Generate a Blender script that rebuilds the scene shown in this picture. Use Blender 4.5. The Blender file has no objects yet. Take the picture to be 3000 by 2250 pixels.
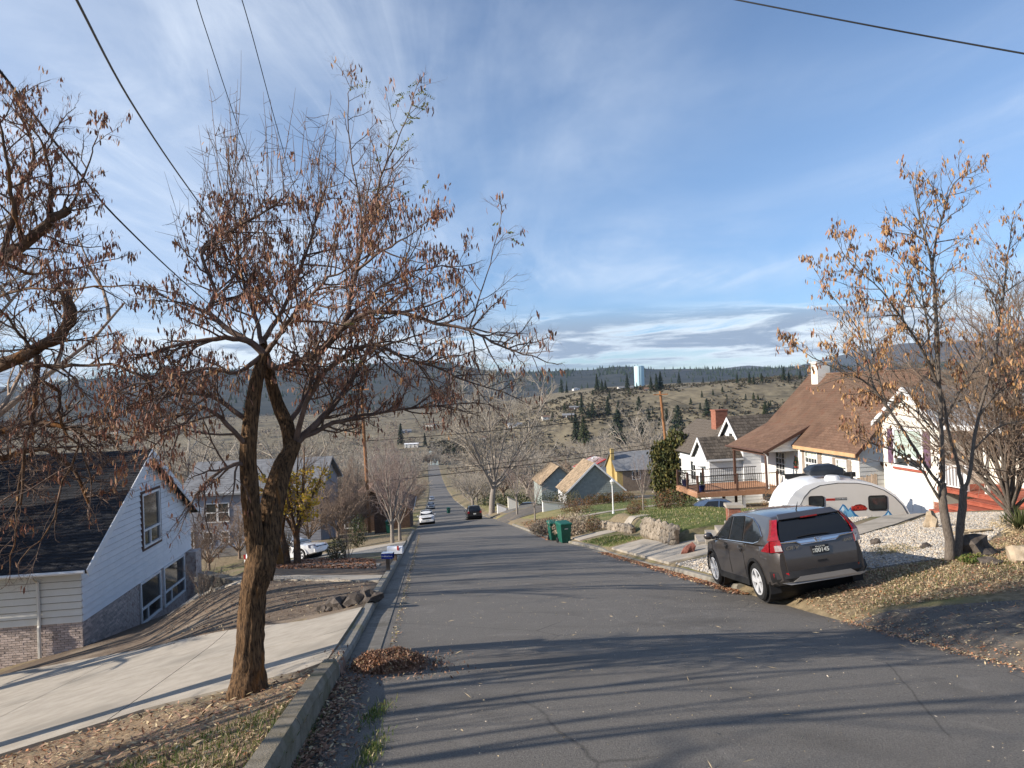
import bpy, bmesh, math, random
import numpy as np
from mathutils import Vector, Matrix
random.seed(7); np.random.seed(7)
S = bpy.context.scene; COL = S.collection
R_ = math.radians
# ------------------------------------------------------------------ camera
F = 2080.; ROLL = R_(2.3); PIT = R_(0.4); CZ = 1.7
cam = bpy.data.cameras.new('camera'); camo = bpy.data.objects.new('camera', cam); COL.objects.link(camo)
cam.lens = F / 3000 * 36; cam.sensor_width = 36; cam.clip_start = .05; cam.clip_end = 30000
cr, sr, cp, sp = math.cos(ROLL), math.sin(ROLL), math.cos(PIT), math.sin(PIT)
camo.matrix_world = Matrix(((cr, sr, 0, 0), (sr*sp, -cr*sp, -cp, 0), (-sr*cp, cr*cp, -sp, CZ), (0, 0, 0, 1)))
S.camera = camo
# ------------------------------------------------------------------ sky and sun
SUN_EL = R_(25.5); SUN_X, SUN_Y = -.963, -.27
SKY_STRENGTH = .13
sun = bpy.data.lights.new('sun', 'SUN'); suno = bpy.data.objects.new('sun', sun); COL.objects.link(suno)
sun.energy = 5.0; sun.angle = R_(.53); sun.color = (1, .90, .77)
sd = Vector((SUN_X*math.cos(SUN_EL), SUN_Y*math.cos(SUN_EL), math.sin(SUN_EL))).normalized()
suno.rotation_euler = (-sd).to_track_quat('-Z', 'Y').to_euler()
W = bpy.data.worlds.new('World'); S.world = W; W.use_nodes = True
def world():
    nt = W.node_tree; n = nt.nodes; l = nt.links; n.clear()
    out = n.new('ShaderNodeOutputWorld'); bg = n.new('ShaderNodeBackground'); bg.inputs[1].default_value = SKY_STRENGTH
    sk = n.new('ShaderNodeTexSky'); sk.sky_type = 'NISHITA'; sk.sun_disc = False
    sk.sun_elevation = SUN_EL; sk.sun_rotation = math.atan2(SUN_X, SUN_Y)
    sk.altitude = 1300; sk.air_density = 1.0; sk.dust_density = .35; sk.ozone_density = 2.2
    tc = n.new('ShaderNodeTexCoord'); sep = n.new('ShaderNodeSeparateXYZ'); l.new(tc.outputs['Generated'], sep.inputs[0])
    def M(op, a, b=None, c=None):
        m = n.new('ShaderNodeMath'); m.operation = op
        for i, x in enumerate((a, b, c)):
            if x is None: continue
            if isinstance(x, (int, float)): m.inputs[i].default_value = x
            else: l.new(x, m.inputs[i])
        return m.outputs[0]
    z = M('MAXIMUM', sep.outputs[2], .004)
    # flat cloud sheets: project the view direction on a plane overhead
    px = M('DIVIDE', sep.outputs[0], M('ADD', z, .06)); py = M('DIVIDE', sep.outputs[1], M('ADD', z, .06))
    cb = n.new('ShaderNodeCombineXYZ'); l.new(px, cb.inputs[0]); l.new(py, cb.inputs[1])
    def noise(vec, sc, det, rough, dist, stretch, rz=0):
        mp = n.new('ShaderNodeMapping'); mp.inputs['Scale'].default_value = stretch; mp.inputs['Rotation'].default_value = (0, 0, rz); l.new(vec, mp.inputs[0])
        t = n.new('ShaderNodeTexNoise'); t.inputs['Scale'].default_value = sc; t.inputs['Detail'].default_value = det
        t.inputs['Roughness'].default_value = rough; t.inputs['Distortion'].default_value = dist; l.new(mp.outputs[0], t.inputs[0]); return t.outputs[0]
    def ramp(x, a, b):
        m = n.new('ShaderNodeMapRange'); m.interpolation_type = 'SMOOTHSTEP'; l.new(x, m.inputs[0]); m.inputs[1].default_value = a; m.inputs[2].default_value = b; return m.outputs[0]
    # thin cirrus veil
    c1 = noise(cb.outputs[0], .55, 8, .58, .9, (1, .42, 1), .35)
    c2 = noise(cb.outputs[0], .28, 3, .5, .3, (1, 1, 1), .8)
    veil = M('MULTIPLY', ramp(c1, .34, .74), ramp(c2, .32, .60))
    c3 = noise(cb.outputs[0], 1.6, 9, .62, 1.3, (1, .25, 1), .5)
    veil = M('ADD', M('MULTIPLY', veil, .5), M('MULTIPLY', M('MULTIPLY', ramp(c3, .42, .72), ramp(c2, .40, .60)), .34))
    # low bank of stratocumulus above the horizon
    d1 = noise(tc.outputs['Generated'], 5.0, 10, .62, .35, (1, 1, 7.5), 0)
    d2 = noise(tc.outputs['Generated'], 2.0, 4, .5, .2, (1, 1, 6), 0)
    elev = ramp(sep.outputs[2], .012, .035); top = M('SUBTRACT', 1.0, ramp(sep.outputs[2], .07, .118))
    band = M('MULTIPLY', elev, top)
    bank = M('MULTIPLY', ramp(M('ADD', d1, M('MULTIPLY', M('SUBTRACT', d2, .5), .6)), .36, .50), band)
    def mix(f, a, b):
        m = n.new('ShaderNodeMix'); m.data_type = 'RGBA'; l.new(f, m.inputs[0])
        for i, x in ((6, a), (7, b)):
            if isinstance(x, tuple): m.inputs[i].default_value = (*x, 1)
            else: l.new(x, m.inputs[i])
        return m.outputs[2]
    mul = n.new('ShaderNodeMix'); mul.data_type = 'RGBA'; mul.blend_type = 'MULTIPLY'; mul.inputs[0].default_value = 1; l.new(sk.outputs[0], mul.inputs[6])
    l.new(mix(ramp(sep.outputs[2], -.02, .36), (.50, .60, .76), (.93, .95, .98)), mul.inputs[7]); col = mul.outputs[2]
    col = mix(M('MINIMUM', veil, .8), col, (5.2, 5.7, 6.4))
    edge = ramp(d1, .44, .58)
    bcol = mix(edge, (5.0, 5.6, 6.1), (2.0, 2.5, 3.25))
    col = mix(M('MULTIPLY', bank, .95), col, bcol)
    l.new(col, bg.inputs[0]); l.new(bg.outputs[0], out.inputs[0])
world()
S.view_settings.view_transform = 'Standard'; S.view_settings.look = 'None'; S.view_settings.exposure = 0.5; S.view_settings.gamma = 1
S.view_settings.use_curve_mapping = False
S.cycles.max_bounces = 5; S.cycles.diffuse_bounces = 2; S.cycles.glossy_bounces = 3; S.cycles.transparent_max_bounces = 4; S.cycles.volume_bounces = 0
S.cycles.caustics_reflective = False; S.cycles.caustics_refractive = False
# ------------------------------------------------------------------ lay of the land (metres; camera at the origin looking along +Y)
def ray(u, v):
    dx = u-1500.; dy = 1125.-v
    x = dx*cr+dy*sr; z = -dx*sr+dy*cr
    yy = F*cp-z*sp; return x/yy, (F*sp+z*cp)/yy
def at(u, v, Y):
    a, b = ray(u, v); return Vector((a*Y, Y, CZ+b*Y))
_yy = np.arange(-60, 2400, 1.0)
_zz = np.interp(_yy, [-60, 0, 40, 90, 150, 250, 360, 480, 585, 660, 2400], [10.2, 0, -6.76, -14.9, -23.6, -36.3, -48.3, -56.5, -60, -61, -62])
_zs = np.convolve(np.pad(_zz, 10, mode='edge'), np.ones(21)/21, 'valid'); _zs[:100] = _zz[:100]
def P(y): return np.interp(y, _yy, _zs)
def XL(y): return np.interp(y, [-60, 0, 54, 90, 360, 585, 720, 770], [6.8, -.97, -7.96, -12.4, -43.8, -71.8, -88, -92])
def XR(y): return np.interp(y, [-60, 0, 16.9, 29.2, 60, 90, 360, 585, 720, 770], [12.4, 6.1, 4.46, 3.14, -.26, -3.6, -34.8, -62.8, -79, -91.9])
def sm(t): t = np.clip(t, 0, 1); return t*t*(3-2*t)
def wob(x, y, s):
    return np.sin(x/s+1.3*np.sin(y/s*.7+.5))*np.sin(y/s*1.1+1.7*np.sin(x/s*.6))
def Z(x, y):
    x = np.asarray(x, float); y = np.asarray(y, float)
    l = XL(y); r = XR(y); p = P(y)
    dl = np.maximum(l-x, 0); dr = np.maximum(x-r, 0)
    fade = np.clip(1-(y-200)/300, 0, 1)
    g = np.interp(y, [0, 11, 17, 24, 31, 37, 44, 52, 100, 200], [.2, .2, 0, .02, .06, .14, .14, .05, .05, .05])
    fl = np.where(dl < 12, g*dl, g*12+.04*np.minimum(dl-12, 40))
    # ground falls away to the sunken court of the brick house; the dirt terrace stays up along the kerb
    fc = np.where(dl < 13, .215*dl, 2.8+.05*(np.minimum(dl, 60)-13))
    wt = sm((y-10.5)/6.5)*(1-sm((dl-np.interp(y, [10, 14, 21, 31, 36], [.0, 1.2, 4.2, 5.2, 6]))/3.6)); wt = np.maximum(wt, sm((y-35)/5)); fl = fl*wt+fc*(1-wt)
    A = np.interp(y, [0, 9.5, 12.5, 20, 35, 50, 80], [.3, .4, .95, 1, 1.1, 1.3, 1.8]); fr = A*(1-np.exp(-dr/4.5))
    c = (l+r)/2; hw = (r-l)/2
    tilt = np.interp(y, [0, 12, 18, 28, 45, 80, 120, 200], [-.025, -.035, -.027, -.012, -.012, .05, .03, 0])
    z = p+tilt*np.clip(x-l, 0, r-l)+.06*np.clip(1-((x-c)/hw)**2, 0, 1)
    rl = np.where(((y > 60) & (y < 98)) | (y > 220), sm(dl/.4), 1.); rr = np.where((y < 15.3) | ((y > 62) & (y < 98)) | (y > 220), sm(dr/.4), 1.)
    z = z+np.where(dl > 0, .15*rl-fl*fade, 0)+np.where(dr > 0, .12*rr+fr*fade, 0)
    # terrace above the rock wall, and the garage drive cut on the right
    w = sm((x-5.25)/.5)*sm((y-24)/1)*(1-sm((y-41)/3))*(1-sm((x-9.8)/1.5)); z = z+.45*w
    w = sm((x-9.9)/.9)*sm((y-25.8)/1.3)*(1-sm((y-33.5)/2)); z = z*(1-w)+np.minimum(z, -5.35)*w
    # far side of the valley: the bench with the water tower and the lower ground left of it
    xr = x/np.maximum(y, 1)
    hr = sm((xr+.12)/.26)
    top = -4+6*np.clip((xr-.15)/.3, 0, 1)
    h1 = sm((y-640)/(235+60*wob(x, y, 190)*.5))*(top+61)+3.2*wob(x, y, 60)*sm((y-650)/80)
    h2 = sm((y-640)/700)*28+2*wob(x, y, 90)*sm((y-650)/100)
    z = z+np.where(y > 600, h1*hr+h2*(1-hr), 0)
    off = np.maximum(np.abs(x-c)-hw-2, 0)
    z = z+.25*wob(x, y, 9)*np.clip(off/25, 0, 1)*np.clip((y-60)/40, 0, 1)
    return z
_gy = np.concatenate([np.arange(2, 120, .05), np.arange(120, 1500, .5)])
def gp(u, v, dz=0):
    a, b = ray(u, v); d = Z(a*_gy, _gy)-(CZ+b*_gy); i = int(np.argmax(d > 0))
    y = float(_gy[i]); x = a*y; return Vector((x, y, float(Z(x, y))+dz))
def zg(x, y): return float(Z(x, y))
def px2m(px, y): return px*y/F
# ------------------------------------------------------------------ materials
def mat(name, c1, c2=None, scale=4., rough=.85, bump=0., bscale=40., metal=0., rand=0., spec=.3, detail=5., stretch=None, coat=0., c3=None, s3=.6, lo=.35, hi=.65, trans=0., blotch=.52):
    m = bpy.data.materials.new(name); m.use_nodes = True; nt = m.node_tree; n = nt.nodes; l = nt.links
    b = n['Principled BSDF']; b.inputs['Roughness'].default_value = rough; b.inputs['Metallic'].default_value = metal
    b.inputs['Specular IOR Level'].default_value = spec
    if coat: b.inputs['Coat Weight'].default_value = coat; b.inputs['Coat Roughness'].default_value = .06
    tc = n.new('ShaderNodeTexCoord'); vec = tc.outputs['Object']
    if stretch:
        mp = n.new('ShaderNodeMapping'); mp.inputs['Scale'].default_value = stretch; l.new(vec, mp.inputs[0]); vec = mp.outputs[0]
    def nz(sc, det=detail, ro=.6):
        t = n.new('ShaderNodeTexNoise'); t.inputs['Scale'].default_value = sc; t.inputs['Detail'].default_value = det; t.inputs['Roughness'].default_value = ro; l.new(vec, t.inputs[0]); return t.outputs[0]
    def mr(x, a, c):
        q = n.new('ShaderNodeMapRange'); l.new(x, q.inputs[0]); q.inputs[1].default_value = a; q.inputs[2].default_value = c; return q.outputs[0]
    def mix(f, a, c, bl='MIX'):
        q = n.new('ShaderNodeMix'); q.data_type = 'RGBA'; q.blend_type = bl
        if isinstance(f, float): q.inputs[0].default_value = f
        else: l.new(f, q.inputs[0])
        for i, x in ((6, a), (7, c)):
            if isinstance(x, tuple): q.inputs[i].default_value = (*x, 1)
            else: l.new(x, q.inputs[i])
        return q.outputs[2]
    col = None
    if c2: col = mix(mr(nz(scale), lo, hi), c1, c2)
    if c3: col = mix(mr(nz(s3, 3), blotch, blotch+.14), col or c1, c3)
    if rand:
        oi = n.new('ShaderNodeObjectInfo'); q = n.new('ShaderNodeMapRange'); l.new(oi.outputs['Random'], q.inputs[0]); q.inputs[3].default_value = 1-rand; q.inputs[4].default_value = 1+rand
        hs = n.new('ShaderNodeHueSaturation'); l.new(q.outputs[0], hs.inputs['Value'])
        if col is None: hs.inputs['Color'].default_value = (*c1, 1)
        else: l.new(col, hs.inputs['Color'])
        col = hs.outputs[0]
    if col is None: b.inputs['Base Color'].default_value = (*c1, 1)
    else: l.new(col, b.inputs['Base Color'])
    if bump:
        bp = n.new('ShaderNodeBump'); bp.inputs['Strength'].default_value = min(bump, 1.); bp.inputs['Distance'].default_value = .02*max(1, bump)
        l.new(nz(bscale, 6, .65), bp.inputs['Height']); l.new(bp.outputs[0], b.inputs['Normal'])
    if trans:
        b.inputs['Subsurface Weight'].default_value = 0
        tr = n.new('ShaderNodeBsdfTranslucent'); ms = n.new('ShaderNodeMixShader'); ms.inputs[0].default_value = trans
        if col is None: tr.inputs[0].default_value = (*c1, 1)
        else: l.new(col, tr.inputs[0])
        o = n['Material Output']; l.new(b.outputs[0], ms.inputs[1]); l.new(tr.outputs[0], ms.inputs[2]); l.new(ms.outputs[0], o.inputs[0])
    return m
M = {}
M['asphalt'] = mat('asphalt', (.105, .097, .087), (.265, .247, .222), 70, .85, 1., 90, detail=7, c3=(.145, .133, .119), s3=.22, lo=.3, hi=.75)
def asphalt_mat():
    """worn street: aggregate speckle, oil-dark and pale patches, thin wandering cracks"""
    m = M['asphalt']; nt = m.node_tree; n = nt.nodes; l = nt.links; b = n['Principled BSDF']; src = b.inputs['Base Color'].links[0].from_socket; tc = [x for x in n if x.type == 'TEX_COORD'][0]
    def noise(sc, det, dist=0.):
        t = n.new('ShaderNodeTexNoise'); t.inputs['Scale'].default_value = sc; t.inputs['Detail'].default_value = det; t.inputs['Distortion'].default_value = dist; l.new(tc.outputs['Object'], t.inputs[0]); return t
    def mr(x, a, c, lo=0., hi=1.):
        q = n.new('ShaderNodeMapRange'); l.new(x, q.inputs[0]); q.inputs[1].default_value = a; q.inputs[2].default_value = c; q.inputs[3].default_value = lo; q.inputs[4].default_value = hi; return q.outputs[0]
    def mix(f, a, col, bl='MIX'):
        q = n.new('ShaderNodeMix'); q.data_type = 'RGBA'; q.blend_type = bl; l.new(f, q.inputs[0]); l.new(a, q.inputs[6]); q.inputs[7].default_value = (*col, 1); return q.outputs[2]
    ad = n.new('ShaderNodeMix'); ad.data_type = 'VECTOR'; ad.inputs[0].default_value = .12; l.new(tc.outputs['Object'], ad.inputs[4]); l.new(noise(1.3, 4).outputs['Color'], ad.inputs[5])
    vo = n.new('ShaderNodeTexVoronoi'); vo.feature = 'DISTANCE_TO_EDGE'; vo.inputs['Scale'].default_value = .42; l.new(ad.outputs[1], vo.inputs['Vector'])
    mu = n.new('ShaderNodeMath'); mu.operation = 'MULTIPLY'; l.new(mr(vo.outputs[0], .0, .006, .5, 0.), mu.inputs[0]); l.new(mr(noise(.35, 2).outputs[0], .48, .56), mu.inputs[1])
    c = mix(mr(noise(.6, 5, .6).outputs[0], .55, .72, 0., .55), src, (.085, .078, .07)); c = mix(mr(noise(1.9, 6, 1.).outputs[0], .58, .74, 0., .4), c, (.27, .25, .225)); c = mix(mu.outputs[0], c, (.03, .028, .026)); l.new(c, b.inputs['Base Color'])
asphalt_mat()
M['asphalt_old'] = mat('asphalt_old', (.085, .078, .07), (.17, .155, .135), 40, .9, .8, 90, c3=(.20, .16, .12), s3=1.6)
M['concrete'] = mat('concrete', (.345, .305, .25), (.43, .385, .32), 3.5, .9, .25, 120, c3=(.29, .26, .215), s3=.7)
M['kerb'] = mat('kerb', (.21, .195, .165), (.31, .285, .245), 5, .92, .5, 90, c3=(.22, .20, .14), s3=1.4)
M['kerb_moss'] = mat('kerb_moss', (.18, .155, .11), (.28, .245, .19), 6, .95, .6, 80, c3=(.145, .13, .07), s3=2.2)
M['gutter'] = mat('gutter', (.15, .138, .12), (.22, .205, .18), 8, .92, .5, 100, c3=(.13, .12, .10), s3=1.2)
M['soil'] = mat('soil', (.105, .075, .052), (.19, .145, .105), 9, .95, 1., 30, c3=(.24, .19, .14), s3=.5)
M['yard'] = mat('yard', (.16, .125, .075), (.30, .235, .145), 7, .95, 1., 45, c3=(.13, .135, .05), s3=.35)
M['lawn'] = mat('lawn', (.075, .105, .025), (.155, .175, .055), 6, .95, 1., 70, c3=(.24, .215, .095), s3=.45)
M['lawn_dry'] = mat('lawn_dry', (.20, .185, .07), (.33, .27, .13), 5, .95, 1., 70, c3=(.13, .15, .045), s3=.6)
M['litter_base'] = mat('litter_base', (.22, .155, .095), (.40, .29, .185), 30, .95, 1., 60, c3=(.15, .10, .065), s3=1.6)
M['hillgrass'] = mat('hillgrass', (.135, .112, .072), (.25, .21, .135), .09, .95, .8, .6, c3=(.085, .075, .052), s3=.03, detail=9)
M['forest_ridge'] = mat('forest_ridge', (.026, .034, .032), (.055, .06, .052), .012, .95, 0, c3=(.14, .115, .085), s3=.0035, blotch=.62)
M['mountain'] = mat('mountain', (.06, .075, .08), (.11, .12, .12), .002, .95)
M['bark_locust'] = mat('bark_locust', (.04, .024, .014), (.23, .135, .068), 7, .95, 1., 16, stretch=(9, 9, 1.5), detail=10, c3=(.27, .12, .035), s3=1.2, lo=.38, hi=.62, blotch=.6)
M['bark_limb'] = mat('bark_limb', (.06, .038, .026), (.15, .095, .06), 12, .95, .8, 30, c3=(.17, .075, .022), s3=3)
M['twig_red'] = mat('twig_red', (.10, .066, .05), (.19, .13, .10), 8, .8)
M['pod'] = mat('pod', (.26, .115, .075), (.46, .24, .16), 9, .6, trans=.3, spec=.25)
M['pod_tan'] = mat('pod_tan', (.42, .23, .11), (.60, .37, .19), 9, .65, trans=.3)
M['leaf_yellow'] = mat('leaf_yellow', (.55, .36, .03), (.72, .50, .08), 20, .7, trans=.35)
M['leaf_green'] = mat('leaf_green', (.16, .17, .05), (.27, .24, .08), 12, .7, trans=.3)
M['bark_grey'] = mat('bark_grey', (.20, .17, .145), (.32, .285, .25), 14, .9, .5, 40)
M['bark_right'] = mat('bark_right', (.10, .082, .066), (.21, .175, .145), 16, .9, .8, 40, stretch=(4, 4, 1))
M['twig_grey'] = mat('twig_grey', (.31, .27, .22), (.45, .40, .335), 6, .85)
M['twig_brown'] = mat('twig_brown', (.20, .145, .11), (.31, .235, .18), 6, .85)
M['twig_pink'] = mat('twig_pink', (.27, .20, .175), (.38, .30, .265), 6, .85)
M['conifer'] = mat('conifer', (.018, .032, .016), (.045, .06, .028), 1.6, .8)
M['juniper'] = mat('juniper', (.035, .052, .018), (.085, .095, .035), 2.5, .8)
M['arbor'] = mat('arbor', (.050, .055, .016), (.135, .115, .032), 1.6, .8)
M['shrub_green'] = mat('shrub_green', (.045, .062, .02), (.11, .125, .045), 5, .8)
M['shrub_olive'] = mat('shrub_olive', (.10, .10, .045), (.20, .185, .09), 6, .85)
M['shrub_rust'] = mat('shrub_rust', (.13, .055, .022), (.24, .115, .045), 6, .8)
M['shrub_dark'] = mat('shrub_dark', (.06, .045, .03), (.13, .095, .065), 6, .85)
M['shrub_tan'] = mat('shrub_tan', (.27, .215, .155), (.42, .35, .265), 6, .85)
M['far_twig'] = mat('far_twig', (.085, .07, .06), (.15, .128, .11), .03, .9)
M['sage'] = mat('sage', (.045, .043, .028), (.095, .088, .058), .4, .9)
M['grass_blade'] = mat('grass_blade', (.07, .12, .022), (.15, .20, .05), 9, .7, trans=.25)
M['straw'] = mat('straw', (.46, .35, .20), (.62, .50, .31), 8, .7)
M['leaf_pink'] = mat('leaf_pink', (.36, .20, .13), (.50, .31, .21), 14, .7)
M['leaf_brown'] = mat('leaf_brown', (.14, .075, .045), (.26, .145, .09), 14, .7)
M['leaf_rust'] = mat('leaf_rust', (.33, .13, .06), (.48, .22, .10), 14, .7)
M['plume'] = mat('plume', (.52, .30, .12), (.68, .44, .22), 5, .8, trans=.3)
M['plume_pale'] = mat('plume_pale', (.55, .46, .35), (.7, .6, .48), 5, .8)
M['pebble'] = mat('pebble', (.31, .29, .26), (.54, .51, .465), 22, .85, c3=(.18, .165, .15), s3=14, blotch=.5)
M['gravel_base'] = mat('gravel_base', (.13, .115, .098), (.26, .24, .21), 40, .95, 1., 60)
M['rock_dark'] = mat('rock_dark', (.055, .045, .038), (.13, .11, .095), 5, .95, 1., 18)
M['rock_tan'] = mat('rock_tan', (.33, .26, .18), (.48, .39, .28), 5, .9, .8, 20)
M['rock_wall'] = mat('rock_wall', (.20, .165, .125), (.37, .315, .25), 3, .9, 1., 9, rand=.22)
M['rock_red'] = mat('rock_red', (.16, .06, .045), (.28, .12, .09), 7, .95, 1., 22)
M['white'] = mat('white_paint', (.76, .765, .77), (.82, .82, .82), 2, .6, rand=.02)
M['white_warm'] = mat('white_warm', (.78, .76, .70), (.83, .81, .76), 2, .6, rand=.02)
M['cream'] = mat('cream_paint', (.76, .73, .64), (.81, .78, .70), 2, .65, rand=.02)
M['trimwhite'] = mat('trim_white', (.80, .80, .79), None, rough=.5)
M['grey_siding'] = mat('grey_siding', (.24, .255, .30), (.29, .305, .35), 3, .7, rand=.05)
M['bluegreen'] = mat('bluegreen_shingle', (.25, .285, .27), (.315, .35, .33), 4, .8, rand=.09)
M['brown_siding'] = mat('brown_siding', (.075, .045, .032), (.12, .075, .052), 5, .85, rand=.1)
M['brick'] = mat('brick', (.34, .20, .16), (.62, .54, .49), 7, .9, .6, 60, rand=.28, lo=.30, hi=.55)
M['brick_red'] = mat('brick_red', (.26, .10, .065), (.38, .17, .115), 8, .9, .5, 60, rand=.2)
M['mortar'] = mat('mortar', (.40, .37, .33), (.52, .49, .45), 10, .95, .5, 60)
M['shingle_black'] = mat('shingle_black', (.020, .021, .025), (.040, .041, .047), 14, .9, .6, 120, rand=.22)
M['shingle_brown'] = mat('shingle_brown', (.125, .072, .048), (.20, .125, .085), 1.1, .92, .5, 60, rand=.15, c3=(.16, .085, .055), s3=2.2)
M['shake_dark'] = mat('shake_dark', (.055, .045, .036), (.16, .135, .11), 9, .9, .6, 40, rand=.35, stretch=(6, 1, 1))
M['shake_tan'] = mat('shake_tan', (.26, .19, .125), (.40, .305, .205), 7, .9, .5, 40, rand=.28, stretch=(6, 1, 1))
M['roof_grey'] = mat('roof_grey', (.17, .175, .185), (.25, .255, .265), 2, .9, rand=.1)
M['roofdeck'] = mat('roof_underlay', (.03, .028, .026), None, rough=.95)
M['yellow'] = mat('yellow_stucco', (.42, .31, .12), (.52, .39, .17), 3, .85, .3, 30)
M['glass'] = mat('window_glass', (.022, .026, .03), (.05, .055, .055), 1.6, .06, spec=.7)
M['glass_far'] = mat('window_glass_far', (.03, .035, .04), None, rough=.15, spec=.6)
M['curtain'] = mat('curtain', (.36, .46, .40), (.50, .58, .52), 3, .9, stretch=(14, 14, .3))
M['blind'] = mat('blind', (.55, .60, .48), (.66, .70, .58), 3, .9)
M['purple'] = mat('purple_shutter', (.115, .062, .105), (.15, .085, .135), 4, .7)
M['taupe'] = mat('taupe_shutter_lap_shade', (.255, .205, .165), (.32, .265, .22), 4, .75)
M['tan_trim'] = mat('tan_trim', (.52, .30, .15), (.60, .37, .20), 2, .7)
M['brown_trim'] = mat('brown_trim', (.085, .045, .032), (.12, .065, .048), 3, .7)
M['deckwood'] = mat('deck_wood', (.36, .185, .105), (.45, .25, .15), 2, .75, rand=.08, stretch=(1, 9, 1))
M['redwood'] = mat('red_stain', (.30, .075, .045), (.40, .115, .07), 4, .75, .2, 50, rand=.08)
M['rail'] = mat('rail_metal', (.028, .020, .017), None, rough=.5)
M['fence'] = mat('fence_wood', (.19, .14, .10), (.30, .235, .18), 4, .9, .5, 40, rand=.2, stretch=(6, 6, 1))
M['pole'] = mat('pole_wood', (.22, .095, .038), (.36, .18, .085), 5, .9, .6, 30, stretch=(4, 4, .5))
M['wire'] = mat('wire', (.012, .012, .013), None, rough=.6)
M['wire_alu'] = mat('wire_grey', (.10, .095, .09), None, rough=.6)
M['steel'] = mat('steel', (.42, .43, .44), None, rough=.35, metal=.9)
M['tower'] = mat('tower_paint', (.42, .60, .66), (.46, .63, .69), .08, .55)
M['binGreen'] = mat('bin_green', (.010, .085, .060), (.014, .11, .078), 3, .5)
M['black'] = mat('black_plastic', (.012, .012, .013), (.02, .02, .021), 6, .55)
M['tyre'] = mat('tyre', (.014, .014, .015), (.022, .022, .022), 9, .85)
M['rim'] = mat('rim_alloy', (.72, .73, .75), None, rough=.3, metal=.35)
M['chrome'] = mat('chrome', (.75, .76, .78), None, rough=.12, metal=1.)
M['carpaint'] = mat('car_paint', (.085, .074, .068), (.092, .080, .073), 2, .32, metal=.6, coat=1., spec=.5)
M['paint_white'] = mat('paint_white', (.72, .73, .74), None, rough=.3, coat=.8)
M['paint_black'] = mat('paint_black', (.010, .010, .011), None, rough=.25, coat=1.)
M['paint_silver'] = mat('paint_silver', (.40, .42, .44), None, rough=.3, metal=.6, coat=.8)
M['paint_blue'] = mat('paint_blue', (.10, .15, .24), None, rough=.3, metal=.4, coat=.8)
M['carglass'] = mat('car_glass', (.010, .011, .012), None, rough=.03, spec=.8)
M['taillamp'] = mat('tail_lamp', (.30, .008, .014), (.19, .005, .009), 30, .12, coat=1.)
M['lampclear'] = mat('lamp_clear', (.26, .20, .20), (.40, .34, .34), 40, .15, coat=1.)
M['silverplastic'] = mat('silver_plastic', (.30, .29, .28), None, rough=.4, metal=.4)
M['platedark'] = mat('plate_dark', (.018, .02, .024), None, rough=.5)
M['platetext'] = mat('plate_text', (.55, .56, .52), None, rough=.5)
M['trailer_white'] = mat('trailer_white', (.80, .81, .82), None, rough=.28, coat=.4)
M['trailer_grey'] = mat('trailer_grey', (.60, .57, .53), (.63, .60, .56), 1.5, .35)
M['decal_red'] = mat('decal_red', (.50, .045, .03), None, rough=.4)
M['decal_darkred'] = mat('decal_darkred', (.16, .02, .018), None, rough=.4)
M['decal_blue'] = mat('decal_blue', (.03, .16, .36), None, rough=.4)
M['decal_sky'] = mat('decal_sky', (.20, .45, .66), None, rough=.4)
M['decal_pale'] = mat('decal_pale', (.62, .74, .82), None, rough=.4)
M['navy'] = mat('navy', (.012, .02, .05), None, rough=.4)
M['aircon'] = mat('aircon', (.020, .026, .036), (.028, .035, .046), 3, .4)
M['mailwhite'] = mat('mail_white', (.78, .80, .84), None, rough=.3)
M['mailblue'] = mat('mail_blue', (.012, .03, .20), None, rough=.4)
M['post'] = mat('post_wood', (.12, .085, .06), (.19, .14, .10), 6, .9)
M['potblue'] = mat('pot_blue', (.012, .02, .10), None, rough=.3)
M['bucket'] = mat('bucket_blue', (.06, .20, .50), None, rough=.4)
M['lampglass'] = mat('lamp_glass', (.55, .55, .5), None, rough=.2)
M['door'] = mat('door_white', (.74, .75, .76), None, rough=.5)
M['wood_cut'] = mat('cut_wood', (.52, .40, .25), (.64, .52, .36), 8, .85)
M['holly'] = mat('swag_green', (.02, .04, .018), (.05, .07, .03), 20, .8)
# ------------------------------------------------------------------ builders
def tag(o, label=None, cat=None, group=None, kind=None):
    if label: o['label'] = label
    if cat: o['category'] = cat
    if group: o['group'] = group
    if kind: o['kind'] = kind
    return o
def link(name, me, parent=None, mw=None):
    o = bpy.data.objects.new(name, me); COL.objects.link(o)
    if parent is not None: o.parent = parent
    if mw is not None: o.matrix_local = mw
    return o
def empty(name, loc=(0, 0, 0), rz=0., label=None, cat=None, group=None, kind=None, mw=None):
    o = bpy.data.objects.new(name, None); COL.objects.link(o); o.empty_display_size = .2
    if mw is not None: o.matrix_world = mw
    else: o.location = loc; o.rotation_euler = (0, 0, rz)
    return tag(o, label, cat, group, kind)
def copy_tree(o, parent=None):
    c = o.copy(); COL.objects.link(c); c.parent = parent
    for ch in list(o.children): copy_tree(ch, c)
    return c
def mlist(m):
    m = m if isinstance(m, (list, tuple)) else [m]
    return [M[x] if isinstance(x, str) else x for x in m]
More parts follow.
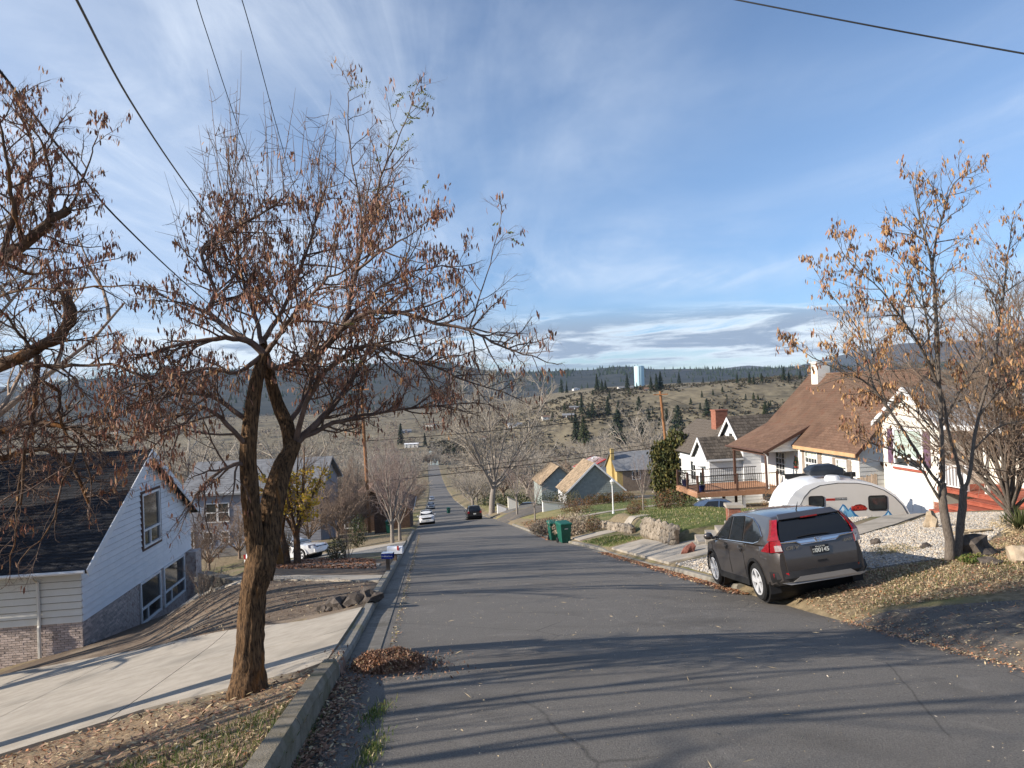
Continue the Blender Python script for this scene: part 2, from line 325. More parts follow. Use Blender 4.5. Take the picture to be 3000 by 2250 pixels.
def np_mesh(name, V, Q=None, T=None, mats='white', mi=None, smooth=False):
    me = bpy.data.meshes.new(name); V = np.asarray(V, np.float32).reshape(-1, 3)
    Q = np.zeros((0, 4), int) if Q is None else np.asarray(Q, int).reshape(-1, 4); T = np.zeros((0, 3), int) if T is None else np.asarray(T, int).reshape(-1, 3)
    me.vertices.add(len(V)); me.vertices.foreach_set('co', V.ravel())
    lp = np.concatenate([Q.ravel(), T.ravel()]).astype(np.int32); me.loops.add(len(lp)); me.loops.foreach_set('vertex_index', lp)
    st = np.concatenate([np.arange(len(Q))*4, len(Q)*4+np.arange(len(T))*3]).astype(np.int32)
    me.polygons.add(len(st)); me.polygons.foreach_set('loop_start', st)
    for m in mlist(mats): me.materials.append(m)
    if mi is not None: me.polygons.foreach_set('material_index', np.asarray(mi, np.int32))
    me.polygons.foreach_set('use_smooth', np.full(len(st), bool(smooth)))
    me.update(calc_edges=True); me.validate(); return me
class MB:
    def __init__(s): s.v = []; s.f = []; s.m = []
    def add(s, vs, fs, mi=0):
        o = len(s.v); s.v += [tuple(p) for p in vs]; s.f += [tuple(i+o for i in f) for f in fs]; s.m += [mi]*len(fs); return s
    def box(s, c, sz, mi=0, rz=0., M4=None):
        hx, hy, hz = sz[0]/2, sz[1]/2, sz[2]/2
        p = [Vector((x, y, z)) for z in (-hz, hz) for x, y in ((-hx, -hy), (hx, -hy), (hx, hy), (-hx, hy))]
        if rz: q = Matrix.Rotation(rz, 3, 'Z'); p = [q @ a for a in p]
        p = [a+Vector(c) for a in p]
        if M4 is not None: p = [M4 @ a for a in p]
        return s.hexa(p, mi)
    def hexa(s, p, mi=0): return s.add(p, [(3, 2, 1, 0), (4, 5, 6, 7), (0, 1, 5, 4), (1, 2, 6, 5), (2, 3, 7, 6), (3, 0, 4, 7)], mi)
    def b2(s, a, b, mi=0): return s.box([(a[i]+b[i])/2 for i in range(3)], [abs(b[i]-a[i]) for i in range(3)], mi)
    def prism(s, poly, vec, mi=0):
        n = len(poly); vec = Vector(vec); a = [Vector(p) for p in poly]; b = [p+vec for p in a]
        return s.add(a+b, [tuple(range(n))[::-1], tuple(range(n, 2*n))]+[(i, (i+1) % n, n+(i+1) % n, n+i) for i in range(n)], mi)
    def tube(s, pts, rad, n=6, mi=0, cap=True):
        pts = [Vector(p) for p in pts]; rad = rad if isinstance(rad, (list, tuple)) else [rad]*len(pts); o = len(s.v); fs = []
        for i, p in enumerate(pts):
            t = (pts[min(i+1, len(pts)-1)]-pts[max(i-1, 0)]).normalized(); r = Vector((0, 0, 1)) if abs(t.z) < .9 else Vector((1, 0, 0))
            a = t.cross(r).normalized(); b = t.cross(a)
            for k in range(n): an = 2*math.pi*k/n; s.v.append(tuple(p+rad[i]*(math.cos(an)*a+math.sin(an)*b)))
        for i in range(len(pts)-1):
            for k in range(n): fs.append((o+i*n+k, o+i*n+(k+1) % n, o+(i+1)*n+(k+1) % n, o+(i+1)*n+k))
        if cap: fs += [tuple(o+k for k in range(n))[::-1], tuple(o+(len(pts)-1)*n+k for k in range(n))]
        s.f += fs; s.m += [mi]*len(fs); return s
    def lathe(s, prof, n=16, c=(0, 0, 0), axis='z', mi=0, cap=True):
        o = len(s.v); fs = []
        for r, h in prof:
            for k in range(n):
                a = 2*math.pi*k/n; x, y = r*math.cos(a), r*math.sin(a)
                q = (x, y, h) if axis == 'z' else (h, x, y) if axis == 'x' else (x, h, y)
                s.v.append((q[0]+c[0], q[1]+c[1], q[2]+c[2]))
        for i in range(len(prof)-1):
            for k in range(n): fs.append((o+i*n+k, o+i*n+(k+1) % n, o+(i+1)*n+(k+1) % n, o+(i+1)*n+k))
        if cap: fs += [tuple(o+k for k in range(n))[::-1], tuple(o+(len(prof)-1)*n+k for k in range(n))]
        s.f += fs; s.m += [mi]*len(fs); return s
    def blob(s, c, r, mi=0, seed=0, sub=2, rough=.25, flat=0):
        bm = bmesh.new(); bmesh.ops.create_icosphere(bm, subdivisions=sub, radius=1); rg = random.Random(seed); ph = [rg.uniform(0, 6) for _ in range(9)]
        vs = []
        for v in bm.verts:
            p = v.co; k = 1+rough*(math.sin(p.x*2.6+ph[0])*math.sin(p.y*2.9+ph[1])+.6*math.sin(p.z*4.4+ph[2]+p.x*3)+.35*math.sin(p.y*7+ph[3]+p.z*5))*.8
            q = p*k
            if flat and q.z < -.35: q.z = -.35
            vs.append((c[0]+q.x*r[0], c[1]+q.y*r[1], c[2]+q.z*r[2]))
        bm.verts.ensure_lookup_table(); fs = [tuple(v.index for v in f.verts) for f in bm.faces]; bm.free(); return s.add(vs, fs, mi)
    def mesh(s, name, mats, smooth=False, fix=True, ang=None):
        me = bpy.data.meshes.new(name); me.from_pydata(s.v, [], s.f)
        for m in mlist(mats): me.materials.append(m)
        if any(s.m): me.polygons.foreach_set('material_index', s.m)
        if fix:
            bm = bmesh.new(); bm.from_mesh(me); bmesh.ops.recalc_face_normals(bm, faces=bm.faces); bm.to_mesh(me); bm.free()
        me.polygons.foreach_set('use_smooth', [bool(smooth or ang)]*len(me.polygons))
        if ang: me.set_sharp_from_angle(angle=R_(ang))
        me.update(); return me
    def build(s, name, mats, parent=None, smooth=False, ang=None, mw=None, **k):
        o = link(name, s.mesh(name, mats, smooth, ang=ang), parent, mw)
        return tag(o, **k) if k else o
def text_mesh(name, body, size, m, depth=.002, align='CENTER', shear=0., bold=0.):
    c = bpy.data.curves.new(name, 'FONT'); c.body = body; c.size = size; c.extrude = depth; c.align_x = align; c.align_y = 'CENTER'; c.shear = shear; c.offset = bold
    o = bpy.data.objects.new(name, c); COL.objects.link(o); dg = bpy.context.evaluated_depsgraph_get(); dg.update()
    me = bpy.data.meshes.new_from_object(o.evaluated_get(dg)); me.name = name; me.materials.clear(); me.materials.append(M[m]); bpy.data.objects.remove(o); return me
def put_text(body, size, m, parent, org, U, V, name='lettering', shear=0., bold=0., sx=1.):
    U = Vector(U).normalized(); V = Vector(V).normalized(); N = U.cross(V)
    mw = Matrix(((U.x*sx, V.x, N.x, org[0]), (U.y*sx, V.y, N.y, org[1]), (U.z*sx, V.z, N.z, org[2]), (0, 0, 0, 1)))
    return link(name, text_mesh(name, body, size, m, shear=shear, bold=bold), parent, mw)
# plane frames: origin, U, V, N (outwards) in the thing's local space
class Fr:
    def __init__(s, o, U, V): s.o = Vector(o); s.U = Vector(U).normalized(); s.V = Vector(V).normalized(); s.N = s.U.cross(s.V).normalized()
    def p(s, a, b, n=0.): return s.o+s.U*a+s.V*b+s.N*n
    def m(s, a, b, n=0., sx=1., sy=1., sz=1., rot=0.):
        o = s.p(a, b, n); c, t = math.cos(rot), math.sin(rot); U = s.U*c+s.V*t; V = s.V*c-s.U*t
        return Matrix(((U.x*sx, V.x*sy, s.N.x*sz, o.x), (U.y*sx, V.y*sy, s.N.y*sz, o.y), (U.z*sx, V.z*sy, s.N.z*sz, o.z), (0, 0, 0, 1)))
    def box(s, mb, a0, b0, a1, b1, n0, n1, mi=0):
        return mb.hexa([s.p(a0, b0, n0), s.p(a1, b0, n0), s.p(a1, b1, n0), s.p(a0, b1, n0), s.p(a0, b0, n1), s.p(a1, b0, n1), s.p(a1, b1, n1), s.p(a0, b1, n1)], mi)
def inside(poly, a, b):
    r = False; n = len(poly)
    for i in range(n):
        x0, y0 = poly[i]; x1, y1 = poly[(i+1) % n]
        if (y0 > b) != (y1 > b) and a < (x1-x0)*(b-y0)/(y1-y0)+x0: r = not r
    return r
def span(poly, b):
    xs = []
    n = len(poly)
    for i in range(n):
        x0, y0 = poly[i]; x1, y1 = poly[(i+1) % n]
        if (y0 > b) != (y1 > b): xs.append((x1-x0)*(b-y0)/(y1-y0)+x0)
    xs.sort(); return xs
_unit = {}
def unit_piece(m, wedge):
    k = (m, wedge)
    if k not in _unit:
        mb = MB(); lo, hi = (1., .25) if wedge else (1., 1.)
        mb.hexa([(-.5, -.5, 0), (.5, -.5, 0), (.5, .5, 0), (-.5, .5, 0), (-.5, -.5, lo), (.5, -.5, lo), (.5, .5, hi), (-.5, .5, hi)])
        _unit[k] = mb.mesh('piece', m)
    return _unit[k]
def pieces(parent, name, fr, poly, pw, ph, gap, th, m, stagger=True, limit=300, holes=(), wedge=False, jit=.0, n0=0., lap=0., near=None, rnd=None):
    """rows of small pieces (bricks, shingles, shakes) on a plane; the ones nearest the camera as single objects, the rest as one part"""
    rg = random.Random(hash(name) % 1000 if rnd is None else rnd); bs = [p[1] for p in poly]; b = min(bs); row = 0; out = []
    while b < max(bs)-.01:
        bc = b+ph/2; xs = span(poly, bc)
        for k in range(0, len(xs)-1, 2):
            a = xs[k]-(pw*.5 if (row % 2 and stagger) else 0)-(rg.random()*pw*.3 if jit else 0)
            while a < xs[k+1]:
                w = pw*(1+jit*rg.uniform(-1, 1)); a0 = max(a, xs[k]); a1 = min(a+w, xs[k+1])
                if a1-a0 > .02+gap and not any(h[0] < (a0+a1)/2 < h[2] and h[1] < bc < h[3] for h in holes):
                    out.append(((a0+a1)/2, bc, a1-a0-gap, ph-gap+lap, rg.uniform(.8, 1.25)*th, rg.uniform(-1, 1)*jit*.05))
                a += w
        b += ph; row += 1
    ref = near if near is not None else Vector((0, 0, CZ))
    mw = parent.matrix_world if parent.parent is None else parent.parent.matrix_world @ parent.matrix_local
    if limit < len(out): out.sort(key=lambda q: ((mw @ fr.p(q[0], q[1]))-ref).length)
    me = unit_piece(m, wedge)
    for q in out[:limit]: link(name, me, parent, fr.m(q[0], q[1]+lap*.5, n0, q[2], q[3], q[4], q[5]))
    if len(out) > limit:
        mb = MB(); lo, hi = (1., .25) if wedge else (1., 1.)
        for q in out[limit:]:
            t = fr.m(q[0], q[1]+lap*.5, n0, q[2], q[3], q[4], q[5])
            mb.hexa([t @ Vector(c) for c in ((-.5, -.5, 0), (.5, -.5, 0), (.5, .5, 0), (-.5, .5, 0), (-.5, -.5, lo), (.5, -.5, lo), (.5, .5, hi), (-.5, .5, hi))])
        tag(link(name+'_field', mb.mesh(name+'_field', m, fix=False), parent), kind='stuff')
def planks(parent, name, fr, poly, ex, m, th=.02, holes=(), n0=0., gap=.012):
    """lap siding: one wedge board per course, cut to the wall's outline and broken at openings"""
    bs = [p[1] for p in poly]; b = min(bs)
    while b < max(bs)-.01:
        t = min(b+ex, max(bs)); s0 = span(poly, b+.002); s1 = span(poly, t-.002)
        if len(s0) >= 2:
            if len(s1) < 2: c = (s0[0]+s0[-1])/2; s1 = [c-.01, c+.01]
            cuts = [(s0[0], s1[0])]; hs = sorted(h for h in holes if h[1] < (b+t)/2 < h[3] and h[0] < s0[-1] and h[2] > s0[0])
            for h in hs: cuts += [(h[0], h[0]), (h[2], h[2])]
            cuts.append((s0[-1], s1[-1]))
            for i in range(0, len(cuts)-1, 2):
                (a0, c0), (a1, c1) = cuts[i], cuts[i+1]
                if a1-a0 < .03: continue
                b_ = b+gap; mb = MB(); mb.hexa([fr.p(a0, b_, n0), fr.p(a1, b_, n0), fr.p(c1, t, n0), fr.p(c0, t, n0), fr.p(a0, b_, n0+th), fr.p(a1, b_, n0+th), fr.p(c1, t, n0+.003), fr.p(c0, t, n0+.003)])
                mb.build(name, m, parent)
        b += ex
def window(parent, fr, a0, b0, a1, b1, fm='trimwhite', gm='glass', bar=.06, nx=1, ny=1, mid=None, midx=None, top_gm=None, mb_w=.02, n0=.0, depth=.05, label=None):
    """frame with real depth, panes set back, glazing bars"""
    w = MB(); fr.box(w, a0-bar, b0-bar, a1+bar, b0, n0, n0+depth); fr.box(w, a0-bar, b1, a1+bar, b1+bar, n0, n0+depth)
    fr.box(w, a0-bar, b0, a0, b1, n0, n0+depth); fr.box(w, a1, b0, a1+bar, b1, n0, n0+depth)
    o = w.build('window', fm, parent)
    if label: o['label'] = label
    ys = [b0]+([b0+(b1-b0)*mid] if mid else [])+[b1]
    for j in range(len(ys)-1):
        y0, y1 = ys[j], ys[j+1]; xs = [a0, a1]
        if midx and j == 0: xs = [a0, a0+(a1-a0)*midx, a1]
        for i in range(len(xs)-1):
            g = MB(); fr.box(g, xs[i], y0, xs[i+1], y1, n0+.002, n0+.012); g.build('pane', gm if not (top_gm and j == len(ys)-2) else top_gm, o)
    g = MB(); e = mb_w/2
    if mid: fr.box(g, a0, ys[1]-bar*.45, a1, ys[1]+bar*.45, n0+.012, n0+depth*.9)
    if midx: x = a0+(a1-a0)*midx; fr.box(g, x-bar*.4, b0, x+bar*.4, ys[1]-bar*.45, n0+.012, n0+depth*.85)
    for i in range(1, nx): x = a0+(a1-a0)*i/nx; fr.box(g, x-e, b0, x+e, b1, n0+.0125, n0+depth*.7)
    for j in range(1, ny): y = b0+(b1-b0)*j/ny; fr.box(g, a0, y-e, a1, y+e, n0+.0130, n0+depth*.66)
    if g.v: g.build('glazing_bar', fm, o)
    return o
def door(parent, fr, a0, b0, a1, b1, m='door', n0=0., glass=False):
    mb = MB(); fr.box(mb, a0, b0, a1, b1, n0, n0+.045); o = mb.build('door', m, parent)
    mb = MB(); fr.box(mb, a1-.1, b0+(b1-b0)*.47, a1-.06, b0+(b1-b0)*.52, n0+.045, n0+.1); mb.build('handle', 'steel', o)
    mb = MB()
    for k in (0, 1):
        y0 = b0+.15+k*(b1-b0)*.5; y1 = y0+(b1-b0)*.36
        fr.box(mb, a0+.12, y0, a1-.12, y1, n0+.045, n0+.056)
    mb.build('panel', 'glass' if glass else m, o); return o
def shell(parent, name, fr, poly, th, m):
    """solid wall or roof slab: polygon in the frame, th thick inwards"""
    mb = MB(); mb.prism([fr.p(a, b, 0) for a, b in poly], -fr.N*th); return mb.build(name, m, parent)
# ------------------------------------------------------------------ vegetation builders
def catmull(pts, n):
    p = np.array(pts, float); k = len(p)
    if k < 3: t = np.linspace(0, 1, n)[:, None]; return p[0]*(1-t)+p[-1]*t
    q = np.vstack([2*p[0]-p[1], p, 2*p[-1]-p[-2]]); t = np.linspace(0, k-1-1e-6, n); i = t.astype(int); f = (t-i)[:, None]
    a, b, c, d = q[i], q[i+1], q[i+2], q[i+3]
    return .5*((2*b)+(-a+c)*f+(2*a-5*b+4*c-d)*f*f+(-a+3*b-3*c+d)*f**3)
class Tree:
    def __init__(s, seed): s.rg = np.random.default_rng(seed); s.gr = {}; s.anch = []; s.nodes = []
    def add(s, pts, rad, sides, slot=0): s.gr.setdefault((len(pts), sides, slot), []).append((np.asarray(pts, float), np.asarray(rad, float)))
    def limb(s, pts, r0, r1, n=14, sides=8, rough=.0, slot=0):
        p = catmull(pts, n); r = r0+(r1-r0)*np.linspace(0, 1, n)**.8
        if rough: p[1:-1] += s.rg.normal(0, rough, (n-2, 3)); r = r*(1+s.rg.normal(0, .05, n))
        s.add(p, r, sides, slot); return p, r
    def perp(s, d, ang):
        v = s.rg.normal(size=3); v -= d*v.dot(d); v /= np.linalg.norm(v)+1e-9; return d*math.cos(ang)+v*math.sin(ang)
    def shoot(s, p, d, L, r, n, wob, trop=0., sides=3, slot=0, taper=.35):
        pts = [np.array(p, float)]; d = d/np.linalg.norm(d); st = L/(n-1)
        for i in range(n-1):
            d = d+s.rg.normal(0, wob, 3); d[2] += trop; d /= np.linalg.norm(d); pts.append(pts[-1]+d*st)
        pts = np.array(pts); s.add(pts, np.linspace(r, r*taper, n), sides, slot); return pts
    def grow(s, p, d, L, r, lv, cfg):
        c = cfg[lv]; pts = s.shoot(p, d, L, r, c.get('n', 4), c.get('wob', .15), c.get('trop', 0.), c.get('sides', 3), c.get('slot', 0), c.get('taper', .35))
        if c.get('anch'): s.anch.append(pts)
        if lv+1 < len(cfg):
            k = int(s.rg.integers(c['k'][0], c['k'][1]+1)); q = len(pts)-1
            for j in range(k):
                t = c.get('t0', .2)+(1-c.get('t0', .2))*(j+s.rg.random())/k; f = t*q; i = min(int(f), q-1); bp = pts[i]*(1-(f-i))+pts[i+1]*(f-i); dd = pts[i+1]-pts[i]; dd /= np.linalg.norm(dd)+1e-9
                nd = s.perp(dd, s.rg.uniform(*c.get('ang', (.5, .95)))); nd[2] += c.get('up', .1)
                s.grow(bp, nd, L*s.rg.uniform(*c.get('ratio', (.4, .65)))*(1-c.get('fall', .35)*t), r*(1-.6*t)*c.get('rr', .55), lv+1, cfg)
        return pts
    def mesh(s, name, mats, smooth=True):
        V = []; Q = []; MI = []; o = 0
        for (n, sd, slot), lst in s.gr.items():
            Pn = np.stack([a for a, _ in lst]); Rn = np.stack([b for _, b in lst])
            tg = np.empty_like(Pn); tg[:, 1:-1] = Pn[:, 2:]-Pn[:, :-2]; tg[:, 0] = Pn[:, 1]-Pn[:, 0]; tg[:, -1] = Pn[:, -1]-Pn[:, -2]
            tg /= np.linalg.norm(tg, axis=2, keepdims=True)+1e-9
            mean = Pn[:, -1]-Pn[:, 0]; ref = np.where(np.abs(mean[:, 2:3]) > .8*np.linalg.norm(mean, axis=1, keepdims=True), np.array([[1., 0, 0]]), np.array([[0, 0, 1.]]))[:, None, :]
            a = np.cross(tg, ref); a /= np.linalg.norm(a, axis=2, keepdims=True)+1e-9; b = np.cross(tg, a)
            an = np.linspace(0, 2*math.pi, sd, endpoint=False); ring = Pn[:, :, None, :]+Rn[:, :, None, None]*(np.cos(an)[None, None, :, None]*a[:, :, None, :]+np.sin(an)[None, None, :, None]*b[:, :, None, :])
            B = len(lst); V.append(ring.reshape(-1, 3)); idx = np.arange(B*n*sd).reshape(B, n, sd)+o
            q = np.stack([idx[:, :-1, :], np.roll(idx, -1, 2)[:, :-1, :], np.roll(idx, -1, 2)[:, 1:, :], idx[:, 1:, :]], -1).reshape(-1, 4); Q.append(q); MI.append(np.full(len(q), slot)); o += B*n*sd
        return np_mesh(name, np.concatenate(V), np.concatenate(Q), None, mats, np.concatenate(MI), smooth)
def pods_mesh(name, pos, mats, rg, L=(.05, .085), w=.0065, spread=.25, probs=None):
    n = len(pos); pos = np.asarray(pos); d = rg.normal(0, spread, (n, 3)); d[:, 2] = -1; d /= np.linalg.norm(d, axis=1, keepdims=True)
    v = rg.normal(size=(n, 3)); v -= d*(v*d).sum(1, keepdims=True); v /= np.linalg.norm(v, axis=1, keepdims=True); u = np.cross(d, v)
    l = rg.uniform(L[0], L[1], (n, 1)); ww = w*rg.uniform(.7, 1.3, (n, 1)); m1 = pos+d*l*.35+u*l*.06; m2 = pos+d*l*.75+u*l*.03
    V = np.stack([pos, m1+v*ww, m1-v*ww, m1+u*ww*.35, m2+v*ww*.9, m2-v*ww*.9, pos+d*l], 1).reshape(-1, 3)
    b = np.arange(n)[:, None]*7
    T = np.concatenate([b+np.array([[0, 1, 3]]), b+np.array([[0, 3, 2]]), b+np.array([[1, 4, 3]]), b+np.array([[3, 4, 5]]), b+np.array([[3, 5, 2]]), b+np.array([[4, 6, 5]]), b+np.array([[0, 2, 1]]), b+np.array([[1, 2, 5]]), b+np.array([[1, 5, 4]])])
    k = len(mlist(mats)); mi = np.tile(rg.choice(k, n, p=probs), 9); return np_mesh(name, V, None, T, mats, mi)
def cards_mesh(name, pos, size, mats, rg, aspect=.5, up=None, probs=None, upw=0.):
    """small leaf-shaped faces (diamonds) at given points"""
    n = len(pos); pos = np.asarray(pos, float); d = rg.normal(size=(n, 3))
    if up is not None: d = d*(1-upw)+np.asarray(up)*upw*1.7
    d /= np.linalg.norm(d, axis=1, keepdims=True); v = rg.normal(size=(n, 3)); v -= d*(v*d).sum(1, keepdims=True); v /= np.linalg.norm(v, axis=1, keepdims=True)
    s = (size if np.ndim(size) else rg.uniform(.7, 1.3, n)*size).reshape(n, 1)
    V = np.stack([pos-d*s*.5, pos+v*s*aspect*.5, pos+d*s*.5, pos-v*s*aspect*.5], 1).reshape(-1, 3); Q = np.arange(4*n).reshape(n, 4)
    k = len(mlist(mats)); return np_mesh(name, V, Q, None, mats, rg.choice(k, n, p=probs))
def ball(rg, n, c, r, shell=.55):
    d = rg.normal(size=(n, 3)); d /= np.linalg.norm(d, axis=1, keepdims=True); k = (shell+(1-shell)*rg.random((n, 1)))**.7
    lump = 1+.18*np.sin(d[:, :1]*5+c[0])*np.sin(d[:, 1:2]*6+c[1])+.12*np.sin(d[:, 2:3]*9)
    return np.asarray(c)+d*k*lump*np.asarray(r)
# ------------------------------------------------------------------ the setting
def pinp(poly, X, Y):
    r = np.zeros(X.shape, bool); n = len(poly)
    for i in range(n):
        x0, y0 = poly[i]; x1, y1 = poly[(i+1) % n]
        if y0 == y1: continue
        c = ((y0 > Y) != (y1 > Y)) & (X < (x1-x0)*(Y-y0)/(y1-y0)+x0); r ^= c
    return r
def pline(*pp): return [tuple(gp(u, v))[:2] for u, v in pp]
def resamp(pts, n):
    p = np.array(pts, float); s = np.concatenate([[0], np.cumsum(np.linalg.norm(np.diff(p, axis=0), axis=1))]); t = np.linspace(0, s[-1], n)
    return np.stack([np.interp(t, s, p[:, 0]), np.interp(t, s, p[:, 1])], 1)
DROP = []      # plan outlines below which the soil is lowered
def slab_mesh(A, B, m, dz, nb=5, skirt=.08):
    n = len(A); t = np.linspace(0, 1, nb)[None, :, None]; G = A[:, None, :]*(1-t)+B[:, None, :]*t
    z = Z(G[..., 0], G[..., 1])+dz; V = np.concatenate([G, z[..., None]], 2).reshape(-1, 3); idx = np.arange(n*nb).reshape(n, nb)
    Q = np.stack([idx[:-1, :-1], idx[1:, :-1], idx[1:, 1:], idx[:-1, 1:]], -1).reshape(-1, 4)
    loop = np.concatenate([idx[:, 0], idx[-1, 1:], idx[-2::-1, -1], idx[0, -2:0:-1]]); k = len(loop); lo = V[loop]-np.array([0, 0, skirt]); o = len(V)
    sk = np.stack([loop, o+np.arange(k), o+(np.arange(k)+1) % k, np.roll(loop, -1)], -1)
    me = np_mesh('slab', np.concatenate([V, lo]), np.concatenate([Q, sk]), None, m)
    bm = bmesh.new(); bm.from_mesh(me); bmesh.ops.recalc_face_normals(bm, faces=bm.faces)
    if sum(f.normal.z for f in bm.faces) < 0: bmesh.ops.reverse_faces(bm, faces=bm.faces)
    bm.to_mesh(me); bm.free(); return me
def paving(name, A, B, m, na, nb=1, dz=.012, gap=.012, label=None, piece='slab', fine=7):
    """a strip between two plan lines, laid as separate slabs with open joints"""
    DROP.append([tuple(p) for p in A]+[tuple(p) for p in reversed(B)])
    e = empty(name, (0, 0, 0), label=label, cat=name.split('_')[0], kind='structure')
    RA = resamp(A, na*fine+1); RB = resamp(B, na*fine+1)
    for i in range(na):
        a = RA[i*fine:(i+1)*fine+1].copy(); b = RB[i*fine:(i+1)*fine+1].copy()
        for q in (a, b):
            d = q[-1]-q[0]; d /= np.linalg.norm(d)+1e-9; q[0] += d*gap/2; q[-1] -= d*gap/2
        for j in range(nb):
            t0, t1 = j/nb, (j+1)/nb; g = gap/2/max(np.linalg.norm(b[0]-a[0]), .1)
            if nb > 1: t0 += g; t1 -= g
            link(piece, slab_mesh(a*(1-t0)+b*t0, a*(1-t1)+b*t1, m, dz), e)
    return e
def sheet(name, A, B, m, dz, n, nb, label, cat, kind='structure'):
    DROP.append([tuple(p) for p in A]+[tuple(p) for p in reversed(B)])
    return tag(link(name, slab_mesh(resamp(A, n), resamp(B, n), m, dz, nb)), label, cat, kind=kind)
# -- road
ys = np.concatenate([np.arange(-14, 60, .5), 60*1.03**np.arange(0, 83)]); ys = ys[ys < 610]
ts = np.linspace(0, 1, 17); YY = np.repeat(ys[:, None], 17, 1); XX = XL(YY)*(1-ts)+XR(YY)*ts
ZZ = Z(XX+np.where(ts == 0, 1e-6, np.where(ts == 1, -1e-6, 0)), YY); I = np.arange(XX.size).reshape(XX.shape)
tag(link('road', np_mesh('road', np.stack([XX, YY, ZZ], -1).reshape(-1, 3), np.stack([I[:-1, :-1], I[:-1, 1:], I[1:, 1:], I[1:, :-1]], -1).reshape(-1, 4), None, 'asphalt')),
    'grey asphalt street running straight downhill between the houses', 'road', kind='structure')
# -- left kerb and gutter, right kerb
def kerb_run(name, xf, sgn, y0, y1, step, hfun, m, label, w=.15, mfun=None):
    e = empty(name, label=label, cat='kerb', kind='structure'); y = y0
    while y < y1-.05:
        t = min(y+step, y1); mb = MB(); rings = []
        for yy in np.linspace(y+.006, t-.006, 3):
            x = float(xf(yy)); b = float(P(yy))+float(Z(x+sgn*-.001, yy)-P(yy)); h = hfun(yy); base = b-.12
            rings.append([(x, yy, base), (x, yy, b+h*.75), (x+sgn*.03, yy, b+h), (x+sgn*w, yy, b+h+.003), (x+sgn*w, yy, base)])
        for k in range(2):
            o = len(mb.v); mb.v += rings[k]+rings[k+1]; mb.f += [(o+i, o+(i+1) % 5, o+5+(i+1) % 5, o+5+i) for i in range(5)]; mb.m += [0]*5
        o = len(mb.v); mb.v += rings[0]+rings[2]; mb.f += [(o, o+1, o+2, o+3, o+4), (o+5, o+6, o+7, o+8, o+9)]; mb.m += [0, 0]
        mb.build('kerb_stone', mfun(y) if mfun else m, e); y = t
    return e
kerb_run('kerb', XL, -1, -4.0, 7.5, 2.3, lambda y: .25 if y < 7.2 else .2, 'kerb_moss', 'tall mossy concrete kerb beside the locust tree')
kerb_run('kerb', XL, -1, 7.5, 60, 2.8, lambda y: float(np.interp(y, [7.5, 8, 12.5, 13.5, 29.5, 31, 41, 43], [.15, .10, .10, .16, .16, .10, .10, .16])), 'kerb', 'pale concrete kerb with a gutter running down the left of the street')
kerb_run('kerb', XR, 1, 15.2, 62, 2.6, lambda y: float(np.interp(y, [15, 19.5, 21, 27, 28.5, 34, 36, 44, 46], [.13, .13, .05, .05, .13, .13, .10, .10, .14])), 'kerb', 'low pale kerb in front of the lawns and gravel on the right', w=.2)
kerb_run('kerb', XR, 1, 98, 220, 6, lambda y: .14, 'kerb', 'distant right kerb beyond the cross street', w=.2)
kerb_run('kerb', XL, -1, 98, 220, 6, lambda y: .14, 'kerb', 'distant left kerb beyond the cross street', w=.2)
def strip_y(y0, y1, n, xa, xb): y = np.linspace(y0, y1, n); return [(float(xa(t)), float(t)) for t in y], [(float(xb(t)), float(t)) for t in y]
ge = empty('gutter', label='concrete gutter pan between left kerb and asphalt', cat='gutter', kind='structure')
for k in range(15):
    y0 = 7.9+k*3.2; A, B = strip_y(y0+.006, y0+3.194, 5, lambda t: XL(t)+.004, lambda t: XL(t)+.34)
    link('gutter_slab', slab_mesh(np.array(A), np.array(B), 'gutter', .01, 3, .03), ge)
ge = empty('gutter', label='narrow concrete lip at the foot of the right kerb', cat='gutter', kind='structure')
for k in range(14):
    y0 = 16+k*3; A, B = strip_y(y0+.006, y0+2.994, 5, lambda t: XR(t)-.22, lambda t: XR(t)-.004)
    link('gutter_slab', slab_mesh(np.array(A), np.array(B), 'gutter', .01, 3, .03), ge)
# -- driveways and paths
A = [(float(XL(7.75))-.16, 7.75)]+pline((900, 1966), (438, 2078), (0, 2218))+[(-9.5, 6.4), (-14, 5.9)]
B = [(float(XL(12.2))-.16, 12.2)]+pline((900, 1820), (690, 1846), (464, 1893), (179, 1946), (0, 1979))+[(-14.5, 14.2)]
paving('driveway', A, B, 'concrete', 5, 2, .02, .02, 'broad pale concrete driveway dropping left to the brick house')
paving('path', [(float(XL(16.6))-.16, 16.6), (-7.2, 18.6), (-11.0, 21.6)], [(float(XL(18.0))-.16, 18.0), (-7.3, 19.9), (-11.2, 22.8)], 'concrete', 4, 1, .02, .015, 'narrow concrete path crossing the bare dirt yard')
paving('path', [(float(XL(21.5))-.5, 21.5), (-6.5, 23.2), (-8.8, 25.6)], [(float(XL(22.6))-.5, 22.6), (-6.4, 24.2), (-8.6, 26.6)], 'concrete', 3, 1, .02, .015, 'second concrete path behind the mailboxes')
paving('driveway', [(float(XL(29.5))-.16, 29.5), (-8.2, 31.2), (-13, 34.5)], [(float(XL(40.0))-.16, 40.0), (-9.6, 42.5), (-14, 44.5)], 'concrete', 3, 2, .02, .02, 'concrete driveway of the grey house where the white car stands')
sheet('side_street', [(float(XL(80)), 83.), (-40., 88.), (-90., 95.)], [(float(XL(97)), 97.), (-40., 101.), (-90., 108.)], 'asphalt', .03, 20, 5, 'asphalt cross street going off to the left', 'road')
sheet('side_street', [(float(XR(80)), 81.), (9., 83.), (40., 91.)], [(float(XR(97)), 98.), (9., 100.), (40., 108.)], 'asphalt', .03, 20, 5, 'asphalt cross street going off to the right', 'road')
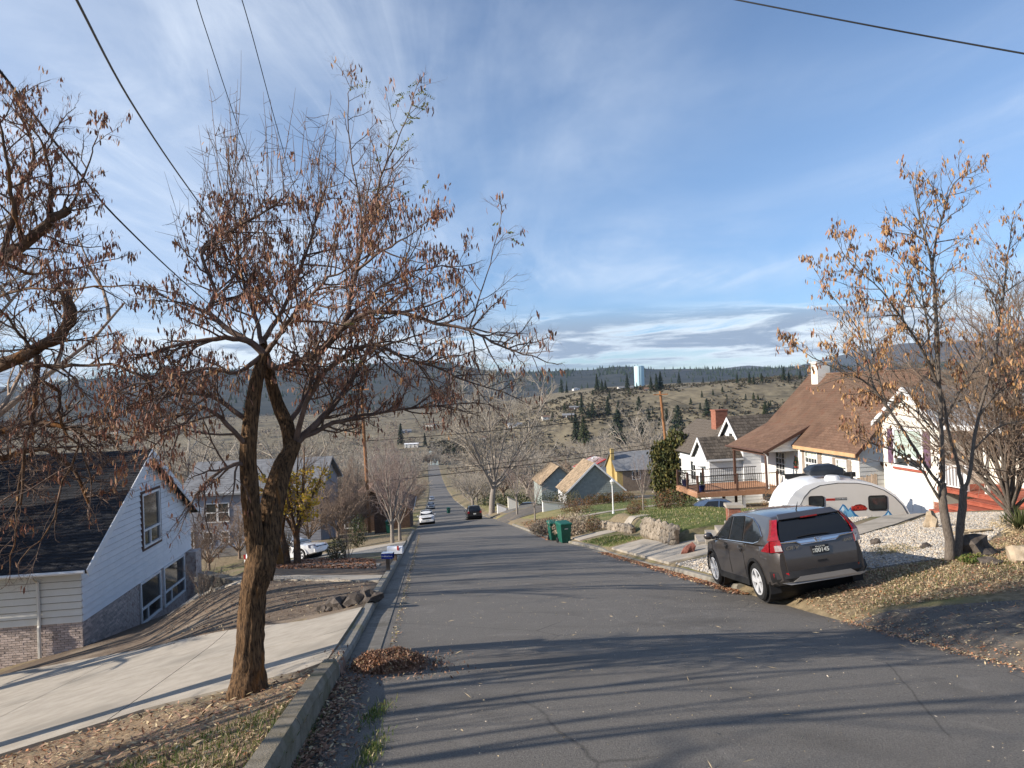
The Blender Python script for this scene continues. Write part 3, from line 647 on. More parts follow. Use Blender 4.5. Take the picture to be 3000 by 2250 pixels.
sheet('parking_pad', pline((560, 1640), (640, 1632), (725, 1625)), pline((560, 1608), (640, 1606), (725, 1604)), 'asphalt_old', .025, 8, 4, 'dark asphalt pad in front of the grey house', 'driveway')
sheet('side_drive', [(5.05, 10.9), (5.9, 10.6), (7.2, 10.3), (12, 9.9)], [(5.35, 7.6), (6.1, 7.3), (7.4, 6.6), (12, 4.5)], 'asphalt_old', .02, 14, 8, 'cracked asphalt side drive littered with needles at right', 'driveway')
paving('driveway', [(float(XR(20.4))+.2, 20.4), (6.2, 20.2), (8.6, 20.8), (10.2, 21.8)], [(float(XR(27.2))+.2, 27.2), (4.9, 27.6), (5.2, 24.2), (9.8, 23.6)], 'concrete', 3, 2, .02, .015, 'concrete driveway apron in front of the rock wall')
paving('path', [(8.3, 18.4), (11.5, 21.6), (14.6, 25.4)], [(8.0, 19.3), (10.9, 22.6), (13.9, 26.4)], 'concrete', 4, 1, .025, .015, 'grey concrete walk through the gravel to the red steps')
paving('path', [(2.9, 33.6), (4.6, 33.8), (6.6, 35.2)], [(2.7, 36.2), (4.4, 35.9), (6.4, 36.8)], 'concrete', 3, 1, .025, .015, 'short concrete walk behind the green bins')
paving('path', [(4.2, 50.5), (9., 53.5), (14., 57)], [(4.2, 51.8), (8.8, 54.8), (13.8, 58.3)], 'concrete', 4, 1, .03, .015, 'curved pale walk across the upper lawn')
sheet('parking_pad', [(float(XR(66)), 66.), (3, 67.), (7.5, 69)], [(float(XR(79)), 78.), (2.5, 80.), (7, 82)], 'asphalt_old', .03, 8, 5, 'dark asphalt driveway where the dark hatchback stands', 'driveway')
GRAVEL1 = [(4.75, 15.6), (4.35, 19.9), (6.6, 19.6), (7.6, 17.4), (6.4, 15.2)]
GRAVEL2 = [(6.7, 14.0), (7.8, 17.9), (11.6, 21.3), (14.9, 25.2), (16.2, 23.5), (13.8, 19.6), (10.3, 15.6), (8.4, 13.9)]
GRAVEL3 = [(7.8, 19.5), (10.5, 22.8), (13.6, 26.6), (13.0, 26.9), (10.3, 24.2), (7.5, 20.3)]
GRAVELS = (GRAVEL1, GRAVEL2, GRAVEL3)
LAWNS = [[(5.5, 24.6), (10.2, 25.2), (11.5, 31), (12, 41), (6.2, 41.5), (5.6, 30)], [(3.55, 27.7), (3.0, 33.0), (4.5, 31.8), (4.95, 28.0)], [(4.5, 44), (3.5, 62), (14, 72), (24, 66), (11, 44.5)], [(6.8, 22.9), (7.6, 22.3), (9.6, 23.9), (8.8, 24.6)]]
DRY = [[(1.3, 60), (-3.0, 82), (6.5, 66.), (4, 52)], [(-4.0, 100), (-8, 150), (10, 150), (4, 100.)], [(-14, 99), (-19, 150), (-34, 150), (-25, 101)]]
LITTER = [[(-1.1, -6), (-1.15, 1.0), (-1.95, 7.6), (-5, 7.2), (-14, 5.6), (-14, -6)]]
SOIL = [[(float(XL(12.3))-.1, 12.3), (-14, 15), (-14, 33), (-8.5, 31), (-4.2, 24), (float(XL(17))-.1, 17)]]
# -- ground
off = [.16, .42]
while off[-1] < 11: off.append(off[-1]+.26)
while off[-1] < 1900: off.append(off[-1]*1.115)
off = np.array(off); ry = [-14.]
while ry[-1] < 1480: ry.append(ry[-1]+(.3 if ry[-1] < 46 else max(.3, (ry[-1]-30)*.02)))
ry = np.array(ry); V = []; Q = []; MI = []; o = 0
for sgn, fx in ((-1, XL), (1, XR)):
    of = np.concatenate([[0.], off]) if sgn < 0 else np.concatenate([[0., .21], off[1:]])
    YY = np.repeat(ry[:, None], len(of), 1); XX = fx(YY)+sgn*of[None, :]; ZZ = Z(XX-sgn*np.where(of == 0, 1e-5, 0)[None, :], YY)-np.where(of == 0, .015, 0)[None, :]
    for poly in DROP:
        a = np.array(poly); bb = (XX > a[:, 0].min()) & (XX < a[:, 0].max()) & (YY > a[:, 1].min()) & (YY < a[:, 1].max())
        if bb.any(): ZZ = ZZ-np.where(bb & pinp(poly, XX, YY), .05, 0)
    I = np.arange(XX.size).reshape(XX.shape)+o; o += XX.size
    V.append(np.stack([XX, YY, ZZ], -1).reshape(-1, 3)); q = np.stack([I[:-1, :-1], I[:-1, 1:], I[1:, 1:], I[1:, :-1]], -1).reshape(-1, 4)
    if sgn < 0: q = q[:, ::-1]
    cx = (XX[:-1, :-1]+XX[1:, 1:]).ravel()/2; cy = (YY[:-1, :-1]+YY[1:, 1:]).ravel()/2; mi = np.zeros(len(q), int)
    for zs, k in ((LITTER, 1), (SOIL, 2), (LAWNS, 3), (DRY, 4), (GRAVELS, 6)):
        for poly in zs: mi[pinp(poly, cx, cy)] = k
    mi[cy > 560] = 5; Q.append(q); MI.append(mi)
tag(link('ground', np_mesh('ground', np.concatenate(V), np.concatenate(Q), None, ['yard', 'litter_base', 'soil', 'lawn', 'lawn_dry', 'hillgrass', 'gravel_base'], np.concatenate(MI), True)),
    'sloping ground of yards, lawns and the dry valley beyond', 'ground', kind='structure')
# -- ridges
def ridge(name, prof, y0, y1, z0, m, label, ncol=150, nrow=16, amp=12.):
    us = np.linspace(prof[0][0], prof[-1][0], ncol); vs = np.interp(us, [p[0] for p in prof], [p[1] for p in prof])
    t = np.linspace(0, 1, nrow); G = np.zeros((nrow, ncol, 3))
    for j, (u, v) in enumerate(zip(us, vs)):
        a, b = ray(u, v); zt = CZ+b*y1
        for i in range(nrow):
            y = y0+(y1-y0)*t[i]; G[i, j] = (a*y, y, z0+(zt-z0)*t[i]**1.15+(amp*math.sin(j*.41+i*1.3)*math.sin(j*.17+i*.7)*math.sin(math.pi*t[i])))
    I = np.arange(nrow*ncol).reshape(nrow, ncol)
    tag(link(name, np_mesh(name, G.reshape(-1, 3), np.stack([I[:-1, :-1], I[:-1, 1:], I[1:, 1:], I[1:, :-1]], -1).reshape(-1, 4), None, m, None, True)), label, 'hills', kind='structure')
    return G
RIDGE = ridge('hills', [(-1200, 1160), (-400, 1150), (0, 1140), (200, 1115), (420, 1098), (700, 1082), (950, 1078), (1150, 1062), (1260, 1056), (1340, 1068), (1450, 1090), (1530, 1092), (1650, 1086), (1740, 1083), (1800, 1074), (1850, 1074), (1900, 1082), (2050, 1080), (2130, 1084), (2260, 1080), (2350, 1076), (2500, 1070), (2800, 1062), (3300, 1040), (4200, 1010)], 1500, 3800, -45, 'forest_ridge', 'dark wooded ridge closing the valley')
ridge('mountain', [(2080, 1085), (2150, 1075), (2200, 1070), (2270, 1078), (2330, 1074), (2420, 1050), (2550, 1022), (2640, 1006), (2800, 1000), (3100, 990), (3600, 1030), (4300, 1050)], 4200, 5500, -60, 'mountain', 'blue mountain behind the ridge at right', 60, 6, 20.)
ridge('mountain', [(-1500, 1100), (-600, 1120), (-100, 1128), (60, 1135), (300, 1150)], 4200, 5500, -60, 'mountain', 'far blue mountain at the left edge', 40, 6, 20.)
# -- haze: one closed box of air round everything
hz = bpy.data.materials.new('haze'); hz.use_nodes = True; n = hz.node_tree.nodes; n.clear(); vo = n.new('ShaderNodeVolumePrincipled'); oo = n.new('ShaderNodeOutputMaterial')
vo.inputs['Density'].default_value = 3.2e-5; vo.inputs['Color'].default_value = (.42, .60, .95, 1); vo.inputs['Anisotropy'].default_value = .1; hz.node_tree.links.new(vo.outputs[0], oo.inputs['Volume'])
HAZE = True
if HAZE:
    tag(MB().b2((-9000, -60, -90), (9000, 5900, 360)).build('haze', hz), 'thin blue air that veils the far hills', 'haze', kind='stuff')
# ------------------------------------------------------------------ houses
SRZ = math.atan2(-1, .13)            # local x runs up the street towards the camera, local y away to the right
def hloc(Y, c, z): return (c-.13*Y, Y, z)
X3, Y3, Z3 = Vector((1, 0, 0)), Vector((0, 1, 0)), Vector((0, 0, 1))
def slope(o, U, V): return Fr(o, U, V)
def gutter_part(parent, a, b, m='trimwhite', r=.055): MB().tube([a, b], r, 6).build('gutter', m, parent)
def bars(parent, fr, a0, a1, b0, b1, post, step, m, pm=None, w=.02, name='railing'):
    """railing: posts, two rails, thin balusters"""
    r = MB(); fr.box(r, a0, b1-.05, a1, b1, -.03, .03); o = r.build(name, m, parent)
    q = MB(); fr.box(q, a0, b0+.07, a1, b0+.11, -.02, .02); q.build('bottom_rail', m, o)
    q = MB(); a = a0+step
    while a < a1-step*.5: fr.box(q, a-w/2, b0+.11, a+w/2, b1-.05, -w/2, w/2); a += step
    tag(q.build('balusters', m, o), kind='stuff')
    for a in post: q = MB(); fr.box(q, a-.055, b0-.1, a+.055, b1+.06, -.055, .055); q.build('post', pm or m, parent)
# ---- A: white house with brick base, left
def house_brick():
    A = at(245, 1915, 21); h = empty('brick_house', A, SRZ, 'white sided house with brick base and black shingle roof, lower left', 'house')
    bpy.context.view_layer.update()
    g = Fr((0, 0, 0), (-1, 0, 0), (0, 0, 1)); f = Fr((0, 0, 0), (0, 1, 0), (0, 0, 1))
    mb = MB(); mb.b2((-.03, -13, -1.6), (-9.97, -.03, .9)); mb.build('wall', 'mortar', h)
    mb = MB(); mb.prism([(-.02, -.02, .9), (-9.98, -.02, .9), (-9.98, -.02, 2.72), (-5, -.02, 5.55), (-.02, -.02, 2.72)], (0, -12.9, 0)); mb.build('wall', 'taupe', h)  # dark backing colours the board gaps as lap shadow lines
    wins = [(4.35, -.5, 6.15, .85), (6.65, -.55, 8.9, .85)]; up = (4.75, 2.15, 6.3, 3.95)
    hol = [(w[0]-.08, w[1]-.08, w[2]+.08, w[3]+.2) for w in wins]
    pieces(h, 'brick', g, [(0, -.35), (10, -1.3), (10, .91), (0, .91)], .205, .069, .012, .018, 'brick', holes=hol, n0=-.012, limit=300, rnd=3)
    pieces(h, 'brick', f, [(-12.5, -.3), (0, -.3), (0, .91), (-12.5, .91)], .205, .069, .012, .018, 'brick', n0=-.012, limit=300, rnd=4)
    planks(h, 'siding_board', g, [(0, .92), (10, .92), (10, 2.73), (5, 5.58), (0, 2.73)], .205, 'white', .045, [(up[0]-.05, up[1]-.05, up[2]+.05, up[3]+.05)], n0=-.004, gap=.026)
    planks(h, 'siding_board', f, [(-12.8, .92), (.0, .92), (.0, 2.62), (-12.8, 2.62)], .205, 'cream', .045, n0=-.004, gap=.026)  # warm sunlit tone of the front wall put into its board colour
    for w in wins: window(h, g, *w, mid=.34, midx=.32, n0=.0, depth=.06, bar=.08)
    window(h, g, *up, mid=.3, midx=.4, n0=.0, depth=.075, bar=.08)
    mb = MB(); 
    for q in ((up[0]-.17, up[1]-.17, up[0]-.08, up[3]+.17), (up[2]+.08, up[1]-.17, up[2]+.17, up[3]+.17), (up[0]-.08, up[1]-.17, up[2]+.08, up[1]-.08), (up[0]-.08, up[3]+.08, up[2]+.08, up[3]+.17)): g.box(mb, *q, .0, .062)
    mb.build('window_casing', 'brown_trim', h)
    # roof: both slopes, camera slope shingled
    L = math.hypot(5.4, 3.06); s1 = slope((.4, .35, 2.53), (0, -1, 0), (-5.4, 0, 3.06)); s1 = Fr((.4, -13, 2.53), (0, 1, 0), (-5.4, 0, 3.06))
    r = shell(h, 'roof', s1, [(0, 0), (13.35, 0), (13.35, L), (0, L)], .12, 'roofdeck')
    s2 = Fr((-10.4, .35, 2.53), (0, -1, 0), (5.4, 0, 3.06)); shell(h, 'roof', s2, [(0, 0), (13.35, 0), (13.35, L), (0, L)], .12, 'shingle_black')
    pieces(h, 'shingle', s1, [(4.0, 0), (13.37, 0), (13.37, L), (4.0, L)], .31, .145, .006, .016, 'shingle_black', wedge=True, lap=.03, jit=.25, limit=300, rnd=5, n0=.001)
    for s, nm in ((s1, 13.35), (s2, 0)):
        mb = MB(); s.box(mb, nm-.01, -.02, nm+.02, L+.02, -.2, .03) if nm else s.box(mb, -.02, -.02, .01, L+.02, -.2, .03); mb.build('rake_board', 'trimwhite', h)
    gutter_part(h, (.46, -13, 2.5), (.46, .3, 2.5)); 
    MB().tube([(.45, -1.15, 2.45), (.1, -1.15, 2.2), (.07, -1.15, .95), (.10, -1.15, .9), (.10, -1.15, -.25)], .05, 6).build('downspout', 'cream', h)
    mb = MB(); mb.b2((-9.3, -.02, -1.6), (-10.05, .4, .9)); mb.build('brick_return', 'brick', h)
    return h
house_brick()
# ---- B, C: houses half hidden behind the locust tree
def box_house(name, label, loc, rz, w, d, h, rh, wm, rm, wins, plank=.2, over=.4, ridge='x', doors=(), tm='trimwhite', parts=True, chim=None, siding=True):
    """origin at the middle of the front (facing local -y); ridge along x or y"""
    o = empty(name, loc, rz, label, 'house'); hw = w/2; fr = Fr((-hw, 0, 0), (1, 0, 0), (0, 0, 1))
    mb = MB(); mb.b2((-hw, .02, -1), (hw, d, h)); mb.build('wall', wm, o)
    if ridge == 'y':
        mb = MB(); mb.prism([(-hw, .02, h), (hw, .02, h), (0, .02, h+rh)], (0, d-.02, 0)); mb.build('gable', wm, o); L = math.hypot(hw+over, rh*(hw+over)/hw); e = h-rh*over/hw
        ss = [Fr((-hw-over, -over, e), (0, 1, 0), (hw+over, 0, rh*(hw+over)/hw)), Fr((hw+over, d+over, e), (0, -1, 0), (-hw-over, 0, rh*(hw+over)/hw))]
        ss[0] = Fr((-hw-over, d+over, e), (0, -1, 0), (hw+over, 0, rh*(hw+over)/hw)); ss[1] = Fr((hw+over, -over, e), (0, 1, 0), (-hw-over, 0, rh*(hw+over)/hw)); W = d+2*over
    else:
        hd = d/2; mb = MB(); mb.prism([(-hw, .02, h), (-hw, d, h), (-hw, hd, h+rh)], (w, 0, 0)); mb.build('gable', wm, o); L = math.hypot(hd+over, rh*(hd+over)/hd); e = h-rh*over/hd
        ss = [Fr((-hw-over, -over, e), (1, 0, 0), (0, hd+over, rh*(hd+over)/hd)), Fr((hw+over, d+over, e), (-1, 0, 0), (0, -hd-over, rh*(hd+over)/hd))]; W = w+2*over
    for s in ss:
        r = shell(o, 'roof', s, [(0, 0), (W, 0), (W, L), (0, L)], .14, rm)
        if parts:
            mb = MB(); b = 0
            while b < L-.05: s.box(mb, 0, b, W, min(b+.28, L), .0, .02); b += .3
            tag(mb.build('shingle_course', rm, r), kind='stuff')
        mb = MB(); s.box(mb, -.03, -.03, W+.03, .0, -.18, .03); mb.build('fascia', tm, o)
    if siding and parts:
        poly = [(0, 0), (w, 0), (w, h)]+([(hw, h+rh)] if ridge == 'y' else [])+[(0, h)]
        planks(o, 'siding_board', fr, poly, plank, wm, .02, [(x0-.06, z0-.06, x1+.06, z1+.06) for x0, z0, x1, z1 in [q[:4] for q in wins]+[q[:4] for q in doors]], n0=-.015)
    for q in wins: window(o, fr, *q[:4], fm=tm, gm='glass' if parts else 'glass_far', mid=.5 if parts else None, bar=.08, depth=.06)
    for q in doors: door(o, fr, *q[:4])
    if chim: mb = MB(); mb.b2((chim[0]-.35, chim[1]-.35, h*.6), (chim[0]+.35, chim[1]+.35, chim[2])); mb.b2((chim[0]-.42, chim[1]-.42, chim[2]), (chim[0]+.42, chim[1]+.42, chim[2]+.12)); mb.build('chimney', 'brick_red', o)
    return o
pB = at(745, 1598, 55); box_house('grey_house', 'grey lap sided two storey house behind the locust trunk', pB, R_(4), 10.2, 8, 4.4, 1.9, 'grey_siding', 'roof_grey', [(1.6, 2.0, 2.35, 3.35), (2.5, 2.0, 3.25, 3.35), (1.35, .35, 2.0, 1.15), (2.7, .35, 3.2, 1.15), (-.0+.15, .1, .55, 1.3), (7.4, 2.2, 8.4, 3.5)], .2)
pC = at(1090, 1572, 70); box_house('brown_house', 'dark brown house with pale gable trim behind the utility pole', pC, R_(6), 7.5, 8, 2.7, 2.0, 'brown_siding', 'shingle_brown', [(1.2, 1.0, 2.4, 2.1), (4.6, .9, 5.5, 2.1)], .22, ridge='y')
# ---- D: cream house at right with garage below and red steps
def house_red_steps():
    zb = -5.45; h = empty('cream_house', hloc(33, 21.4, zb), SRZ, 'cream house with purple shutters, garage below and red steps, right edge', 'house')
    bpy.context.view_layer.update()
    f = Fr((0, 0, 0), (1, 0, 0), (0, 0, 1)); e = 5.15; ap = 6.55; w = 3.75
    mb = MB(); mb.prism([(0, .02, 0), (w, .02, 0), (w, .02, e), (w/2, .02, ap), (0, .02, e)], (0, 7, 0)); mb.build('wall', 'cream', h)
    win = (.9, 3.05, 2.62, 4.62); gar = (.75, 0., 3.05, 2.05)
    planks(h, 'siding_board', f, [(0, 0), (w, 0), (w, e), (w/2, ap), (0, e)], .25, 'cream', .016, [(gar[0]-.12, -1, gar[2]+.12, gar[3]+.12), (win[0]-.06, win[1]-.06, win[2]+.06, win[3]+.06)], n0=-.002)
    window(h, f, *win, gm='glass', top_gm='curtain', mid=.23, midx=.5, bar=.09, depth=.08)
    mb = MB(); f.box(mb, win[0]-.15, win[1]-.19, win[2]+.15, win[1]-.10, 0, .10); mb.build('sill', 'redwood', h)
    for a in (win[0]-.52, win[2]+.12): mb = MB(); f.box(mb, a, win[1]+.05, a+.36, win[3]+.02, .0, .05); mb.build('shutter', 'purple', h)
    mb = MB(); f.box(mb, *gar, -.06, .0); d = mb.build('garage_door', 'door', h)
    for r in range(4):
        for c in range(4): q = MB(); f.box(q, gar[0]+.1+c*.55, gar[1]+.08+r*.5, gar[0]+.54+c*.55, gar[1]+.44+r*.5, .0, .016); q.build('panel', 'door', d)
    mb = MB(); f.box(mb, gar[0]-.12, 0, gar[0], gar[3]+.12, 0, .05); f.box(mb, gar[2], 0, gar[2]+.12, gar[3]+.12, 0, .05); f.box(mb, gar[0], gar[3], gar[2], gar[3]+.12, 0, .05); mb.build('garage_frame', 'trimwhite', h)
    pieces(h, 'brick', f, [(3.2, .0), (4.6, .0), (4.6, 1.75), (3.2, 1.75)], .21, .075, .012, .02, 'brick_red', n0=.02, rnd=8)
    o = .32; rise = ap-e; L = math.hypot(w/2+o, rise*(w/2+o)/(w/2)); ez = e-rise*o/(w/2)
    for s in (Fr((-o, 7, ez), (0, -1, 0), (w/2+o, 0, rise*(w/2+o)/(w/2))), Fr((w+o, -o, ez), (0, 1, 0), (-w/2-o, 0, rise*(w/2+o)/(w/2)))):
        shell(h, 'roof', s, [(0, 0), (7.3, 0), (7.3, L), (0, L)], .14, 'roof_grey')
    for sg in (-1, 1):
        mb = MB(); x0 = w/2+sg*(w/2+o); mb.prism([(x0, -o-.03, ez-.16), (x0, -o-.03, ez+.02), (w/2, -o-.03, ap+.02), (w/2, -o-.03, ap-.18)], (0, .06, 0)); mb.build('rake_board', 'trimwhite', h)
    # main body behind the porch
    mb = MB(); mb.b2((w, 2.1, 0), (14, 9, e-.05)); mb.build('wall', 'cream', h)
    fp = Fr((w, 2.08, 0), (1, 0, 0), (0, 0, 1)); planks(h, 'siding_board', fp, [(0, 2.45), (9, 2.45), (9, 4.95), (0, 4.95)], .25, 'cream', .016)
    door(h, fp, 2.35, 2.47, 3.25, 4.5, n0=.02); window(h, fp, 4.2, 3.2, 5.5, 4.5, mid=.5, n0=.02, gm='glass')
    s = Fr((w-.2, -.35, e-.15), (1, 0, 0), (0, 5.9, 2.6)); shell(h, 'roof', s, [(.1, 0), (10, 0), (10, 6.4), (.1, 6.4)], .14, 'roof_grey'); mb = MB(); b = 0
    while b < 6.3: s.box(mb, .1, b, 10, b+.24, 0, .016); b += .26
    tag(mb.build('shingle_course', 'roof_grey', h), kind='stuff')
    mb = MB(); mb.b2((w+.05, -.42, e-.34), (w+9.5, -.34, e-.12)); mb.build('fascia', 'trimwhite', h)
    for a in (w+2.3, w+4.9): mb = MB(); mb.b2((a, -.12, 2.45), (a+.13, .01, e-.3)); mb.build('porch_post', 'cream', h)
    # porch floor and rail
    pf = 2.45; mb = MB(); mb.b2((w, -.3, pf-.18), (w+7, 2.05, pf-.03)); mb.build('porch_frame', 'redwood', h)
    for k in range(16): mb = MB(); mb.b2((w+.03+k*.43, -.34, pf-.03), (w+.43+k*.43, 2.05, pf)); mb.build('porch_board', 'redwood', h)
    fr = Fr((w, -.22, 0), (1, 0, 0), (0, 0, 1)); bars(h, fr, .1, 1.55, pf, pf+.95, (.1, 1.55), .17, 'trimwhite', w=.07); bars(h, fr, 5.0, 7.0, pf, pf+.95, (5.0, 7.0), .17, 'trimwhite', w=.07)
    return h
HD = house_red_steps()
def red_steps():
    zb = -5.45+2.45; o = empty('red_steps', hloc(27.0, 21.0, zb), SRZ, 'wide red stained wooden steps up to the cream house porch', 'steps')
    for k in range(4):
        z = -.16*(k+1); d = .55*(k+1)+.1*k; x0 = -.25+.0*k; x1 = 3.3-.55*(3-k)*.55
        mb = MB(); mb.b2((x0+.1*(3-k), -d-.02, z-.17), (x1, .1, z-.045)); mb.build('riser', 'redwood', o)
        for t in range(2): mb = MB(); mb.b2((x0+.1*(3-k)-.03, -d-.05+t*.29, z-.043), (x1+.03, -d+.23+t*.29, z)); mb.build('tread', 'redwood', o)
    mb = MB(); mb.b2((.25, -1.9, -1.3), (2.2, .0, -.66)); mb.build('base', 'brown_trim', o)
red_steps()
# ---- E: white house with big brown roof
def house_brown_roof():
    zb = -6.; h = empty('brown_roof_house', hloc(48.3, 23, zb), SRZ, 'white house with a big steep brown shingle roof and taupe shutters', 'house')
    bpy.context.view_layer.update()
    f = Fr((0, 0, 0), (1, 0, 0), (0, 0, 1)); W = 10.9; e = 3.75; rz = 7.87
    mb = MB(); mb.prism([(W, 0.02, -.5), (W, 7.98, -.5), (W, 7.98, e), (W, 4, rz-.25), (W, .02, e)], (-W, 0, 0)); mb.build('wall', 'white_warm', h)
    w1 = (5.75, 1.98, 6.95, 3.25); w2 = (8.95, 2.1, 9.8, 3.05); w3 = (2.1, 1.5, 3.2, 2.92); dr = (3.6, 1.12, 4.45, 3.1)
    hol = [(q[0]-.06, q[1]-.06, q[2]+.06, q[3]+.06) for q in (w1, w2, w3)]+[dr]
    planks(h, 'siding_board', f, [(0, -.4), (W, -.4), (W, e), (0, e)], .23, 'white_warm', .018, hol)
    g = Fr((W, 0, 0), (0, 1, 0), (0, 0, 1)); planks(h, 'siding_board', g, [(0, -.4), (8, -.4), (8, e), (4, rz-.3), (0, e)], .23, 'white_warm', .018)
    window(h, f, *w1, nx=4, ny=4, mid=.45, bar=.08, top_gm=None, n0=.005, depth=.07, mb_w=.03); window(h, f, *w2, nx=3, ny=4, mid=.5, bar=.07, n0=.005, depth=.07, mb_w=.025); window(h, f, *w3, nx=3, ny=4, bar=.06, n0=.005, mb_w=.03)
    for q in (w1, w2):
        mb = MB(); f.box(mb, q[0]+.06, q[3]-.38, q[2]-.06, q[3]-.02, .018, .022); mb.build('blind', 'blind', h)
        for a in (q[0]-.45, q[2]+.1):
            mb = MB(); f.box(mb, a, q[1]-.1, a+.35, q[3]+.1, .0, .045); s = mb.build('shutter', 'taupe', h)
            k = MB(); f.box(k, a+.05, q[1], a+.30, (q[1]+q[3])/2-.05, .045, .057); f.box(k, a+.05, (q[1]+q[3])/2+.05, a+.30, q[3], .045, .057); k.build('panel', 'taupe', s)
        mb = MB(); f.box(mb, q[0]-.1, q[3]+.085, q[2]+.1, q[3]+.17, .0, .06); mb.build('window_head', 'taupe', h)
    door(h, f, *dr, n0=.02, glass=False)
    mb = MB(); f.box(mb, dr[0]-.12, dr[1], dr[0], dr[3]+.1, .02, .08); f.box(mb, dr[2], dr[1], dr[2]+.12, dr[3]+.1, .02, .08); mb.build('door_frame', 'trimwhite', h)
    # main roof
    vy, vz = 4.45, rz-3.55; L = math.hypot(vy, vz)
    s = Fr((-.4, -.45, 3.55), (1, 0, 0), (0, vy, vz)); r = shell(h, 'roof', s, [(0, 0), (W+.8, 0), (W+.8, L), (0, L)], .14, 'roofdeck')
    pieces(h, 'shingle', s, [(0, 0), (W+.8, 0), (W+.8, L), (0, L)], .42, .19, .004, .014, 'shingle_brown', wedge=True, lap=.02, jit=.3, limit=300, rnd=11)
    s2 = Fr((W+.4, 8.45, 3.55), (-1, 0, 0), (0, -vy, vz)); shell(h, 'roof', s2, [(0, 0), (W+.8, 0), (W+.8, L), (0, L)], .14, 'shingle_brown')
    mb = MB(); mb.b2((5.1, -.5, 3.4), (W+.42, -.44, 3.6)); mb.build('fascia', 'tan_trim', h)
    for sg in (0, 1):
        mb = MB(); mb.prism([(W+.40, -.45 if sg == 0 else 8.45, 3.36), (W+.40, -.45 if sg == 0 else 8.45, 3.58), (W+.40, 4, rz+.04), (W+.40, 4, rz-.2)], (.05, 0, 0)); mb.build('rake_board', 'brown_trim', h)
    mb = MB(); mb.b2((-.4, 3.9, rz-.02), (W+.4, 4.1, rz+.04)); mb.build('ridge_cap', 'shingle_brown', h)
    # porch: roof carried down towards the street, posts, cheek wall, beam
    py0, pz0, py1 = -2.25, 3.28, .75; pz1 = 3.55+(py1+.45)*vz/vy; Lp = math.hypot(py1-py0, pz1-pz0)
    sp_ = Fr((-.35, py0, pz0), (1, 0, 0), (0, py1-py0, pz1-pz0)); shell(h, 'porch_roof', sp_, [(0, 0), (5.3, 0), (5.3, Lp), (0, Lp)], .13, 'roofdeck')
    pieces(h, 'shingle', sp_, [(0, 0), (5.3, 0), (5.3, Lp), (0, Lp)], .42, .19, .004, .014, 'shingle_brown', wedge=True, lap=.02, jit=.3, limit=130, rnd=12, n0=.002)
    ck = Fr((4.82, 0, 0), (0, 1, 0), (0, 0, 1)); planks(h, 'siding_board', ck, [(py0+.2, pz0-.08), (0, pz0-.08), (0, 3.9), (.55, pz1-.35), (py0+.25, pz0+.02)], .22, 'white_warm', .016)
    mb = MB(); mb.prism([(4.95, py0, pz0-.16), (4.95, py0, pz0+.03), (4.95, py1, pz1+.03), (4.95, py1, pz1-.16)], (.05, 0, 0)); mb.build('rake_board', 'brown_trim', h)
    gutter_part(h, (-.4, py0-.05, pz0-.02), (5.0, py0-.05, pz0-.02), 'brown_trim', .07)
    for x in (.15, 4.6): mb = MB(); mb.b2((x-.07, py0+.2, -.6 if x < 1 else .9), (x+.07, py0+.34, pz0-.1)); mb.build('porch_post', 'brown_trim', h)
    mb = MB(); mb.b2((0, py0+.18, pz0-.28), (4.8, py0+.36, pz0-.12)); mb.build('porch_beam', 'brown_trim', h)
    MB().tube([(4.95, py0-.05, pz0-.05), (4.9, py0+.2, pz0-.3), (4.78, py0+.3, 1.0)], .04, 6).build('downspout', 'trimwhite', h)
    mb = MB(); mb.b2((1.0, 3.3, rz-.7), (1.75, 4.2, rz+.75)); mb.b2((.95, 3.25, rz+.75), (1.8, 4.25, rz+.83)); mb.build('chimney', 'cream', h)
    rg = np.random.default_rng(3); pts = ball(rg, 260, (4.75, -.16, 2.45), (.13, .1, .42)); link('door_swag', cards_mesh('door_swag', pts, .12, ['holly', 'decal_red'], rg, .4, probs=[.85, .15]), h)
    # low side shed roof between the two houses
    mb = MB(); mb.b2((W+.02, 1.6, -.4), (W+1.5, 6, 2.2)); mb.build('shed_wall', 'white_warm', h); ss = Fr((W+1.9, 1.2, 2.05), (0, 1, 0), (-1.9, 0, 1.0)); shell(h, 'shed_roof', ss, [(0, 0), (5, 0), (5, 2.15), (0, 2.15)], .1, 'shingle_brown')
    return h
house_brown_roof()
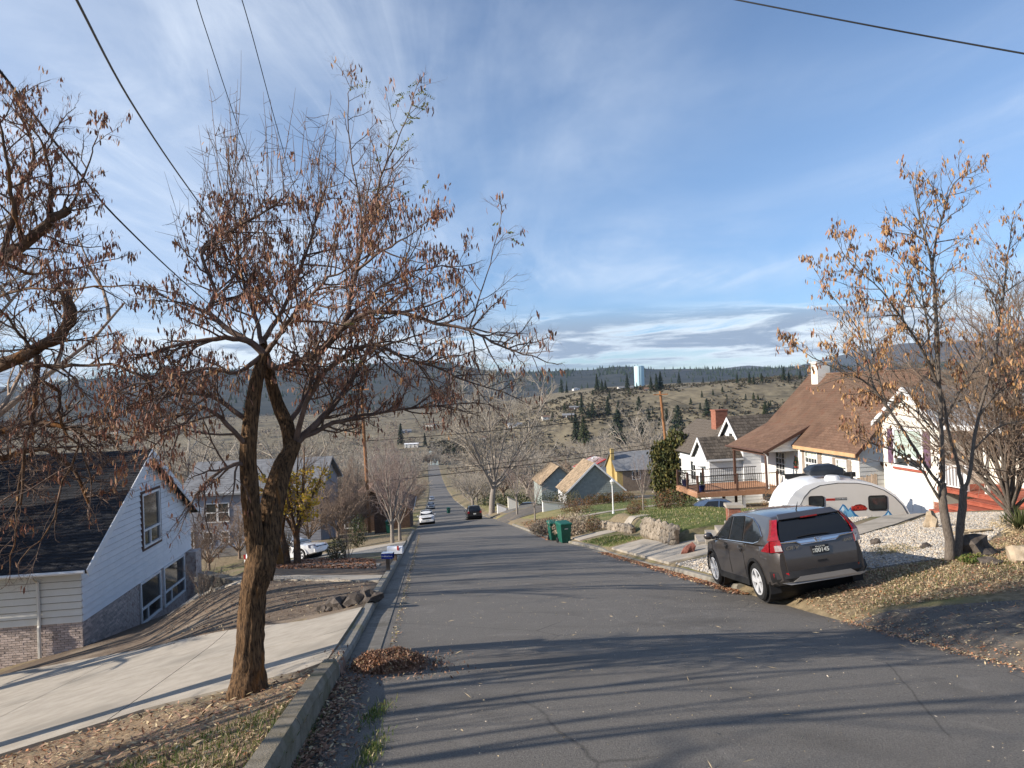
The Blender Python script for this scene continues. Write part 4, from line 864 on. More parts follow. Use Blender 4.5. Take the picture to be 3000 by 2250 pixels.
def deck():
    o = empty('wooden_deck', hloc(48.3, 23, -6.), SRZ, 'raised tan wooden deck with dark metal railings before the brown roofed house', 'deck')
    x0, x1, y0, y1, z = -.75, 2.9, -5.75, -.05, .72
    for k in range(26): mb = MB(); a = y0+k*(y1-y0)/26; mb.b2((x0, a+.008, z-.04), (x1, a+(y1-y0)/26-.008, z)); mb.build('deck_board', 'deckwood', o)
    for p, q in (((x0-.04, y0-.05, z-.34), (x1+.04, y0-.001, z-.042)), ((x1+.001, y0, z-.34), (x1+.05, y1, z-.042)), ((x0-.05, y0, z-.34), (x0-.001, y1, z-.042))): mb = MB(); mb.b2(p, q); mb.build('fascia', 'deckwood', o)
    for x, y in ((x1-.25, y0+.2), (x0+.35, y0+.2), (x1-.25, -2.6), (x0+.35, -2.6)):
        w = o.matrix_basis @ Vector((x, y, 0)); zz = zg(w.x, w.y)+6.-.1; mb = MB(); mb.b2((x-.08, y-.08, zz), (x+.08, y+.08, z-.345)); mb.build('support_post', 'trimwhite' if x > 1 else 'post', o)
    bars(o, Fr((0, y0+.05, 0), (1, 0, 0), (0, 0, 1)), x0, x1, z, z+1.0, (x0+.05, (x0+x1)/2, x1-.05), .14, 'rail', 'brown_trim')
    bars(o, Fr((x1-.05, 0, 0), (0, 1, 0), (0, 0, 1)), y0+.11, y1, z, z+1.0, (-3.1, -.4), .14, 'rail', 'brown_trim')
    bars(o, Fr((x0+.05, 0, 0), (0, 1, 0), (0, 0, 1)), y0+.11, y1, z, z+1.0, (-3.9,), .14, 'rail', 'brown_trim')
deck()
# ---- F: white cottage with dark shake roofs
def house_shakes():
    zb = -7.2; h = empty('shake_roof_house', hloc(62, 23, zb), SRZ, 'white cottage with steep dark shake gables behind the deck', 'house')
    bpy.context.view_layer.update(); B = zb
    def gable_wing(x0, x1, y0, y1, e, ap, o, wm, rm, lim, front=True, pw=.24, ph=.3):
        c = (x0+x1)/2; hw = (x1-x0)/2; mb = MB(); mb.prism([(x0, y0+.02, 0), (x1, y0+.02, 0), (x1, y0+.02, e), (c, y0+.02, ap), (x0, y0+.02, e)], (0, y1-y0, 0)); mb.build('wall', wm, h)
        rise = ap-e; k = (hw+o)/hw; L = math.hypot(hw*k, rise*k); ez = ap-rise*k
        a = Fr((x1+o, y0-.3, ez+.05), (0, 1, 0), (-hw*k, 0, rise*k)); b = Fr((x0-o, y1, ez+.05), (0, -1, 0), (hw*k, 0, rise*k)); D = y1-y0+.3
        for s in (a, b): shell(h, 'roof', s, [(0, 0), (D, 0), (D, L), (0, L)], .1, 'roofdeck')
        pieces(h, 'shake', a, [(0, 0), (D, 0), (D, L), (0, L)], pw, ph, .02, .035, rm, wedge=True, lap=.06, jit=.35, limit=lim, rnd=21)
        for sg in (-1, 1):
            mb = MB(); xe = c+sg*hw*k; mb.prism([(xe, y0-.34, ez-.14), (xe, y0-.34, ez+.08), (c, y0-.34, ap+.1), (c, y0-.34, ap-.14)], (0, .05, 0)); mb.build('rake_board', 'trimwhite', h)
        mb = MB(); mb.b2((x1+o-.02, y0-.3, ez-.1), (x1+o+.05, y1, ez+.04)); mb.build('fascia', 'trimwhite', h)
        f = Fr((x0, y0, 0), (1, 0, 0), (0, 0, 1)); planks(h, 'siding_board', f, [(0, 0), (2*hw, 0), (2*hw, e), (hw, ap), (0, e)], .24, wm, .016)
        g = Fr((x1, y0, 0), (0, 1, 0), (0, 0, 1)); planks(h, 'siding_board', g, [(0, 0), (y1-y0, 0), (y1-y0, e), (0, e)], .24, wm, .016)
        return f
    f = gable_wing(7.4, 11.1, 0, 7, 4.35, 6.05, .25, 'white', 'shake_dark', 200)
    window(h, f, 1.6, 3.85, 2.2, 4.95, mid=.5, bar=.09, n0=.018); window(h, f, 2.2, 1.3, 3.2, 2.6, mid=.5, nx=2, bar=.09, n0=.018)
    f = gable_wing(8.35, 10.95, -2.5, -.02, 3.45, 4.7, .2, 'white', 'shake_dark', 100)
    door(h, f, .8, .3, 1.75, 2.35, n0=.018, glass=True); mb = MB(); mb.prism([(8.9, -2.95, 2.75), (10.35, -2.95, 2.75), (9.62, -2.95, 3.55)], (0, .45, 0)); mb.build('door_hood', 'trimwhite', h)
    # low wing under the eave on the near side
    mb = MB(); mb.b2((11.1, 1.6, 0), (12.75, 7, 3.25)); mb.build('wall', 'white', h); s = Fr((13.0, 1.35, 3.1), (0, 1, 0), (-1.75, 0, 1.25)); shell(h, 'roof', s, [(0, 0), (5.6, 0), (5.6, 2.15), (0, 2.15)], .1, 'roofdeck')
    pieces(h, 'shake', s, [(0, 0), (5.6, 0), (5.6, 2.15), (0, 2.15)], .24, .3, .02, .035, 'shake_dark', wedge=True, lap=.06, jit=.35, limit=60, rnd=23)
    g = Fr((12.75, 1.6, 0), (0, 1, 0), (0, 0, 1)); planks(h, 'siding_board', g, [(0, 0), (5, 0), (5, 3.2), (0, 3.2)], .24, 'white', .016)
    f = Fr((11.1, 1.6, 0), (1, 0, 0), (0, 0, 1)); planks(h, 'siding_board', f, [(0, 0), (1.65, 0), (1.65, 3.2), (0, 3.2)], .24, 'white', .016)
    # main body with the ridge along the street
    mb = MB(); mb.prism([(0, -1.6, 0), (0, 4, 0), (0, 4, 3.45), (0, 1.2, 5.5), (0, -1.6, 3.45)], (8.2, 0, 0)); mb.build('wall', 'white', h)
    s = Fr((-.3, -1.95, 3.25), (1, 0, 0), (0, 3.15, 2.4)); L = math.hypot(3.15, 2.4); shell(h, 'roof', s, [(0, 0), (8.6, 0), (8.6, L), (0, L)], .12, 'roofdeck')
    pieces(h, 'shake', s, [(0, 0), (8.6, 0), (8.6, L), (0, L)], .24, .3, .02, .035, 'shake_dark', wedge=True, lap=.06, jit=.35, limit=120, rnd=24)
    s = Fr((8.3, 4.35, 3.25), (-1, 0, 0), (0, -3.15, 2.4)); shell(h, 'roof', s, [(0, 0), (8.6, 0), (8.6, L), (0, L)], .12, 'shake_dark')
    f = Fr((0, -1.6, 0), (1, 0, 0), (0, 0, 1)); planks(h, 'siding_board', f, [(0, 0), (7.3, 0), (7.3, 3.3), (0, 3.3)], .24, 'white', .016); window(h, f, 2.2, 1.2, 3.2, 2.6, mid=.5, nx=2, bar=.09, n0=.018); window(h, f, 5.2, 1.2, 6.2, 2.6, mid=.5, nx=2, bar=.09, n0=.018)
    mb = MB(); mb.b2((4.85, .35, 3.5), (5.75, 1.35, 6.5)); ch = mb.build('chimney', 'brick_red', h); mb = MB(); mb.b2((4.8, .3, 6.5), (5.8, 1.4, 6.6)); mb.build('chimney_cap', 'brick_red', ch)
    fb = Fr((5.75, .35, 0), (0, 1, 0), (0, 0, 1)); pieces(ch, 'brick', fb, [(0, 4.8), (1.0, 4.8), (1.0, 6.5), (0, 6.5)], .22, .085, .014, .015, 'brick_red', n0=.0, rnd=25)
    return h
house_shakes()
# ---- G: blue green shingled garage and wing; H: yellow house
def house_shingled():
    a = at(1661, 1443, 75); b = at(1829, 1428, 75); zb = min(zg(a.x, a.y), zg(b.x, b.y))-.3; h = empty('shingled_house', (a.x, 75, zb), SRZ, 'blue green shingle sided house with tan shake roof', 'house')
    bpy.context.view_layer.update(); w = (b-a).length; e = a.z-zb+.15; ap = at(1742, 1358, 75).z-zb; g = Fr((0, 0, 0), (0, 1, 0), (0, 0, 1))
    mb = MB(); mb.prism([(-.02, 0, 0), (-.02, w, 0), (-.02, w, e), (-.02, w/2, ap), (-.02, 0, e)], (-4.6, 0, 0)); mb.build('wall', 'bluegreen', h)
    pieces(h, 'wall_shingle', g, [(0, 0), (w, 0), (w, e), (w/2, ap), (0, e)], .26, .23, .012, .022, 'bluegreen', wedge=True, lap=.02, jit=.3, rnd=31)
    rise = ap-e; k = 1.1; L = math.hypot(w/2*k, rise*k); ez = ap-rise*k
    s = Fr((-4.9, w/2-w/2*k, ez+.06), (1, 0, 0), (0, w/2*k, rise*k)); shell(h, 'roof', s, [(0, 0), (5.2, 0), (5.2, L), (0, L)], .1, 'roofdeck')
    pieces(h, 'shake', s, [(0, 0), (5.2, 0), (5.2, L), (0, L)], .26, .28, .02, .035, 'shake_tan', wedge=True, lap=.06, jit=.35, limit=300, rnd=32)
    s = Fr((.3, w/2+w/2*k, ez+.06), (-1, 0, 0), (0, -w/2*k, rise*k)); shell(h, 'roof', s, [(0, 0), (5.2, 0), (5.2, L), (0, L)], .1, 'shake_tan')
    for sg in (-1, 1): mb = MB(); ye = w/2+sg*w/2*k; mb.prism([(.3, ye, ez-.14), (.3, ye, ez+.07), (.3, w/2, ap+.1), (.3, w/2, ap-.14)], (.05, 0, 0)); mb.build('rake_board', 'trimwhite', h)
    mb = MB(); mb.b2((-4.6, -.06, 0), (-.0, .0, e-.35)); mb.build('side_wall', 'white', h)
    return h
house_shingled()
def house_shingled_wing():
    a = at(1586, 1416, 88); zb = zg(a.x, 88)-.5; h = empty('shingled_wing', (a.x, 88, zb), SRZ, 'smaller shingled house wing with tan roof and one dark window', 'house'); bpy.context.view_layer.update()
    w = 4.6; e = a.z-zb; ap = e+2.0; g = Fr((0, 0, 0), (0, 1, 0), (0, 0, 1)); mb = MB(); mb.prism([(-.02, 0, 0), (-.02, w, 0), (-.02, w, e), (-.02, w/2, ap), (-.02, 0, e)], (-6, 0, 0)); mb.build('wall', 'bluegreen', h)
    pieces(h, 'wall_shingle', g, [(0, 0), (w, 0), (w, e), (w/2, ap), (0, e)], .3, .26, .012, .022, 'bluegreen', wedge=True, lap=.02, jit=.3, limit=160, rnd=33, holes=[(2.3, e-1.0, 3.3, e+.4)])
    window(h, g, 2.4, e-.9, 3.2, e+.25, mid=.5, bar=.1, n0=.0); L = math.hypot(w/2*1.12, 2.24)
    s = Fr((-6.2, w/2-w/2*1.12, ap-2.24+.05), (1, 0, 0), (0, w/2*1.12, 2.24)); shell(h, 'roof', s, [(0, 0), (6.5, 0), (6.5, L), (0, L)], .1, 'roofdeck')
    pieces(h, 'shake', s, [(0, 0), (6.5, 0), (6.5, L), (0, L)], .28, .3, .02, .035, 'shake_tan', wedge=True, lap=.06, jit=.35, limit=150, rnd=34)
    s = Fr((.3, w/2+w/2*1.12, ap-2.24+.05), (-1, 0, 0), (0, -w/2*1.12, 2.24)); shell(h, 'roof', s, [(0, 0), (6.5, 0), (6.5, L), (0, L)], .1, 'shake_tan')
house_shingled_wing()
def house_yellow():
    a = at(1808, 1400, 112); zb = a.z-2.2; h = empty('yellow_house', (a.x, 112, zb), SRZ, 'yellow stucco house with tall tapering chimney and grey roof', 'house')
    e = at(1830, 1374, 112).z-zb; ap = at(1806, 1330, 112).z-zb; w = 6.4
    mb = MB(); mb.prism([(0, 0, 0), (0, 10, 0), (0, 10, e), (0, 0, e)], (-w, 0, 0)); mb.prism([(0, 0, e), (-w, 0, e), (-w/2, 0, ap)], (0, 10, 0)); mb.build('wall', 'yellow', h); mb = MB(); mb.b2((.005, .9, 0), (.06, 10, e-.02)); mb.build('wall_shade', 'fence', h)  # brown sheet puts shade and shrubs on the front wall into colour
    L = math.hypot(w/2+.4, (ap-e)*(w/2+.4)/(w/2)); k = (ap-e)*(w/2+.4)/(w/2)
    for s in (Fr((.4, -.3, ap-k+.05), (0, 1, 0), (-w/2-.4, 0, k)), Fr((-w-.4, 10.3, ap-k+.05), (0, -1, 0), (w/2+.4, 0, k))):
        r = shell(h, 'roof', s, [(0, 0), (10.6, 0), (10.6, L), (0, L)], .12, 'roof_grey'); mb = MB(); b = 0
        while b < L-.05: s.box(mb, 0, b, 10.6, b+.26, 0, .02); b += .28
        tag(mb.build('shingle_course', 'roof_grey', r), kind='stuff')
    mb = MB(); mb.prism([(-2.6, -.4, 0), (-1.2, -.4, 0), (-1.45, -.4, e*.75), (-1.62, -.4, e+1.0), (-1.62, -.4, ap+.7), (-2.3, -.4, ap+.7), (-2.3, -.4, e+1.0), (-2.5, -.4, e*.75)], (0, .5, 0)); mb.build('chimney', 'yellow', h)
    f = Fr((0, 0, 0), (0, 1, 0), (0, 0, 1)); window(h, f, 2.5, e-1.7, 3.7, e-.5, n0=.065, gm='glass_far'); window(h, f, 6.2, e-1.7, 7.4, e-.5, n0=.065, gm='glass_far')
house_yellow()
# ---- far houses across the valley
FAR = [((1690, 1143), 12, 9, 3.0, 2.4, 'white', 'roof_grey', 'white gabled house on the far bench below the water tower', 'y', .3),
       ((1835, 1140), 20, 9, 2.8, 1.4, 'cream', 'roof_grey', 'long low ranch house on the far bench', 'x', .1),
       ((1905, 1145), 14, 9, 2.8, 1.8, 'brown_siding', 'shingle_brown', 'brown house at the foot of the water tower', 'x', -.1),
       ((1205, 1312), 15, 9, 4.6, .9, 'cream', 'white', 'two storey pale house with white flat roof across the valley', 'x', .05),
       ((1190, 1268), 14, 9, 3.0, 1.8, 'grey_siding', 'roof_grey', 'grey house above the pale two storey one', 'x', .2),
       ((1260, 1250), 13, 9, 3.0, 1.8, 'cream', 'shingle_brown', 'small cream house with brown roof on the far slope', 'x', -.2),
       ((1610, 1228), 15, 9, 2.8, 1.6, 'cream', 'shingle_brown', 'tan house low on the bare hillside', 'x', .15),
       ((1665, 1222), 13, 9, 2.8, 1.6, 'brown_siding', 'roof_grey', 'dark house beside the hillside conifers', 'x', -.1),
       ((1690, 1198), 16, 8, 2.6, 1.3, 'brown_siding', 'roof_grey', 'long dark shed on the hillside', 'x', .0),
       ((1510, 1250), 16, 9, 3.0, 1.7, 'white', 'roof_grey', 'pale house seen through the big bare elm', 'x', .1),
       ((1775, 1355), 9, 8, 3.0, 2.0, 'white', 'decal_red', 'white house with red trim among bare trees', 'y', .2),
       ((1420, 1290), 14, 9, 3.2, 1.9, 'cream', 'shingle_brown', 'cream house behind the bare street trees', 'x', .0),
       ((560, 1250), 14, 9, 3.2, 1.9, 'white', 'roof_grey', 'white house on the valley floor at left', 'x', .2),
       ((330, 1270), 14, 9, 3.2, 1.9, 'cream', 'shingle_brown', 'cream house on the valley floor far left', 'x', -.2),
       ((2010, 1370), 11, 9, 3.0, 1.8, 'brown_siding', 'roof_grey', 'dark roofed house behind the arborvitae', 'x', .1)]
for (u, v), w, d, hh, rh, wm, rm, lab, rd, rz in FAR:
    p = gp(u, v); p.z -= .4
    if (u, v) == (1775, 1355): p = at(1775, 1372, 150); p.z -= 3
    if (u, v) == (2010, 1370): p = at(2010, 1372, 140); p.z -= 3
    wn = [(w*k, .9, w*k+1.3, 2.1) for k in (.12, .42, .72)]
    if hh > 4: wn += [(w*k, 3.1, w*k+1.3, 4.2) for k in (.12, .42, .72)]
    box_house('far_house', lab, p, rz, w, d, hh, rh, wm, rm, wn, ridge=rd, parts=False, doors=[(w*.3, 0, w*.3+.95, 2.05)], siding=False)
# ------------------------------------------------------------------ vehicles
def arch(y, axles, ra, zc, base):
    z = base
    for ya in axles:
        d = abs(y-ya)
        if d < ra: z = max(z, zc+math.sqrt(ra*ra-d*d))
    return z
def loft(rings, close=True):
    mb = MB(); n = len(rings[0])
    for r in rings: mb.v += r
    for i in range(len(rings)-1):
        for k in range(n if close else n-1): mb.f.append((i*n+k, i*n+(k+1) % n, (i+1)*n+(k+1) % n, (i+1)*n+k))
    mb.f += [tuple(range(n))[::-1], tuple((len(rings)-1)*n+k for k in range(n))]; mb.m = [0]*len(mb.f); return mb
def mirror(h): return h+[(-x, y, z) for x, y, z in reversed(h)]
def wheel(parent, x, y, r, w, side, spokes=5, hero=False, rimm='rim'):
    o = empty('wheel', (x, y, r)); o.parent = parent; s = side
    t = MB(); t.lathe([(r*.69, -w/2), (r*.93, -w/2), (r, -w*.36), (r, w*.36), (r*.93, w/2), (r*.69, w/2)], 28, axis='x', cap=False); t.build('tyre', 'tyre', o, ang=35)
    bk = MB(); bk.lathe([(r*.66, s*w*.1), (r*.66, s*w*.26), (.02, s*w*.24)], 24, axis='x'); bk.build('recess_shade', 'black', o)  # black disc paints the shade of the recess behind the spokes
    m = MB(); m.lathe([(r*.71, s*w*.5), (r*.68, s*w*.525), (r*.64, s*w*.51), (r*.63, s*w*.3), (r*.66, s*w*.28)], 28, axis='x', cap=False)
    for k in range(spokes):
        for dd in ((-.09, .09) if hero else (0,)):
            a = 2*math.pi*k/spokes+dd; a2 = a+(.22 if hero else 0); c0 = Vector((s*w*.44, math.cos(a)*.05, math.sin(a)*.05)); c1 = Vector((s*w*.5, math.cos(a2)*r*.62, math.sin(a2)*r*.62))
            d = (c1-c0).normalized(); t2 = d.cross(Vector((1, 0, 0))).normalized()*r*(.075 if hero else .11)
            t3 = t2*1.5; e = Vector((s*.03, 0, 0)); m.hexa([c0-t2-e, c0+t2-e, c1+t3-e, c1-t3-e, c0-t2, c0+t2, c1+t3, c1-t3])
    m.lathe([(.07, s*w*.2), (.07, s*w*.46), (.04, s*w*.48)], 12, axis='x'); m.build('rim', rimm, o, ang=30)
    return o
def ground_matrix(x, y, hx, hy, dz=0., flat=1.):
    """stand a vehicle heading (hx, hy) on the sloping ground"""
    f = Vector((hx, hy, 0)).normalized(); p = Vector((x, y)); q = 1.2
    z1 = zg(x+f.x*q, y+f.y*q); z0 = zg(x-f.x*q, y-f.y*q); r = Vector((f.y, -f.x, 0)); zr = zg(x+r.x*.7, y+r.y*.7); zl = zg(x-r.x*.7, y-r.y*.7)
    f = Vector((f.x, f.y, flat*(z1-z0)/(2*q))).normalized(); r = Vector((r.x, r.y, max(-.1, min(.1, (zr-zl)/1.4)))).normalized(); u = r.cross(f).normalized(); r = f.cross(u)
    o = Vector((x, y, (z0+z1+zl+zr)/4+dz)); return Matrix(((r.x, f.x, u.x, o.x), (r.y, f.y, u.y, o.y), (r.z, f.z, u.z, o.z), (0, 0, 0, 1)))
def car(name, label, mw, paint, L=4.55, Wd=1.82, H=1.65, wb=2.62, wr=.345, belt=1.0, ro=1.0, hood=1.0, gh=None, kind='suv', hero=False, group=None, claddm='black', plate=True):
    """front towards local +y; gh = stations of the greenhouse (y, base z, top z, base half width, top half width)"""
    o = empty(name, label=label, cat='car', group=group, mw=mw); hw = Wd/2; y0 = -L/2; ra_ = y0+ro; fa = ra_+wb; ax = (ra_, fa); RA = wr+.055
    ys_ = sorted(set([round(v, 3) for v in list(np.linspace(y0, L/2, 30))+[a+d for a in ax for d in np.linspace(-RA, RA, 13)]]))
    ztop = lambda y: float(np.interp(y, [y0, y0+.06, y0+.5, fa-.75, fa-.45, fa+.1, L/2-.15, L/2], [belt-.12, belt-.03, belt, belt, hood, hood-.05, hood-.19, hood-.36]))
    wf = lambda y: hw*float(np.interp(y, [y0, y0+.05, y0+.25, y0+.8, fa-.2, L/2-.6, L/2-.2, L/2], [.86, .925, .975, 1, 1, .97, .86, .72]))
    zlow = lambda y: float(np.interp(y, [y0, y0+.3, L/2-.35, L/2], [.44, .33, .27, .30]))
    rings = []; clad = []
    for y in ys_:
        w = wf(y); zt = ztop(y); zb = arch(y, ax, RA, wr, zlow(y)); k = (zt-zb)
        rings.append(mirror([(0, y, zb), (w*.93, y, zb), (w*.985, y, zb+.06*min(1, k)), (w*.998, y, zb+k*.42), (w*1.0, y, zb+k*.58), (w*.965, y, zt-.075*min(1, k)), (w*.925, y, zt-.012), (w*.6, y, zt+.015), (0, y, zt+.03)]))
    body = loft(rings).build('body', paint, o, ang=42)
    # lower cladding band and wheel well liners
    for a in ax:
        m = MB(); m.lathe([(RA-.005, -hw*.9), (RA-.005, hw*.9)], 24, (0, a, wr), 'x'); m.build('wheel_well', 'black', o)
        for s in (-1, 1):
            m = MB(); pts = []
            for t in np.linspace(-.15, math.pi+.15, 17): pts.append((math.cos(t), math.sin(t)))
            for i in range(len(pts)-1):
                (c0, s0), (c1, s1) = pts[i], pts[i+1]; x0 = s*(wf(a)*.985); x1 = s*(wf(a)*1.0+.008); r0, r1 = RA-.01, RA+.045
                m.hexa([(x0, a+c0*r0, wr+s0*r0), (x0, a+c0*r1, wr+s0*r1), (x0, a+c1*r1, wr+s1*r1), (x0, a+c1*r0, wr+s1*r0), (x1, a+c0*r0, wr+s0*r0), (x1, a+c0*r1, wr+s0*r1), (x1, a+c1*r1, wr+s1*r1), (x1, a+c1*r0, wr+s1*r0)])
            m.build('arch_trim', claddm, o)
            wheel(o, s*(hw-.12), a, wr, .225, s, 5, hero)
    for s in (-1, 1): m = MB(); m.b2((s*hw*.955, ra_+RA, .245), (s*hw*1.004, fa-RA, .37)); m.build('sill', claddm, o)
    g = gh; R2 = []
    for (y, zb, zt, wb_, wt) in g: R2.append(mirror([(0, y, zb), (wb_, y, zb), (wb_*.995, y, zb+.02), (wt+.02, y, zt-.085), (wt-.03, y, zt-.025), (wt*.6, y, zt), (0, y, zt+.012)]))
    loft(R2).build('roof', paint, o, ang=40)
    gy = [q[0] for q in g]
    def sp_(s, y, t, out=.006):
        zb = np.interp(y, gy, [q[1] for q in g]); zt = np.interp(y, gy, [q[2] for q in g]); wb_ = np.interp(y, gy, [q[3] for q in g]); wt = np.interp(y, gy, [q[4] for q in g])
        a = Vector((wb_*.995, y, zb+.02)); b = Vector((wt+.02, y, zt-.085)); p = a*(1-t)+b*t; return Vector((s*(p.x+out), p.y, p.z))
    return o, sp_, wf, ztop, dict(y0=y0, fa=fa, ra=ra_, hw=hw)
def poly_panel(parent, name, pts, m, th=.004, n=None):
    mb = MB(); a = [Vector(p) for p in pts]; nn = (a[1]-a[0]).cross(a[2]-a[0]).normalized() if n is None else Vector(n).normalized()
    mb.prism(a, nn*th); return mb.build(name, m, parent)
# ---- the parked SUV in front
def suv_front():
    pr = Vector((4.52, 13.15)); hd = Vector((-.045, 1)).normalized(); rt = Vector((hd.y, -hd.x)); c = pr+rt*.79+hd*1.27
    mw = ground_matrix(c.x, c.y, hd.x, hd.y, -.03) @ Matrix.Scale(.95, 4)
    GH = [(-2.235, 1.10, 1.16, .76, .73), (-2.17, 1.10, 1.28, .80, .71), (-2.05, 1.10, 1.45, .835, .675), (-1.95, 1.095, 1.56, .85, .65), (-1.75, 1.09, 1.615, .86, .63), (-1.0, 1.08, 1.655, .865, .615), (-.2, 1.07, 1.66, .865, .61), (.35, 1.06, 1.615, .86, .62), (.75, 1.05, 1.46, .85, .655), (1.2, 1.04, 1.21, .835, .70), (1.5, 1.02, 1.08, .81, .74)]
    o, sp_, wf, zt, d = car('parked_suv', 'grey brown compact SUV parked at the right, seen from behind', mw, 'carpaint', gh=GH, hero=True, hood=1.05, belt=1.09, wr=.36)
    y0 = d['y0']
    for s in (-1, 1):
        for nm, pl in (('front_window', [(1.02, .03), (1.30, .03), (.98, .52), (.66, .86), (.42, .97), (.20, 1.0), (.13, .03)]), ('rear_window', [(.04, .03), (.09, 1.0), (-.55, 1.0), (-.73, .03)]), ('quarter_window', [(-.80, .03), (-.62, .99), (-1.05, .93), (-1.40, .68), (-1.66, .32), (-1.55, .12), (-1.35, .03)])):
            q = [sp_(s, y, t, .008) for y, t in pl]; q = q if s < 0 else q[::-1]; poly_panel(o, nm, q, 'carglass', .004, (s, 0, .25))
        ch = [(1.32, 0.0), (.13, 0.0), (-.8, .0), (-1.38, 0.0), (-1.6, .10), (-1.70, .32), (-1.42, .71), (-1.05, .965), (-.55, 1.035), (.2, 1.035), (.44, 1.0)]
        MB().tube([sp_(s, y, t, .012) for y, t in ch], .011, 5).build('window_trim', 'chrome', o)
        for yh in (-.62, .28):
            w = wf(yh); mb = MB(); mb.b2((s*(w*.975), yh-.12, .95), (s*(w*.985+.03), yh+.10, .985)); mb.build('door_handle', 'carpaint', o)
            mb = MB(); mb.lathe([(.075, s*w*.99), (.07, s*(w*.99+.004))], 14, (0, yh-.01, .962), 'x'); mb.build('handle_cup', 'black', o)
        for yy in (-.78, .10, 1.18):
            w = wf(yy); mb = MB(); mb.b2((s*w*.998, yy-.005, .40), (s*(w*1.0+.0035), yy+.005, .96)); mb.build('door_seam', 'black', o)
        w = wf(-1.3); mb = MB(); mb.lathe([(.082, s*w*.997), (.082, s*(w*.998+.003))], 18, (0, -1.28, .85), 'x'); 
        mir = MB(); mir.blob((s*1.02, .98, 1.14), (.11, .075, .085), 0, 3, 2, .06); mir.b2((s*.84, .96, 1.07), (s*.95, 1.02, 1.12)); mir.build('mirror', 'carpaint', o, smooth=True)
        # tail lamps: tall strip up the D pillar and wedge below it
        Lm = [(-1.98, .96), (-2.07, .70), (-2.14, .35), (-2.20, .02)]
        out = [Vector((s*.65, -1.97, 1.545)), Vector((s*.715, -2.06, 1.42)), Vector((s*.78, -2.12, 1.29)), Vector((s*.835, -2.13, 1.19))]
        inn = [Vector((s*.60, -2.05, 1.55)), Vector((s*.66, -2.12, 1.42)), Vector((s*.70, -2.185, 1.29)), Vector((s*.715, -2.235, 1.19))]
        mb = MB(); k = s*.02
        for i in range(3): mb.hexa([out[i]+Vector((0, .12, 0)), inn[i]+Vector((0, .05, 0)), inn[i+1]+Vector((0, .05, 0)), out[i+1]+Vector((0, .12, 0)), out[i]+Vector((k, -.03, 0)), inn[i]+Vector((0, -.03, 0)), inn[i+1]+Vector((0, -.03, 0)), out[i+1]+Vector((k, -.03, 0))])
        # wedge lamp wrapping onto the flank
        a = [Vector((s*.845, -2.15, 1.19)), Vector((s*.70, -2.265, 1.19)), Vector((s*.68, -2.305, .98)), Vector((s*.875, -2.15, .98))]
        b = [Vector((s*.885, -1.80, .835)), Vector((s*.88, -1.98, 1.02))]
        mb.hexa([p+Vector((-s*.03, .08, 0)) for p in a]+a)
        mb.hexa([Vector((s*.82, -2.03, 1.15)), Vector((s*.82, -2.1, 1.19)), Vector((s*.82, -2.1, .98)), Vector((s*.82, -1.9, .98)), Vector((s*.875, -2.0, 1.12)), Vector((s*.86, -2.14, 1.18)), Vector((s*.887, -2.13, .98)), Vector((s*.905, -1.78, .985))])
        mb.build('tail_lamp', 'taillamp', o)
        mb = MB(); mb.hexa([Vector((s*.80, -2.17, 1.10)), Vector((s*.71, -2.24, 1.10)), Vector((s*.70, -2.27, .995)), Vector((s*.80, -2.18, .995)), Vector((s*.80, -2.222, 1.10)), Vector((s*.71, -2.292, 1.10)), Vector((s*.70, -2.312, .995)), Vector((s*.80, -2.228, .995))]); mb.build('reversing_lamp', 'lampclear', o)
        mb = MB(); mb.hexa([Vector((s*.88, -2.08, .50)), Vector((s*.66, -2.22, .50)), Vector((s*.66, -2.22, .60)), Vector((s*.88, -2.08, .60)), Vector((s*.885, -2.14, .50)), Vector((s*.66, -2.305, .50)), Vector((s*.66, -2.305, .60)), Vector((s*.885, -2.14, .60))]); mb.build('reflector', 'taillamp', o)
        mf = MB(); mf.b2((s*.70, d['ra']-.62, .20), (s*.9, d['ra']-.60, .42)); mf.build('mud_flap', 'black', o)
    # tailgate: lower panel, window, chrome bar, bumper, skid plate
    prof = [(.76, .99), (.76, 1.03)]
    gate = MB(); pr_ = [(-.70, -2.265, 1.14), (.70, -2.265, 1.14), (.68, -2.315, .88), (.66, -2.30, .60), (-.66, -2.30, .60), (-.68, -2.315, .88)]
    gate.add([(x, y, z) for x, y, z in pr_]+[(x, y+.12, z) for x, y, z in pr_], [(0, 1, 2, 5), (5, 2, 3, 4), (6, 11, 8, 7), (11, 10, 9, 8), (0, 6, 7, 1), (1, 7, 8, 2), (2, 8, 9, 3), (3, 9, 10, 4), (4, 10, 11, 5), (5, 11, 6, 0)]); gate.build('tailgate', 'carpaint', o, ang=50)
    win = [(-.68, -2.235, 1.165), (.68, -2.235, 1.165), (.655, -2.165, 1.31), (.585, -2.055, 1.505), (-.585, -2.055, 1.505), (-.655, -2.165, 1.31)]
    mb = MB(); mb.add([(x, y-.02, z) for x, y, z in win]+[(x, y+.06, z) for x, y, z in win], [(0, 1, 2, 5), (5, 2, 3, 4), (6, 11, 8, 7), (11, 10, 9, 8), (0, 6, 7, 1), (1, 7, 8, 2), (2, 8, 9, 3), (3, 9, 10, 4), (4, 10, 11, 5), (5, 11, 6, 0)]); mb.build('rear_window', 'carglass', o)
    mb = MB(); mb.prism([(-.58, -2.07, 1.515), (.58, -2.07, 1.515), (.52, -1.90, 1.60), (-.52, -1.90, 1.60)], (0, -.045, .03)); mb.build('spoiler', 'carpaint', o)
    mb = MB(); mb.b2((-.16, -2.12, 1.525), (.16, -2.108, 1.55)); mb.build('brake_light', 'taillamp', o)
